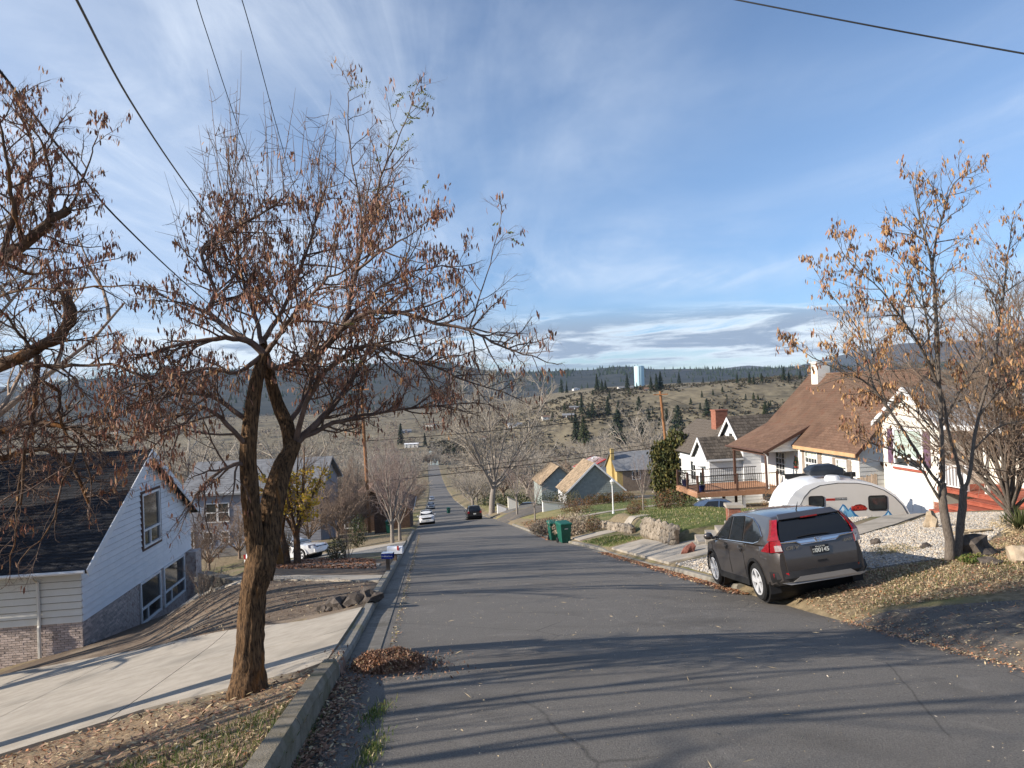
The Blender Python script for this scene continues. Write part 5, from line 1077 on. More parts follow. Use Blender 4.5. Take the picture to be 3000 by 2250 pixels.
    MB().tube([(-.70, -2.275, 1.145), (-.42, -2.29, 1.13), (-.35, -2.30, 1.085), (0, -2.305, 1.075), (.35, -2.30, 1.085), (.42, -2.29, 1.13), (.70, -2.275, 1.145)], .014, 6).build('chrome_bar', 'chrome', o)
    mb = MB(); mb.prism([(-.68, -2.275, 1.145), (-.40, -2.29, 1.13), (-.33, -2.30, 1.065), (.33, -2.30, 1.065), (.40, -2.29, 1.13), (.68, -2.275, 1.145), (.60, -2.27, 1.16), (-.60, -2.27, 1.16)], (0, -.012, 0)); mb.build('chrome_garnish', 'chrome', o)
    MB().tube([(-.36, -2.255, 1.20), (-.1, -2.255, 1.215), (.24, -2.255, 1.20)], .010, 5).build('wiper', 'black', o)
    bmp = MB(); pr_ = [(-.91, -2.02, .62), (-.86, -2.18, .62), (-.62, -2.31, .615), (.62, -2.31, .615), (.86, -2.18, .62), (.91, -2.02, .62)]
    lo = [(-.88, -2.0, .42), (-.82, -2.14, .40), (-.6, -2.25, .38), (.6, -2.25, .38), (.82, -2.14, .40), (.88, -2.0, .42)]; mid = [(x*1.005, y-.03, .5) for x, y, z in pr_]
    bmp.v = pr_+mid+lo; bmp.f = [(i, i+1, i+7, i+6) for i in range(5)]+[(i+6, i+7, i+13, i+12) for i in range(5)]+[tuple(range(6)), tuple(range(12, 18))]; bmp.m = [0]*len(bmp.f); bmp.build('bumper', 'black', o, ang=40)
    mb = MB(); mb.prism([(-.80, -2.30, .43), (-.60, -2.335, .43), (-.48, -2.345, .515), (.48, -2.345, .515), (.60, -2.335, .43), (.80, -2.30, .43), (.66, -2.32, .385), (-.66, -2.32, .385)], (0, .05, 0)); mb.build('skid_plate', 'silverplastic', o)
    mb = MB(); mb.b2((-.155, -2.335, .86), (.155, -2.300, 1.01)); pl = mb.build('licence_plate', 'platedark', o)
    put_text('00145', .105, 'platetext', pl, (.03, -2.337, .925), (1, 0, 0), (0, 0, 1), bold=.002); put_text('Klamath Falls', .034, 'platetext', pl, (0, -2.337, .992), (1, 0, 0), (0, 0, 1)); put_text('HC\nSO', .04, 'platetext', pl, (-.125, -2.337, .928), (1, 0, 0), (0, 0, 1))
    # emblem: an upright letter form in a rounded frame
    mb = MB(); fr = [(-.062, .050), (.062, .050), (.05, -.045), (-.05, -.045)]; c0 = Vector((0, -2.318, 1.112))
    MB().tube([c0+Vector((x, 0, z)) for x, z in fr+fr[:1]], .007, 5).build('emblem', 'chrome', o)
    for a, b in (((-.036, .036), (-.026, -.034)), ((.036, .036), (.026, -.034)), ((-.03, .0), (.03, .0))): mb.tube([c0+Vector((a[0], -.002, a[1])), c0+Vector((b[0], -.002, b[1]))], .008, 5)
    mb.build('emblem', 'chrome', o)
    put_text('CR-V', .085, 'chrome', o, (-.52, -2.314, 1.03), (1, 0, 0), (0, 0, 1), shear=.3, sx=1.25); put_text('AWD', .065, 'chrome', o, (.54, -2.314, 1.03), (1, 0, 0), (0, 0, 1), shear=.3)
    mb = MB(); mb.b2((-.09, -2.318, .72), (.09, -2.3, .755)); mb.build('gate_handle', 'black', o)
    MB().tube([(0, -1.62, 1.64), (0, -1.70, 1.73), (0, -1.76, 1.80)], [.014, .008, .003], 5).build('antenna', 'black', o)
    mb = MB(); mb.b2((-.72, -1.75, .28), (.72, 2.0, .36)); mb.build('underbody', 'black', o)
    return o
suv_front()
# ---- other cars
GH_SUV = [(-2.1, 1.0, 1.06, .76, .70), (-1.95, 1., 1.45, .82, .66), (-1.75, 1., 1.62, .84, .64), (-.3, 1., 1.68, .85, .63), (.3, 1., 1.64, .85, .63), (.65, 1., 1.45, .83, .66), (1.05, .99, 1.06, .80, .72)]
GH_SED = [(-1.75, .92, .96, .72, .68), (-1.2, .92, 1.28, .78, .60), (-.7, .92, 1.42, .80, .58), (0, .92, 1.45, .80, .58), (.35, .92, 1.40, .80, .60), (.8, .92, 1.15, .78, .66), (1.15, .92, .96, .76, .70)]
def plain_car(name, label, mw, paint, kind='suv', group=None):
    if kind == 'suv': o, sp_, wf, zt, d = car(name, label, mw, paint, H=1.7, gh=GH_SUV, L=4.5, wb=2.65, group=group, ro=.95, claddm='black' if paint != 'paint_white' else 'paint_white'); ys2 = [(.95, .04), (.45, .95), (.0, .96), (-.05, .04)], [(-.12, .04), (-.1, .96), (-.85, .96), (-.95, .04)], [(-1.02, .04), (-.95, .95), (-1.6, .9), (-1.8, .1)]; fz, fy = (1.04, 1.06), (.68, 1.42)
    else: o, sp_, wf, zt, d = car(name, label, mw, paint, H=1.45, gh=GH_SED, L=4.6, Wd=1.8, wb=2.7, wr=.32, belt=.92, hood=.9, group=group, ro=1.0, claddm=paint); ys2 = [(.95, .05), (.3, .93), (-.05, .95), (-.1, .05)], [(-.16, .05), (-.12, .95), (-.7, .93), (-1.05, .05)], []; fz, fy = (1.1, .98), (.42, 1.38)
    for s in (-1, 1):
        for pl in ys2:
            if pl: q = [sp_(s, y, t, .008) for y, t in pl]; poly_panel(o, 'side_window', q if s < 0 else q[::-1], 'carglass', .004, (s, 0, .25))
        mir = MB(); mir.blob((s*1.0, .85, 1.05 if kind == 'suv' else .98), (.10, .07, .08), 0, 3, 1, .05); mir.build('mirror', paint, o, smooth=True)
        mb = MB(); hd = .80 if kind == 'suv' else .70; yf = 2.12; mb.hexa([(s*.82, 1.93, hd-.09), (s*.52, 2.18, hd-.09), (s*.52, 2.16, hd+.06), (s*.80, 1.90, hd+.07), (s*.86, 1.97, hd-.09), (s*.54, 2.25, hd-.09), (s*.54, 2.22, hd+.06), (s*.84, 1.94, hd+.07)]); mb.build('headlight', 'lampclear', o)
        mb = MB(); yb = d['y0']; tz = .95 if kind == 'suv' else .8; mb.b2((s*.62, yb-.02, tz-.2), (s*.84, yb+.12, tz+.06)); mb.build('tail_lamp', 'taillamp', o)
    g0 = [q for q in (GH_SUV if kind == 'suv' else GH_SED)]
    a, b = g0[-1], g0[-2] if kind == 'sed' else g0[-3]
    poly_panel(o, 'windscreen', [(-a[3]*.92, a[0]-.03, a[2]+.03), (a[3]*.92, a[0]-.03, a[2]+.03), (b[4]*.93, b[0]+.06, b[2]-.02), (-b[4]*.93, b[0]+.06, b[2]-.02)], 'carglass', .025, (0, .7, .7))
    a, b = g0[0], g0[1] if kind == 'suv' else g0[2]
    poly_panel(o, 'rear_window', [(a[3]*.88, a[0]-.005, a[2]+.02), (-a[3]*.88, a[0]-.005, a[2]+.02), (-b[4]*.9, b[0]-.03, b[2]-.05), (b[4]*.9, b[0]-.03, b[2]-.05)], 'carglass', .03, (0, -.8, .5))
    mb = MB(); mb.b2((-.5, 2.12, .62 if kind == 'suv' else .52), (.5, 2.27, .80 if kind == 'suv' else .64)); mb.build('grille', 'black', o)
    mb = MB(); mb.b2((-.8, d['y0']-.045, .42), (.8, d['y0']+.2, .60)); mb.b2((-.72, 2.05, .34), (.72, 2.26, .52)); mb.build('bumper', 'black' if paint in ('paint_black',) else paint, o)
    for yq, s in ((d['y0']-.05, -1), (2.27, 1)): mb = MB(); mb.b2((-.16, yq-.012, .62 if s < 0 else .42), (.16, yq+.012, .75 if s < 0 else .54)); mb.build('licence_plate', 'platetext', o)
    mb = MB(); mb.b2((-.75, -2., .22), (.75, 2.0, .32)); mb.build('underbody', 'black', o)
    return o
p = gp(1248, 1536); plain_car('parked_car', 'white SUV parked at the left kerb facing uphill', ground_matrix(p.x+.15, p.y, .13, -1), 'paint_white', 'suv')
p = Vector((-.0602*86, 86)); plain_car('parked_car', 'black SUV parked at the right kerb with its back to us', ground_matrix(p.x-.1, p.y, -.13, 1), 'paint_black', 'suv')
p = gp(1253, 1492); plain_car('parked_car', 'dark silver SUV parked beyond the cross street on the left', ground_matrix(float(XL(p.y))+1.2, p.y, .13, -1), 'paint_silver', 'suv')
p = gp(1253, 1466); plain_car('parked_car', 'farthest silver car on the left kerb', ground_matrix(float(XL(p.y))+1.2, p.y, .13, -1), 'paint_silver', 'sed')
p = at(1540, 1507, 97); plain_car('parked_car', 'dark hatchback nosing out of the driveway beside the big elm', ground_matrix(p.x, p.y, -.95, .1, p.z-zg(p.x, p.y), .1), 'paint_black', 'suv')
p = at(846, 1640, 40.5); plain_car('parked_car', 'white sedan half hidden behind the yellow leaved tree', ground_matrix(p.x, p.y, .96, -.28), 'paint_white', 'sed')
p = at(2110, 1490, 41.5); plain_car('parked_car', 'dark car whose roof shows under the wooden deck', ground_matrix(p.x, p.y, .98, -.2, -.75), 'paint_blue', 'sed')
# ---- travel trailer
def trailer():
    x0, y0, zb = 10.7, 28.7, -5.3; Lt, Wt, Ht = 5.15, 2.1, 3.0; rz = math.atan2(-.06, 1)
    o = empty('travel_trailer', (x0, y0, zb), rz, 'white and grey teardrop travel trailer with mountain decals', 'trailer'); o.scale = (.93, 1, 1)
    def prof(k=0.):
        pts = [(0.05, .55), (.02, .95), (.04, 1.35), (.14, 1.75), (.32, 2.10), (.60, 2.42), (.98, 2.64), (1.5, 2.76), (2.4, 2.80), (3.2, 2.77), (3.8, 2.66), (4.35, 2.46), (4.8, 2.16), (5.15, 1.78), (5.38, 1.35), (5.48, .9), (5.46, .55)]
        c = (2.6, 1.5); return [(c[0]+(x-c[0])*(1-k), c[1]+(z-c[1])*(1-k)) for x, z in pts]
    mb = MB(); a = prof(); mb.prism([(x, 0, z) for x, z in a], (0, Wt, 0)); mb.build('body', 'trailer_white', o, ang=40)
    mb = MB(); b = [(x, z) for x, z in a if x > .6]; s = [(.55, .57), (.57, 1.1), (.64, 1.5), (.76, 1.85), (.95, 2.18), (1.22, 2.45), (1.62, 2.62), (2.4, 2.70), (3.2, 2.67), (3.78, 2.56), (4.3, 2.36), (4.72, 2.08), (5.06, 1.72), (5.28, 1.32), (5.38, .9), (5.38, .57)]
    mb.prism([(x, -.02, z) for x, z in s], (0, .02, 0)); mb.build('side_panel', 'trailer_grey', o)
    MB().tube([(x, -.02, z) for x, z in s[:-1]], .014, 5).build('panel_trim', 'black', o)
    def rr(cx, cz, w, h, r=.1, n=5):
        q = []
        for sx, sz, a0 in ((1, 1, 0), (-1, 1, 90), (-1, -1, 180), (1, -1, 270)):
            for k in range(n): t = R_(a0+90*k/(n-1)); q.append((cx+sx*(w/2-r)+r*math.cos(t), cz+sz*(h/2-r)+r*math.sin(t)))
        return q
    for nm, cx, cz, w, h in (('window', 1.45, 1.98, .66, .46), ('window', 4.02, 1.86, .78, .60)):
        mb = MB(); mb.prism([(x, -.045, z) for x, z in rr(cx, cz, w, h)], (0, .024, 0)); wo = mb.build(nm, 'black', o)
        mb = MB(); mb.prism([(x, -.052, z) for x, z in rr(cx, cz, w-.1, h-.1, .07)], (0, .007, 0)); mb.build('pane', 'glass', wo)
    def mtn(cx, base, hts, w, nm='mountain_decal'):
        hts = [(t, h*.82) for t, h in hts]; pts = [(cx+w*t, base+h) for t, h in hts]; mb = MB(); e = [(pts[0][0], base)]+pts+[(pts[-1][0], base)]; mb.prism([(x, -.0245, z) for x, z in e], (0, .004, 0)); d = mb.build(nm, 'decal_blue', o)
        c = [(cx+w*t*.9, base+max(h-.07, 0)) for t, h in hts]; e = [(c[0][0], base)]+c+[(c[-1][0], base)]; mb = MB(); mb.prism([(x, -.028, z) for x, z in e], (0, .0033, 0)); mb.build('decal_fill', 'decal_sky', d)
        i = max(range(len(hts)), key=lambda k: hts[k][1]); px_, pz_ = c[i]; mb = MB()
        mb.prism([(px_, -.031, pz_-.01), (px_-w*.16, -.031, pz_-.22), (px_-w*.07, -.031, pz_-.16), (px_-w*.02, -.031, pz_-.30), (px_+w*.05, -.031, pz_-.15), (px_+w*.12, -.031, pz_-.24)], (0, .0028, 0)); mb.build('decal_snow', 'decal_pale', d)
        for k in (-.25, -.1, .08, .22): mb = MB(); mb.prism([(px_+k*w*.4, -.0335, pz_-.2), (px_+k*w*1.1, -.0335, base+.1), (px_+k*w*1.0-.03, -.0335, base+.1)], (0, .0022, 0)); mb.build('decal_ridge', 'decal_blue', d)
    mtn(1.45, 1.10, [(-1, .0), (-.62, .18), (-.5, .16), (-.12, .62), (0, .86), (.2, .55), (.32, .42), (.42, .5), (.62, .28), (.75, .25), (1, .0)], .72)
    mtn(2.6, 1.10, [(-1, .0), (-.35, .5), (-.05, .92), (.05, .86), (.22, .62), (.32, .75), (.55, .42), (.72, .3), (1, .0)], .85)
    mtn(4.45, 1.05, [(-1, .15), (-.3, .4), (0, .62), (.35, .35), (.6, .22)], .5)
    mb = MB(); mb.prism([(x, -.026, z) for x, z in ((2.92, 1.60), (2.96, 1.72), (3.10, 1.81), (3.3, 1.83), (3.48, 1.77), (3.58, 1.64), (3.52, 1.57), (2.98, 1.56))], (0, .0055, 0)); lg = mb.build('logo', 'decal_darkred', o)
    put_text('iMOD', .21, 'decal_red', lg, (3.17, -.027, 1.68), (1, 0, 0), (0, 0, 1), bold=.006); put_text('BUG', .105, 'decal_red', lg, (3.45, -.027, 1.655), (1, 0, 0), (0, 0, 1), bold=.003)
    mb = MB(); mb.b2((1.86, -.026, 2.0), (2.24, -.0205, 2.09)); st = mb.build('lettering_strip', 'decal_red', o); mb = MB(); mb.b2((2.24, -.026, 2.01), (2.74, -.0205, 2.11)); st2 = mb.build('lettering_strip', 'black', o)
    put_text('FOREST RIVER', .055, 'decal_darkred', st, (2.05, -.027, 2.045), (1, 0, 0), (0, 0, 1)); put_text('MODERN BUGGY', .062, 'trailer_white', st2, (2.49, -.027, 2.06), (1, 0, 0), (0, 0, 1))
    # strip on the rounded nose, at the local slope of the skin
    nx = .06; mb = MB(); mb.b2((nx-.06, .35, 1.42), (nx-.02, .72, 1.50)); s3 = mb.build('lettering_strip', 'decal_red', o); mb = MB(); mb.b2((nx-.06, .15, 1.42), (nx-.02, .35, 1.50)); mb.build('lettering_strip', 'black', o)
    for z in (.84, .93): mb = MB(); mb.b2((-.0, -.022, z), (.6, -.002, z+.018)); mb.build('pin_stripe', 'black', o)
    # roof gear
    ac = MB(); ac.v = [(1.55, .75, 2.90), (3.0, .75, 2.90), (3.0, 1.45, 2.90), (1.55, 1.45, 2.90), (1.45, .70, 3.12), (3.0, .70, 3.18), (3.0, 1.5, 3.18), (1.45, 1.5, 3.12), (1.75, .85, 3.32), (2.55, .85, 3.36), (2.55, 1.35, 3.36), (1.75, 1.35, 3.32)]
    ac.f = [(3, 2, 1, 0), (0, 1, 5, 4), (1, 2, 6, 5), (2, 3, 7, 6), (3, 0, 4, 7), (4, 5, 9, 8), (5, 6, 10, 9), (6, 7, 11, 10), (7, 4, 8, 11), (8, 9, 10, 11)]; ac.m = [0]*10; q = ac.build('air_conditioner', 'aircon', o)
    bv = q.modifiers.new('bevel', 'BEVEL'); bv.width = .06; bv.segments = 3
    mb = MB(); mb.lathe([(.32, 2.78), (.32, 2.88), (.26, 2.95), (.02, 2.97)], 14, (2.35, .45, 0)); mb.build('roof_vent', 'trailer_white', o, ang=40)
    mb = MB(); mb.lathe([(.05, 2.8), (.05, 3.0), (.07, 3.0), (.07, 3.04)], 10, (3.15, .35, 0)); mb.build('roof_stub', 'black', o)
    mb = MB(); mb.b2((.85, 1.9, 2.66), (4.0, 2.06, 2.86)); mb.build('awning', 'black', o)
    for yy in (-.02+.12, Wt-.12): wheel(o, 0, 0, .33, .2, 1).location = (2.9, yy, .33); 
    for w in [c for c in o.children if c.name.startswith('wheel')]: w.rotation_euler = (0, 0, R_(-90))
    MB().tube([(.1, Wt/2, .5), (-.9, Wt/2, .5), (-.9, Wt/2, .0)], .05, 6).build('tow_bar', 'black', o); MB().tube([(.1, .3, .5), (-.8, Wt/2, .5)], .04, 6).build('tow_bar', 'black', o); MB().tube([(.1, Wt-.3, .5), (-.8, Wt/2, .5)], .04, 6).build('tow_bar', 'black', o)
trailer()
# ------------------------------------------------------------------ trees and plants
def bark_mesh(name, runs, m):
    """furrowed trunk: list of (points, radii); ridges run up the stem"""
    V = []; Q = []; o = 0; rg = np.random.default_rng(5)
    for pts, rad in runs:
        n = max(12, int(sum((Vector(pts[i+1])-Vector(pts[i])).length for i in range(len(pts)-1))/.035)); sd = 36
        p = catmull(pts, n); r = np.interp(np.linspace(0, 1, n), np.linspace(0, 1, len(rad)), rad); t = np.gradient(p, axis=0); t /= np.linalg.norm(t, axis=1, keepdims=True)
        a = np.cross(t, [0, 1., 0]); a /= np.linalg.norm(a, axis=1, keepdims=True); b = np.cross(t, a); an = np.linspace(0, 2*math.pi, sd, endpoint=False)
        h = np.cumsum(np.r_[0, np.linalg.norm(np.diff(p, axis=0), axis=1)])[:, None]; A = an[None, :]
        fur = np.abs(np.sin(5.5*A+1.1*np.sin(h*4+A)+h*1.1+.5*np.sin(h*13+3*A)))**.6; fur2 = np.sin(16*A+2.1*np.sin(h*9+2*A)+h*3)
        rr_ = r[:, None]*(.93+.17*fur+.045*fur2+.05*np.sin(2*A+h*2)+rg.normal(0, .012, (n, sd)))
        ring = p[:, None, :]+rr_[..., None]*(np.cos(A)[..., None]*a[:, None, :]+np.sin(A)[..., None]*b[:, None, :])
        V.append(ring.reshape(-1, 3)); I = np.arange(n*sd).reshape(n, sd)+o; o += n*sd; Q.append(np.stack([I[:-1], np.roll(I, -1, 1)[:-1], np.roll(I, -1, 1)[1:], I[1:]], -1).reshape(-1, 4))
    return np_mesh(name, np.concatenate(V), np.concatenate(Q), None, m, None, True)
def AT(*l): return [tuple(at(*q)) for q in l]
LOC = [dict(n=6, wob=.17, trop=.03, sides=4, k=(6, 9), ang=(.45, 1.0), ratio=(.38, .62), up=.12, anch=True, rr=.5), dict(n=5, wob=.22, trop=.0, sides=3, k=(3, 6), ang=(.4, 1.1), ratio=(.4, .7), anch=True, rr=.6), dict(n=4, wob=.26, sides=3, anch=True)]
def dress(T, limbs, per_m, Lr, r, cfg, t0=.15, up=.25, rg=None):
    """procedural side branches along hand placed limbs"""
    rg = T.rg
    for pts, rad in limbs:
        seg = np.linalg.norm(np.diff(pts, axis=0), axis=1); Ls = seg.sum(); n = int(Ls*per_m*(1-t0)*(.45 if rad[0] < .0165 else 1.))+2; q = len(pts)-1
        for j in range(n):
            t = t0+(1-t0)*(j+rg.random())/n; f = t*q; i = min(int(f), q-1); bp = pts[i]*(1-(f-i))+pts[i+1]*(f-i); dd = pts[i+1]-pts[i]; dd /= np.linalg.norm(dd)+1e-9
            nd = T.perp(dd, rg.uniform(.5, 1.2)); nd[2] += up*rg.random()
            rl = rad[min(i, len(rad)-1)]; T.grow(bp, nd, rg.uniform(*Lr)*(1-.3*t)*min(1, .35+rl/.018), min(r, rl*.7), 0, cfg)
        T.grow(pts[-1], pts[-1]-pts[-2], Lr[1]*.4*min(1, rad[-1]/.007), r*.5, 0, cfg)
def pod_points(T, n, rg, clus=3, jit=.02, zr=None, weight=None):
    A = T.anch; idx = rg.integers(0, len(A), n*3); out = []
    for i in idx:
        a = A[i]; k = rg.integers(0, len(a)-1); f = rg.random(); p = a[k]*(1-f)+a[k+1]*f
        if weight is not None and rg.random() > weight(p): continue
        for _ in range(rg.integers(1, clus+1)): out.append(p+rg.normal(0, jit, 3))
        if len(out) >= n: break
    return np.array(out)
def proj(p):
    y = p[1]; a = p[0]/y; b = (p[2]-CZ)/y; d = 1/(cp+b*sp); zc = F*(b*cp-sp)*d; xc = F*a*d; return 1500+xc*cr-zc*sr, 1125-(xc*sr+zc*cr)
# ---- the big locust at the kerb
def locust_main():
    b0 = gp(725, 2034); o = empty('locust_tree', b0, 0, 'old locust tree with furrowed brown trunk and hanging pods beside the kerb', 'tree'); iv = Matrix.Translation(-b0)
    base = b0+Vector((0, 0, -.12))
    trunk = [tuple(base)]+AT((729, 1960, 7.18), (734, 1850, 7.2), (742, 1740, 7.2), (762, 1650, 7.2), (768, 1590, 7.2))
    LS = AT((752, 1690, 7.2), (747, 1600, 7.17), (737, 1500, 7.12), (730, 1400, 7.1), (727, 1316, 7.1), (737, 1216, 7.15), (747, 1140, 7.2), (762, 1080, 7.25), (775, 1040, 7.28))
    RS = AT((772, 1700, 7.22), (785, 1590, 7.28), (800, 1470, 7.38), (826, 1375, 7.5), (864, 1295, 7.62))
    MS = AT((850, 1330, 7.6), (842, 1250, 7.68), (818, 1195, 7.7), (797, 1130, 7.66), (782, 1060, 7.55), (770, 1000, 7.5))
    runs = [(trunk, [.22, .132, .118, .114, .132, .10]), (LS, [.065, .076, .078, .076, .074, .07, .066, .06, .05]), (RS, [.085, .105, .105, .095, .066]), (MS, [.06, .066, .06, .054, .047, .036])]
    stub = [tuple(base+Vector((dx, dy, -.06)))for dx, dy in ((0, 0),)]
    me = bark_mesh('trunk', runs, 'bark_locust'); me.transform(iv); link('trunk', me, o)
    T = Tree(11); L = []
    def lb(pp, r0, r1, n=16, sides=7): L.append(T.limb(AT(*pp), r0, r1, n, sides, .006))
    lb([(864, 1300, 7.65), (930, 1240, 7.8), (979, 1182, 7.95), (1041, 1099, 8.15), (1075, 1030, 8.3), (1110, 940, 8.4)], .05, .014)
    lb([(775, 1045, 7.28), (800, 1075, 7.3), (840, 1071, 7.3), (944, 1029, 7.25), (1013, 939, 7.2), (1041, 793, 7.2), (1076, 655, 7.15), (1097, 585, 7.15), (1128, 488, 7.1)], .046, .009, 22)
    lb([(944, 1029, 7.25), (1048, 925, 7.1), (1166, 918, 7.0), (1277, 946, 6.9), (1374, 967, 6.85), (1443, 1001, 6.8), (1513, 1029, 6.75), (1575, 1048, 6.7)], .03, .005, 22)
    lb([(864, 1300, 7.65), (900, 1180, 7.5), (960, 1080, 7.4), (1083, 1008, 7.4), (1180, 1050, 7.4), (1270, 1071, 7.45), (1374, 1119, 7.5), (1480, 1150, 7.6)], .034, .005, 22)
    lb([(870, 1290, 7.65), (985, 1240, 7.9), (1110, 1210, 8.2), (1260, 1190, 8.4), (1400, 1180, 8.5)], .032, .006, 18)
    lb([(775, 1040, 7.28), (728, 1001, 7.2), (666, 991, 7.1), (575, 1001, 7.0), (485, 1020, 6.9), (400, 1050, 6.8)], .044, .008, 18)
    lb([(735, 1005, 7.2), (652, 953, 7.3), (610, 905, 7.4), (631, 849, 7.45), (589, 745, 7.5), (645, 689, 7.5), (763, 627, 7.4), (832, 578, 7.3)], .034, .008, 22)
    lb([(770, 1010, 7.45), (740, 900, 7.7), (700, 780, 7.9), (690, 640, 8.0), (670, 480, 8.0)], .03, .006, 18)
    lb([(770, 1000, 7.5), (830, 900, 7.7), (880, 780, 7.85), (930, 640, 7.9), (960, 520, 7.9)], .03, .006, 18)
    lb([(727, 1316, 7.1), (680, 1255, 6.95), (600, 1195, 6.8), (544, 1235, 6.65), (497, 1265, 6.55), (431, 1321, 6.45)], .03, .006, 18)
    lb([(730, 1360, 7.1), (690, 1362, 7.0), (630, 1391, 6.9), (580, 1441, 6.8), (550, 1500, 6.75)], .028, .006, 16)
    lb([(737, 1240, 7.15), (640, 1170, 7.3), (540, 1150, 7.4), (420, 1170, 7.5), (330, 1230, 7.6)], .03, .006, 18)
    lb([(770, 1040, 7.3), (690, 1090, 7.0), (600, 1080, 6.7), (480, 1110, 6.5), (380, 1130, 6.4)], .028, .006, 18)
    lb([(842, 1250, 7.68), (900, 1150, 8.1), (930, 1060, 8.5), (980, 960, 8.8), (1050, 850, 9.0)], .032, .006, 18)
    lb([(775, 1040, 7.28), (820, 980, 6.9), (880, 900, 6.6), (960, 820, 6.4), (1060, 760, 6.3)], .03, .006, 18)
    lb([(1041, 793, 7.2), (1060, 690, 7.3), (1048, 560, 7.35), (1024, 433, 7.4), (1017, 300, 7.4), (1030, 240, 7.4)], .014, .003, 16, 4)
    lb([(1128, 488, 7.1), (1160, 420, 7.1), (1194, 343, 7.1), (1222, 250, 7.1)], .008, .003, 10, 4)
    lb([(1374, 967, 6.85), (1400, 880, 6.9), (1440, 760, 6.9), (1470, 620, 6.9)], .009, .003, 12, 4)
    lb([(1013, 939, 7.2), (1100, 850, 7.5), (1230, 790, 7.7), (1350, 780, 7.9)], .02, .005, 14, 5)
    lb([(1041, 793, 7.2), (1130, 730, 7.0), (1200, 690, 6.9), (1260, 640, 6.9)], .016, .004, 14, 5)
    rg = T.rg
    dress(T, L, 12.5, (.45, .95), .012, LOC)
    # long upright shoots above the crown, springing from outer branches
    cand = [a for a in T.anch if 470 < proj(a[-1])[1] < 800 and 430 < proj(a[-1])[0] < 1130]
    for k in range(95):
        a = cand[int(rg.integers(0, len(cand)))]; u0, v0 = proj(a[-1]); ln = rg.uniform(.35, .85)*(1.5 if 560 < u0 < 730 else 1.); d = np.array([(u0-720)*.0006+rg.normal(0, .12), rg.normal(0, .12), 1.]); q = T.shoot(a[-2], d, ln, .0055, 8, .035, .01, 3, 0, .25); T.anch.append(q[:5])
        for j in range(rg.integers(3, 8)):
            i = rg.integers(2, 7); T.shoot(q[i], T.perp(q[i]-q[i-1], .5), rg.uniform(.1, .32), .003, 4, .12, .05)
    me = T.mesh('branches', ['twig_red']); me.transform(iv); br = link('branches', me, o)
    def wt(p):
        u, v = proj(p); w = .6
        if u > 1380 or v < 560: w = .12
        if 430 < u < 900 and 560 < v < 950: w = 1.0
        if v > 1250 and u > 900: w = .35
        if v > 1480: w = .12
        return w
    pts = pod_points(T, 12800, rg, 5, .028, weight=wt)
    me = pods_mesh('seed_pods', pts, ['pod', 'pod_tan', 'leaf_brown'], rg, (.042, .085), .0078, .25, [.72, .18, .10]); me.transform(iv); tag(link('seed_pods', me, o), kind='stuff')
    # the last green pinnate leaves at the top right
    P_ = []
    for (u, v) in [(1225, 235), (1235, 270), (1200, 270), (1180, 285), (1245, 262), (1215, 310), (1250, 300), (1190, 330), (1225, 345), (1175, 365), (1210, 395), (1160, 385), (1140, 430), (1110, 460), (1170, 440), (1060, 250), (1080, 235), (1200, 560), (1240, 550), (1130, 545), (1040, 590), (1450, 660), (1490, 680), (1500, 700), (820, 880), (1010, 950), (1120, 925), (1350, 970), (1020, 1060)]:
        c = np.array(at(u, v, 7.1+rg.normal(0, .15))); d = rg.normal(size=3)*[1, .5, .35]; d /= np.linalg.norm(d); s = np.cross(d, [0, 0, 1.]); s /= np.linalg.norm(s)
        for i in range(8):
            for sg in (-1, 1): P_.append(c+d*i*.018+s*sg*.016+[0, 0, -.004*i])
    me = cards_mesh('leaves', np.array(P_), .034, ['leaf_green', 'grass_blade'], rg, .42, probs=[.8, .2]); me.transform(iv); tag(link('leaves', me, o), kind='stuff')
    return T
locust_main()
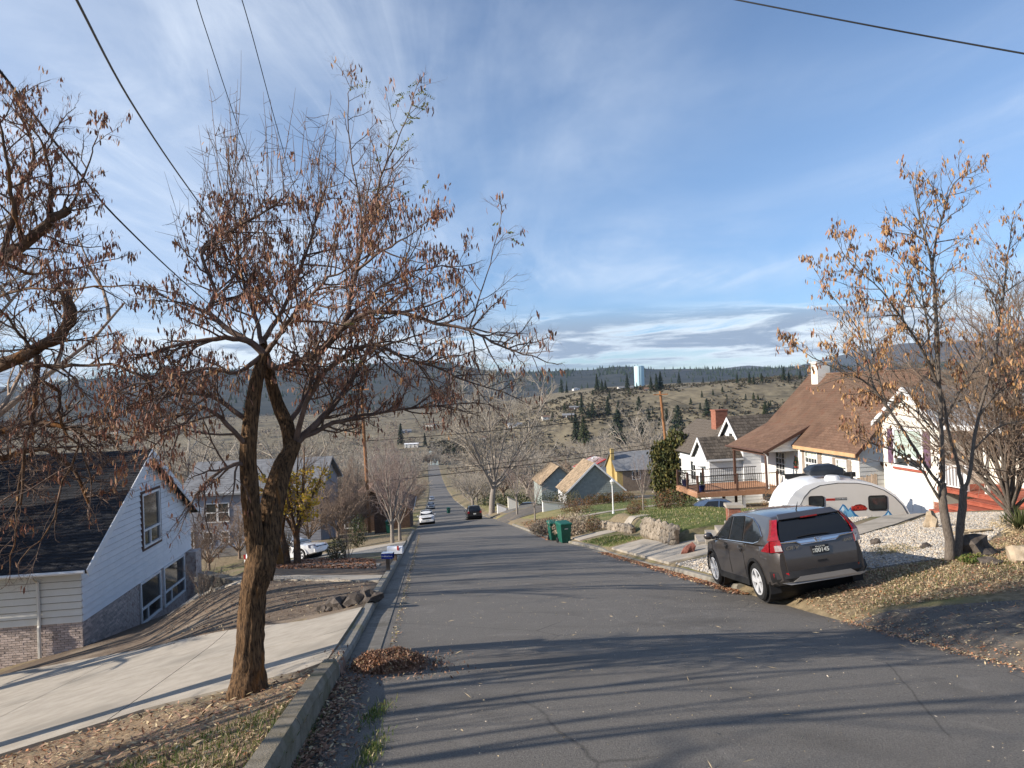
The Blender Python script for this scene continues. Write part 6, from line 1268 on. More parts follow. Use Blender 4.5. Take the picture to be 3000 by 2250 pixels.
def locust_left():
    b = Vector((-6.35, 7.6, zg(-6.35, 7.6))); o = empty('locust_tree', b, 0, 'second locust tree reaching in from beyond the left edge', 'tree'); iv = Matrix.Translation(-b); T = Tree(23); L = []
    top = [tuple(b+Vector((0, 0, -.1))), tuple(b+Vector((.02, 0, .9))), tuple(b+Vector((-.05, 0, 1.8))), tuple(b+Vector((-.02, -.1, 2.7))), tuple(b+Vector((.1, -.1, 3.7)))]
    me = bark_mesh('trunk', [(top, [.19, .15, .14, .12, .08])], 'bark_locust'); me.transform(iv); link('trunk', me, o)
    def lb(pp, r0, r1, n=16, sides=8): L.append(T.limb([p if len(p) == 3 and not isinstance(p[0], int) else tuple(at(*p)) for p in pp], r0, r1, n, sides, .008, 1))
    lb([top[2], (-90, 1110, 7.3), (0, 1070, 7.1), (104, 1029, 7.0), (166, 987, 6.95), (201, 946, 6.9), (208, 897, 6.9), (187, 876, 6.9)], .075, .05, 22)
    lb([top[3], (-110, 830, 7.2), (0, 765, 7.1), (69, 717, 7.1), (139, 655, 7.1), (201, 613, 7.1)], .07, .045)
    lb([top[1], (-80, 1290, 7.3), (0, 1262, 7.2), (99, 1238, 7.1), (166, 1242, 7.0), (249, 1265, 6.95), (330, 1285, 6.9)], .05, .014)
    lb([top[1], (-80, 1370, 7.5), (0, 1345, 7.5), (99, 1318, 7.5), (160, 1330, 7.5), (230, 1400, 7.45), (262, 1480, 7.4)], .045, .014)
    lb([(109, 1040, 7.0), (112, 1116, 7.0), (100, 1182, 7.02), (92, 1240, 7.05), (70, 1330, 7.1), (60, 1480, 7.1)], .034, .012)
    lb([(60, 1060, 7.05), (140, 1072, 6.9), (230, 1075, 6.8), (330, 1070, 6.7), (420, 1105, 6.6), (445, 1160, 6.6)], .026, .007, 18, 6)
    lb([(128, 1120, 7.0), (175, 1150, 7.0), (172, 1200, 7.0), (190, 1260, 6.95), (245, 1330, 6.9), (268, 1420, 6.9)], .022, .007, 18, 6)
    lb([(0, 765, 7.1), (60, 560, 7.2), (100, 440, 7.3), (40, 300, 7.3)], .035, .008); lb([(139, 655, 7.1), (150, 540, 7.2), (120, 420, 7.2), (60, 330, 7.2)], .025, .006); lb([(69, 717, 7.1), (40, 600, 6.9), (10, 420, 6.8), (-20, 260, 6.7)], .03, .006)
    lb([(201, 613, 7.1), (260, 480, 7.2), (290, 380, 7.3)], .014, .004, 12, 5); lb([(0, 765, 7.1), (90, 800, 7.5), (200, 790, 7.8), (330, 760, 8)], .024, .005, 14, 6)
    lb([(-60, 900, 7.2), (60, 850, 6.7), (200, 850, 6.4), (360, 835, 6.2), (470, 850, 6.1)], .016, .004, 14, 5); lb([(104, 1029, 7.0), (60, 980, 6.8), (20, 930, 6.7), (-20, 880, 6.6)], .02, .007, 10, 6)
    lb([(240, 1265, 6.95), (220, 1340, 7), (180, 1420, 7.1), (150, 1540, 7.1), (60, 1640, 7.1)], .016, .006, 14, 5); lb([(99, 1318, 7.5), (60, 1400, 7.4), (50, 1520, 7.4), (30, 1660, 7.4)], .02, .006, 14, 5)
    c = [dict(LOC[0]), dict(LOC[1]), dict(LOC[2])]; dress(T, L, 8.0, (.35, .8), .011, c)
    me = T.mesh('branches', ['twig_red', 'bark_limb']); me.transform(iv); link('branches', me, o); rg = T.rg
    def wt(p):
        u, v = proj(p); return .9 if v < 820 else (.35 if v < 1150 else .12)
    pts = pod_points(T, 3600, rg, 4, .018, weight=wt); me = pods_mesh('seed_pods', pts, ['pod', 'pod_tan', 'leaf_brown'], rg, (.045, .085), .008, .25, [.7, .15, .15]); me.transform(iv); tag(link('seed_pods', me, o), kind='stuff')
locust_left()
def locust_right():
    b = gp(2790, 1642); o = empty('twin_trunk_tree', b, 0, 'young locust tree with two grey trunks and tan pods, right foreground', 'tree'); iv = Matrix.Translation(-b); T = Tree(37); L = []; Y = b.y; K = Tree(38)
    def lb(tr, pp, r0, r1, n=16, sides=8): q = tr.limb([tuple(at(u, v, Y+dy)) for u, v, dy in pp], r0, r1, n, sides, .004); L.append(q) if tr is T else None
    lb(K, [(2780, 1655, 0), (2783, 1590, 0), (2770, 1527, 0), (2761, 1464, 0), (2760, 1415, 0)], .088, .07, 16, 12); lb(K, [(2802, 1650, .1), (2813, 1548, .15), (2821, 1460, .15), (2824, 1425, .15)], .078, .064, 16, 12)
    lb(K, [(2760, 1425, 0), (2762, 1380, 0), (2757, 1253, .1), (2752, 1126, .1), (2747, 1042, .1)], .05, .034, 14, 8); lb(K, [(2823, 1435, .15), (2813, 1401, .15), (2800, 1337, .2), (2779, 1261, .2), (2766, 1180, .2)], .04, .028, 14, 8)
    lb(K, [(2823, 1435, .15), (2840, 1396, .2), (2851, 1304, .3), (2868, 1219, .4), (2886, 1143, .5), (2918, 1025, .6)], .04, .026, 16, 8); lb(K, [(2760, 1420, 0), (2741, 1405, -.05), (2703, 1350, -.1), (2652, 1270, -.2), (2598, 1190, -.3)], .036, .024, 16, 8)
    lb(T, [(2747, 1042, .1), (2740, 880, .1), (2731, 787, .1), (2712, 700, .1), (2690, 620, .1), (2676, 551, .1)], .042, .007); lb(T, [(2731, 787, .1), (2745, 690, .1), (2770, 610, .1), (2798, 534, .1), (2860, 500, .1)], .028, .005)
    lb(T, [(2766, 1180, .2), (2735, 1080, .3), (2718, 960, .3), (2700, 850, .3), (2680, 700, .3)], .032, .006); lb(T, [(2598, 1190, -.3), (2555, 1135, -.35), (2505, 1101, -.4), (2440, 1075, -.4), (2370, 1040, -.4), (2310, 1000, -.4)], .026, .004, 18)
    lb(T, [(2752, 1140, .1), (2700, 1020, -.2), (2640, 930, -.4), (2580, 850, -.5), (2490, 770, -.6), (2450, 700, -.6)], .03, .005, 18); lb(T, [(2652, 1270, -.2), (2570, 1150, .1), (2540, 1060, .2), (2510, 960, .2), (2440, 870, .2), (2380, 780, .2)], .02, .004, 18)
    lb(T, [(2755, 1466, 0), (2728, 1422, -.1), (2686, 1358, -.3), (2631, 1325, -.4), (2555, 1299, -.5), (2480, 1270, -.5)], .03, .005, 18, 7); lb(T, [(2918, 1025, .6), (2935, 900, .7), (2950, 780, .8), (2965, 650, .8)], .03, .006)
    lb(T, [(2868, 1219, .4), (2920, 1150, .2), (2980, 1100, .1), (3060, 1040, .0)], .024, .006); lb(T, [(2757, 1253, .1), (2810, 1150, -.2), (2870, 1060, -.4), (2930, 960, -.5)], .026, .006); lb(T, [(2850, 1320, .3), (2920, 1255, .2), (3000, 1230, .1), (3080, 1200, 0)], .02, .006)
    lb(T, [(2598, 1190, -.3), (2560, 1050, -.5), (2540, 920, -.6), (2545, 800, -.6)], .018, .004); lb(T, [(2741, 950, .1), (2690, 880, .4), (2640, 760, .5), (2600, 700, .5)], .02, .004); lb(T, [(2760, 1300, .1), (2700, 1220, .5), (2640, 1180, .8), (2560, 1180, 1)], .018, .005)
    me = K.mesh('trunk', ['bark_right']); me.transform(iv); link('trunk', me, o)
    c = [dict(LOC[0], k=(5, 7), ang=(.3, .7)), dict(LOC[1], k=(2, 4)), dict(LOC[2])]; dress(T, L, 7.0, (.6, 1.2), .012, c, up=.5)
    me = T.mesh('branches', ['bark_right']); me.transform(iv); link('branches', me, o); rg = T.rg
    def wt(p):
        u, v = proj(p); return 1.0 if v > 950 and u > 2560 else .55 if v > 600 else .35
    pts = pod_points(T, 5600, rg, 4, .03, weight=wt); me = pods_mesh('seed_pods', pts, ['pod_tan', 'pod', 'plume'], rg, (.07, .12), .014, .25, [.55, .25, .2]); me.transform(iv); tag(link('seed_pods', me, o), kind='stuff')
locust_right()
# ---- leafless trees: one builder, many individuals
def bare_meshes(seed, H, th, r, nl, spread, tm, cm, ks=(8, 7, 4), r2=.012, up=.12, wob=.09, limb_ang=(.25, .7), lean=0., droop=0.):
    T = Tree(seed); C = Tree(seed+1); rg = T.rg
    tp = T.limb([(0, 0, -.3), (lean*.3, 0, th*.5), (lean, 0, th)], r, r*.7, 8, 10)[0]
    for i in range(nl):
        a = 2*math.pi*(i+rg.random()*.6)/nl; t = rg.uniform(*limb_ang); L = (H-th)*rg.uniform(.75, 1.05)*(1-.25*t); d = np.array([math.sin(t)*math.cos(a)*spread, math.sin(t)*math.sin(a)*spread, math.cos(t)])
        st = tp[-1]*(1-.35*rg.random()*(1 if i % 2 else 0))+tp[-3]*0; p = T.shoot(tp[-1-(i % 3)], d, L, r*.42, 9, wob, up*.35, 6, 0, .18); q = len(p)-1
        for j in range(ks[0]):
            tt = .12+.88*(j+rg.random())/ks[0]; f = tt*q; k = min(int(f), q-1); bp = p[k]*(1-(f-k))+p[k+1]*(f-k); dd = p[k+1]-p[k]; dd /= np.linalg.norm(dd)
            nd = C.perp(dd, rg.uniform(.4, .95)); nd[2] += up
            C.grow(bp, nd, L*rg.uniform(.3, .5)*(1.05-.5*tt), r*.16*(1-.5*tt)+r2*.5, 0, [dict(n=6, wob=.13, sides=3, k=(ks[1]-2, ks[1]), ang=(.4, .9), ratio=(.4, .65), up=up-droop, rr=.6, trop=.02-droop*.1), dict(n=4, wob=.18, sides=3, k=(max(1, ks[2]-2), ks[2]), ang=(.35, .9), ratio=(.45, .75), up=up-droop, rr=.75), dict(n=3, wob=.2, sides=3, taper=.5)])
    return T.mesh('trunk', [tm]), C.mesh('crown', [cm])
def bare_tree(name, meshes, loc, label, rz=0., s=1., group=None, sz=None):
    o = empty(name, loc, rz, label, 'tree', group); o.scale = (s, s, sz or s); link('trunk', meshes[0], o); link('crown', meshes[1], o); return o
def foot(u, v, Y=None):
    if Y is None: return gp(u, v)
    p = at(u, v, Y); p.z = zg(p.x, Y); return p
ELM = bare_meshes(101, 17.5, 3.2, .34, 10, 1.15, 'bark_grey', 'twig_grey', (12, 9, 6), .045, .1, .07, (.15, .8), .9)
ROUND = bare_meshes(111, 10, 2.1, .25, 8, 1.2, 'bark_grey', 'twig_grey', (9, 8, 5), .016, .06, .11, (.3, .95))
UPR = bare_meshes(121, 6.2, 1.3, .12, 9, .95, 'bark_grey', 'twig_pink', (9, 7, 4), .006, .16, .07, (.2, .7))
DBROWN = bare_meshes(137, 9, 1.0, .2, 11, 1.1, 'twig_brown', 'twig_brown', (10, 8, 5), .028, .12, .1, (.2, .85))
BROWN = bare_meshes(131, 9, 1.4, .18, 8, 1.05, 'twig_brown', 'twig_brown', (9, 8, 4), .015, .12, .1, (.2, .8))
SMALL = bare_meshes(141, 4.6, 1.3, .075, 7, .9, 'bark_grey', 'twig_pink', (7, 5, 3), .006, .2, .06, (.25, .7))
FELM = bare_meshes(171, 15, 2.6, .42, 9, 1.2, 'bark_grey', 'twig_grey', (9, 8, 4), .085, .1, .08, (.2, .85))
FROUND = bare_meshes(181, 10, 1.8, .36, 9, 1.25, 'bark_grey', 'twig_grey', (9, 8, 4), .075, .06, .11, (.3, 1.0))
FBROWN = bare_meshes(191, 9, 1.2, .30, 9, 1.1, 'twig_brown', 'twig_brown', (9, 8, 4), .07, .12, .1, (.2, .85))
bare_tree('elm_tree', ELM, foot(1440, 1496, 96), 'huge bare grey elm spreading behind the black SUV', R_(60), 1.3, sz=1.32)
bare_tree('bare_tree', ROUND, foot(1385, 1470, 122), 'bare street tree just left of the huge elm', 1., 1.15)
p = foot(1150, 1590, 40.5); bare_tree('bare_tree', UPR, p, 'pale bare tree with pinkish twigs behind the mailboxes', .4, 1.05); bare_tree('bare_tree', UPR, foot(1172, 1580, 42.5), 'slimmer bare tree just right of the pale pinkish one', 2.1, .95)
bare_tree('young_tree', SMALL, foot(1516, 1524, 72), 'taller of two slim bare trees by the dark driveway', .3, 1.55); bare_tree('young_tree', SMALL, foot(1568, 1534, 58), 'smaller slim bare tree by the dark driveway, lit tan', 1.3, 1.0)
bare_tree('sapling', SMALL, foot(1885, 1500, 46), 'thin young sapling on the lawn left of the deck', 2.3, .75, sz=1.0)
bare_tree('elm_tree', ELM, (-20.5, 20.5, zg(-20.5, 20.5)), 'tall bare elm beyond the left edge shading the street', 1., .95); bare_tree('elm_tree', ELM, (-25, 28, zg(-25, 28)), 'second tall bare elm beyond the left edge behind the brick house', 2.4, .95)
SHADE = bare_meshes(201, 9, 1.6, .2, 8, 1.15, 'twig_brown', 'twig_brown', (6, 4, 2), .04, .12, .12, (.2, .85))
for i, (x, y, s_, lab) in enumerate(((-14., 13.5, 1.5, 'leafless tree beyond the left edge beside the driveway'), (-17.2, 16.8, 1.62, 'taller leafless tree beyond the left edge up from the driveway'), (-9.6, 3.0, 1.15, 'leafless tree on the bank beyond the lower left corner'), (-9.4, -2.0, 1.2, 'leafless tree behind the camera on the left bank'))): bare_tree('roadside_tree', SHADE, (x, y, zg(x, y)), lab, i*1.3, s_, 'leafless trees beyond the left edge')
# shaggy bare tree at the right edge
THK = bare_meshes(151, 6.8, .5, .10, 22, 1.0, 'bark_right', 'twig_brown', (13, 9, 4), .009, .14, .08, (.1, .75))
q = foot(2960, 1500, 17.5); bare_tree('bare_thicket_tree', THK, q, 'dense leafless many stemmed tree at the right edge behind the tan podded one', .0, 1.0); bare_tree('bare_thicket_tree', THK, q+Vector((2.6, .8, 0)), 'leafless thicket tree partly cut off by the right edge', 2.0, 1.08)
for i, (u, v, Y, s_, rz_, lab) in enumerate(((905, 1560, 50, .62, 0., 'brown leafless tree left of the thicket before the grey house'), (990, 1560, 52, .7, 1., 'brown leafless tree behind the leafless shrub'), (700, 1590, 48, .55, 2., 'brown leafless tree directly before the grey house windows'), (1040, 1540, 58, .75, 3., 'brown leafless tree just left of the brown utility pole'), (840, 1560, 60, .8, 4., 'tall brown leafless tree over the grey house roof'), (610, 1590, 45, .5, 5., 'small brown leafless tree beside the brick house'), (1110, 1520, 84, 1.0, .5, 'brown leafless tree above the brown house roof'), (1000, 1510, 95, 1.2, 1.5, 'big brown leafless tree behind the brown house'))): bare_tree('brown_tree', DBROWN, foot(u, v, Y), lab, rz_, s_, 'brown leafless trees by the grey and brown houses')
# yellow leaved tree
def yellow_tree():
    b = foot(872, 1655, 25.3); o = empty('yellow_leaf_tree', b, 0, 'small forked tree still holding yellow leaves left of the shrubs', 'tree'); a = bare_meshes(161, 4.9, 1.0, .15, 8, .8, 'bark_limb', 'twig_brown', (8, 6, 3), .006, .15, .08, (.15, .6)); link('trunk', a[0], o); link('crown', a[1], o)
    rg = np.random.default_rng(4); v = np.zeros(len(a[1].vertices)*3, np.float32); a[1].vertices.foreach_get('co', v); v = v.reshape(-1, 3); w = v[(v[:, 2] < 3.4) & (v[:, 2] > 1.0)]; w = w[rg.integers(0, len(w), 2600)]+rg.normal(0, .05, (2600, 3))
    tag(link('leaves', cards_mesh('leaves', w, .10, ['leaf_yellow', 'plume', 'leaf_green'], rg, .8, probs=[.75, .15, .1]), o), kind='stuff')
    mb = MB(); mb.tube([(-.35, .05, -.2), (-.4, .05, .4), (-.52, .0, 1.2), (-.3, .1, 2.4)], [.13, .11, .08, .03], 10); mb.build('second_stem', 'bark_limb', o)
yellow_tree()
# rows of street trees and the bare wood of the valley
rg = np.random.default_rng(77)
sides = ['left', 'right']; k = 0
ORD = ['first', 'second', 'third', 'fourth', 'fifth', 'sixth', 'seventh', 'eighth', 'ninth', 'tenth']
for sd in (0, 1):
    for i, y in enumerate((112, 128, 146, 166, 190, 220, 260, 310)):
        if sd == 1 and i == 0: continue
        x = float(XL(y))-3.2-rg.random() if sd == 0 else float(XR(y))+3.0+rg.random()
        bare_tree('street_tree', (FROUND, FBROWN)[(i+sd) % 2 if sd == 0 else 0], (x, y, zg(x, y)), '%s bare street tree down the %s side beyond the cross street' % (ORD[i], sides[sd]), rg.uniform(0, 6), rg.uniform(.75, 1.05), 'bare street trees')
wood = []; tries = 0
while len(wood) < 230 and tries < 4000:
    tries += 1; y = rg.uniform(105, 640)**1.0; u = rg.uniform(-50, 2350); a, b = ray(u, 1300); x = a*y
    if float(XL(y))-7 < x < float(XR(y))+7: continue
    if 0 < x < 45 and y < 118: continue
    if y < 130 and u > 1350: continue
    if any((x-w[0])**2+(y-w[1])**2 < (4.5+y*.018)**2 for w in wood): continue
    wood.append((x, y))
wood.sort(key=lambda w: w[1])
wood += [(float(XL(yy_))+dx_, yy_) for yy_, dx_ in ((604, 1), (606, 6), (600, -4), (612, 10), (618, 3), (596, 14), (630, 7), (640, -2))]
KIND = ((FROUND, 'round crowned grey'), (FBROWN, 'reddish brown upright'), (FELM, 'tall spreading grey'))
for i, (x, y) in enumerate(wood):
    u, v = proj((x, y, zg(x, y))); sd = 'beyond the brick house on the left' if u < 700 else 'behind the big locust' if u < 1150 else 'around the foot of the street' if u < 1480 else 'behind the shingled garage' if u < 1850 else 'behind the white cottages'
    dp = 'near' if y < 230 else 'middle' if y < 420 else 'far'; me, kd = KIND[int(rg.integers(0, 3))]
    bare_tree('valley_tree', me, (x, y, zg(x, y)-.3), '%s bare tree in the %s wood %s' % (kd, dp, sd), rg.uniform(0, 6), rg.uniform(1.05, 1.6), '%s trees of the %s wood %s' % (kd, dp, sd))
# ---- evergreens
def conifer_meshes(seed, H, R, droop, n, m, top=.06, cards=7, size=.5):
    rg = np.random.default_rng(seed); P_ = []; S_ = []
    for i in range(n):
        h = (i+rg.random())/n; h = h**.85; rad = R*((1-h)**.8)*rg.uniform(.65, 1.08)+top; a = rg.uniform(0, 6.28)
        for k in range(cards): t = (k+rg.random())/cards; P_.append((math.cos(a)*rad*t+rg.normal(0, .05*H/8), math.sin(a)*rad*t+rg.normal(0, .05*H/8), H*(.08+.92*h)-droop*rad*t*t+rg.normal(0, .1))); S_.append(size*(1-.55*h)*rg.uniform(.7, 1.3))
    f = cards_mesh('foliage', np.array(P_), np.array(S_), [m], rg, .55); mb = MB(); mb.tube([(0, 0, -.4), (0, 0, H*.5), (0, 0, H*.96)], [H*.022, H*.014, .02], 7); return mb.mesh('trunk', 'bark_limb'), f
FIR = conifer_meshes(1, 14, 3.2, .5, 240, 'conifer', size=1.0); CYP = conifer_meshes(2, 10, 2.6, .15, 240, 'juniper', .3, size=.8); PINE = conifer_meshes(3, 12, 3.6, .25, 150, 'conifer', .5, 8, 1.1)
def conifer(me, u, v, hp, label, group=None, Y=None, H0=14.):
    p = foot(u, v, Y); s = px2m(hp, p.y)/H0; o = empty('conifer', p, random.uniform(0, 6), label, 'tree', group); o.scale = (s*random.uniform(.9, 1.15),)*2+(s,); link('trunk', me[0], o); link('foliage', me[1], o)
for i, (u, v, hp) in enumerate([(1645, 1152, 44), (1661, 1152, 30), (1750, 1148, 52), (1764, 1147, 36), (1774, 1146, 34), (1838, 1142, 48), (1908, 1146, 42), (1924, 1145, 50), (1936, 1143, 55), (1990, 1126, 36), (2160, 1124, 32), (2196, 1124, 34), (2208, 1125, 26), (2232, 1120, 28), (2296, 1116, 44), (2312, 1116, 30), (2345, 1112, 32), (2060, 1122, 18), (2110, 1122, 16), (1866, 1142, 22)]):
    conifer(FIR, u, v, hp, 'dark conifer on the skyline of the far bench', 'conifers along the far bench')
for i, (u, v, hp) in enumerate([(1705, 1214, 56), (1738, 1224, 46), (1724, 1226, 32), (1782, 1216, 54), (1812, 1206, 32), (1872, 1206, 44), (1786, 1168, 24), (2072, 1220, 52), (2024, 1186, 20), (2130, 1170, 14), (2185, 1172, 18), (1955, 1240, 44), (2245, 1214, 38), (1900, 1236, 40), (1620, 1236, 30)]):
    conifer(PINE if i % 3 else FIR, u, v, hp, 'evergreen scattered on the dry hillside below the bench', 'evergreens on the dry hillside', H0=12. if i % 3 else 14.)
rgh = np.random.default_rng(5)
for i in range(46):
    u = rgh.uniform(1480, 2380); v = rgh.uniform(1150, 1290); conifer((FIR, PINE, CYP)[i % 3], u, v, rgh.uniform(10, 26), 'small evergreen dotted over the dry hillside', 'small evergreens on the dry hillside', None, (14., 12., 10.)[i % 3])
for me, u, v, hp, Y, H0, lab in ((CYP, 1712, 1306, 84, None, 10, 'plump olive green cypress in the valley middle'), (FIR, 1688, 1296, 84, None, 14, 'dark narrow fir left of the olive cypress'), (PINE, 1812, 1300, 98, None, 12, 'broad dark pine right of the valley middle'), (FIR, 1842, 1318, 50, None, 14, 'blue green fir behind the yellow house'), (PINE, 1886, 1290, 62, None, 12, 'pair partner pine beside the leaning pole, left'), (PINE, 1988, 1270, 82, None, 12, 'pine right of the leaning utility pole'), (FIR, 1175, 1302, 62, None, 14, 'dark fir left of the pale two storey far house'), (FIR, 1245, 1308, 40, None, 14, 'dark fir right of the pale two storey far house'), (PINE, 1060, 1500, 120, 120, 12, 'dark pine behind the utility pole on the left'), (FIR, 720, 1230, 60, None, 14, 'dark fir on the valley floor behind the locust crown'), (CYP, 2240, 1240, 44, None, 10, 'juniper behind the ridge of the shake roofs'), (PINE, 1330, 1340, 40, None, 12, 'small pine above the far end of the street')):
    conifer(me, u, v, hp, lab, None, Y, H0)
def arborvitae():
    b = foot(1976, 1440, 60); o = empty('arborvitae', b, 0, 'bulky dark olive evergreen left of the shake roofed cottage', 'shrub'); o.scale = (.95, .95, 1.18); rg = np.random.default_rng(9); P_ = []
    for c, r, n in (((0, 0, 1.6), (1.7, 1.5, 2.2), 1900), ((.9, .2, 2.8), (1.5, 1.3, 1.7), 1400), ((-.9, -.2, 2.1), (1.3, 1.2, 1.9), 1300), ((.3, 0, 3.9), (1.3, 1.1, 1.2), 1000), ((-1.0, 0, 3.2), (1.1, 1., 1.2), 900), ((1.7, .1, 2.6), (.9, .8, 1.2), 500)): P_.append(ball(rg, n, c, r, .5))
    tag(link('foliage', cards_mesh('foliage', np.concatenate(P_), .3, ['arbor', 'juniper'], rg, .55, (0, 0, 1), [.75, .25], .4), o)); MB().tube([(0, 0, -.3), (0, 0, 2.5)], .12, 7).build('stem', 'bark_limb', o)
arborvitae()
# ---- shrubs
def shrub(name, label, p, rx, rz_, mats, n=900, size=.07, ry=None, group=None, twig=True, shell_=.5, probs=None, aspect=.55, cat='shrub'):
    rg = np.random.default_rng(int(abs(p[0]*131+p[1]*17)) % 9999); o = empty(name, p, 0, label, cat, group)
    pts = np.concatenate([ball(rg, n//2, (0, 0, rz_*.85), (rx, ry or rx, rz_), shell_), ball(rg, n//4, (rx*.35, 0, rz_), (rx*.7, (ry or rx)*.7, rz_*.9), shell_), ball(rg, n//4, (-rx*.4, 0, rz_*.7), (rx*.6, (ry or rx)*.7, rz_*.7), shell_)]); pts = pts[pts[:, 2] > .02]
    tag(link('foliage', cards_mesh('foliage', pts, size, mats, rg, aspect, (0, 0, 1), probs, .35), o))
    if twig:
        T = Tree(int(rg.integers(0, 999)))
        for i in range(9): a = rg.uniform(0, 6.28); T.grow(np.array([0, 0, -.05]), np.array([math.cos(a)*.6, math.sin(a)*.6, 1.]), rz_*1.6, .018, 0, [dict(n=5, wob=.12, sides=3, k=(4, 6), ratio=(.3, .5), up=.2), dict(n=4, wob=.18, sides=3)])
        link('stems', T.mesh('stems', ['twig_brown']), o)
    return o
def bare_shrub(name, label, p, r, h, m, n=14, group=None):
    T = Tree(int(abs(p[0]*77+p[1]*13)) % 999); rg = T.rg; o = empty(name, p, 0, label, 'shrub', group)
    for i in range(n): a = rg.uniform(0, 6.28); s = rg.uniform(.15, .8)*r/h*1.2; T.grow(np.array([math.cos(a)*r*.15, math.sin(a)*r*.15, -.05]), np.array([math.cos(a)*s, math.sin(a)*s, 1.]), h*rg.uniform(.7, 1.05), .012, 0, [dict(n=6, wob=.1, sides=3, k=(7, 10), ratio=(.3, .5), up=.25, ang=(.3, .8)), dict(n=4, wob=.15, sides=3, k=(3, 5), ratio=(.4, .7), up=.1), dict(n=3, wob=.2, sides=3, taper=.5)])
    link('stems', T.mesh('stems', [m]), o); return o
def sp3(u, v, Y=None, dz=0): p = foot(u, v, Y); p.z += dz; return p
shrub('tan_bush', 'pale tan feathery bush nearest the slim trees', sp3(1590, 1556, 44), .85, .48, ['shrub_tan'], 2200, .13, aspect=.3, group='tan bushes')
shrub('tan_bush', 'wider pale tan feathery bush behind the green bins', sp3(1682, 1560, 38), 1.3, .6, ['shrub_tan'], 3400, .13, aspect=.3, group='tan bushes')
shrub('dark_shrub', 'dark brown leaved shrub right of the green bins', sp3(1738, 1556, 36.5), .42, .5, ['shrub_dark', 'shrub_rust', 'shrub_green'], 1100, .06)
shrub('rust_shrub', 'round rusty shrub on the dry lawn above the rocks', sp3(1858, 1528, 38), .45, .38, ['shrub_rust', 'shrub_dark'], 1000, .05)
shrub('dark_shrub', 'dark spiky shrub left of the deck posts', sp3(1960, 1512, 40), .95, .6, ['shrub_dark', 'shrub_green', 'shrub_rust'], 1700, .09)
shrub('green_shrub', 'low green juniper beneath the deck corner', sp3(2040, 1492, 42.5), 1.1, .42, ['juniper', 'shrub_green'], 1700, .08)
shrub('brown_shrub', 'brown shrub at the edge of the terraced lawn', sp3(1690, 1508, 56), 1.3, .6, ['shrub_dark', 'shrub_rust'], 1500, .09)
shrub('ball_shrub', 'round olive shrub beside the shingled garage', sp3(1648, 1492, 68), 1.0, .85, ['shrub_olive', 'shrub_dark'], 1300, .1)
shrub('light_shrub', 'small grey green shrub against the shingled gable', sp3(1682, 1482, 70), .7, .75, ['shrub_olive'], 900, .09)
shrub('small_shrub', 'small bushy shrub beside the lawn walk', sp3(1872, 1478, 50), .7, .5, ['shrub_olive', 'shrub_rust'], 900, .08)
for i, (u, w) in enumerate(((1742, 1.25), (1785, 1.2), (1826, 1.2))): shrub('hedge', ('left', 'middle', 'right')[i]+' length of clipped rusty hedge before the shingled gable', sp3(u, 1466, 66), w, .55, ['shrub_rust', 'arbor'], 1700, .09, .55, 'clipped rusty hedge', cat='hedge')
shrub('dark_hedge', 'dark hedge left of the shingled garage', sp3(1620, 1490, 73), 1.9, .8, ['shrub_green', 'conifer'], 1400, .12, 1.0)
shrub('dark_hedge', 'dark evergreen hedge behind the low white wall across the street', sp3(1480, 1460, 106), 4.5, 1.1, ['conifer', 'shrub_green'], 1600, .25, 1.5)
shrub('variegated_shrub', 'pale green shrub left of the concrete driveway', sp3(985, 1650, 27), .38, .42, ['shrub_olive', 'plume_pale', 'shrub_green'], 1300, .06, probs=[.6, .15, .25])
bare_shrub('bare_shrub', 'leafless shrub standing behind the pale green one', sp3(1018, 1652, 27.2), .55, 1.35, 'twig_brown', 13)
shrub('evergreen_shrub', 'dark upright evergreen beside the brown fence', sp3(1048, 1580, 44), .6, 1.05, ['conifer', 'shrub_green'], 1500, .09)
bare_shrub('dead_shrub', 'dark leafless shrub in the shade by the brick house', sp3(600, 1795, 19.5), .8, 1.0, 'twig_brown', 12)
shrub('leafy_bush', 'thin bush with a few tan leaves beside the trailer nose', sp3(2250, 1490, 34), .35, .95, ['pod_tan', 'shrub_dark'], 500, .07)
# big brown thickets further down the left side
bare_shrub('bare_thicket', 'tall brown thicket behind the yellow leaved tree', sp3(985, 1560, 56), 2.6, 4.8, 'twig_brown', 24); bare_shrub('bare_thicket', 'tall brown thicket beside the grey house', sp3(890, 1560, 60), 2.6, 5.2, 'twig_brown', 24)
bare_shrub('bare_thicket', 'brown thicket between pole and brown house', sp3(1120, 1520, 78), 2.2, 4.5, 'twig_brown', 20)
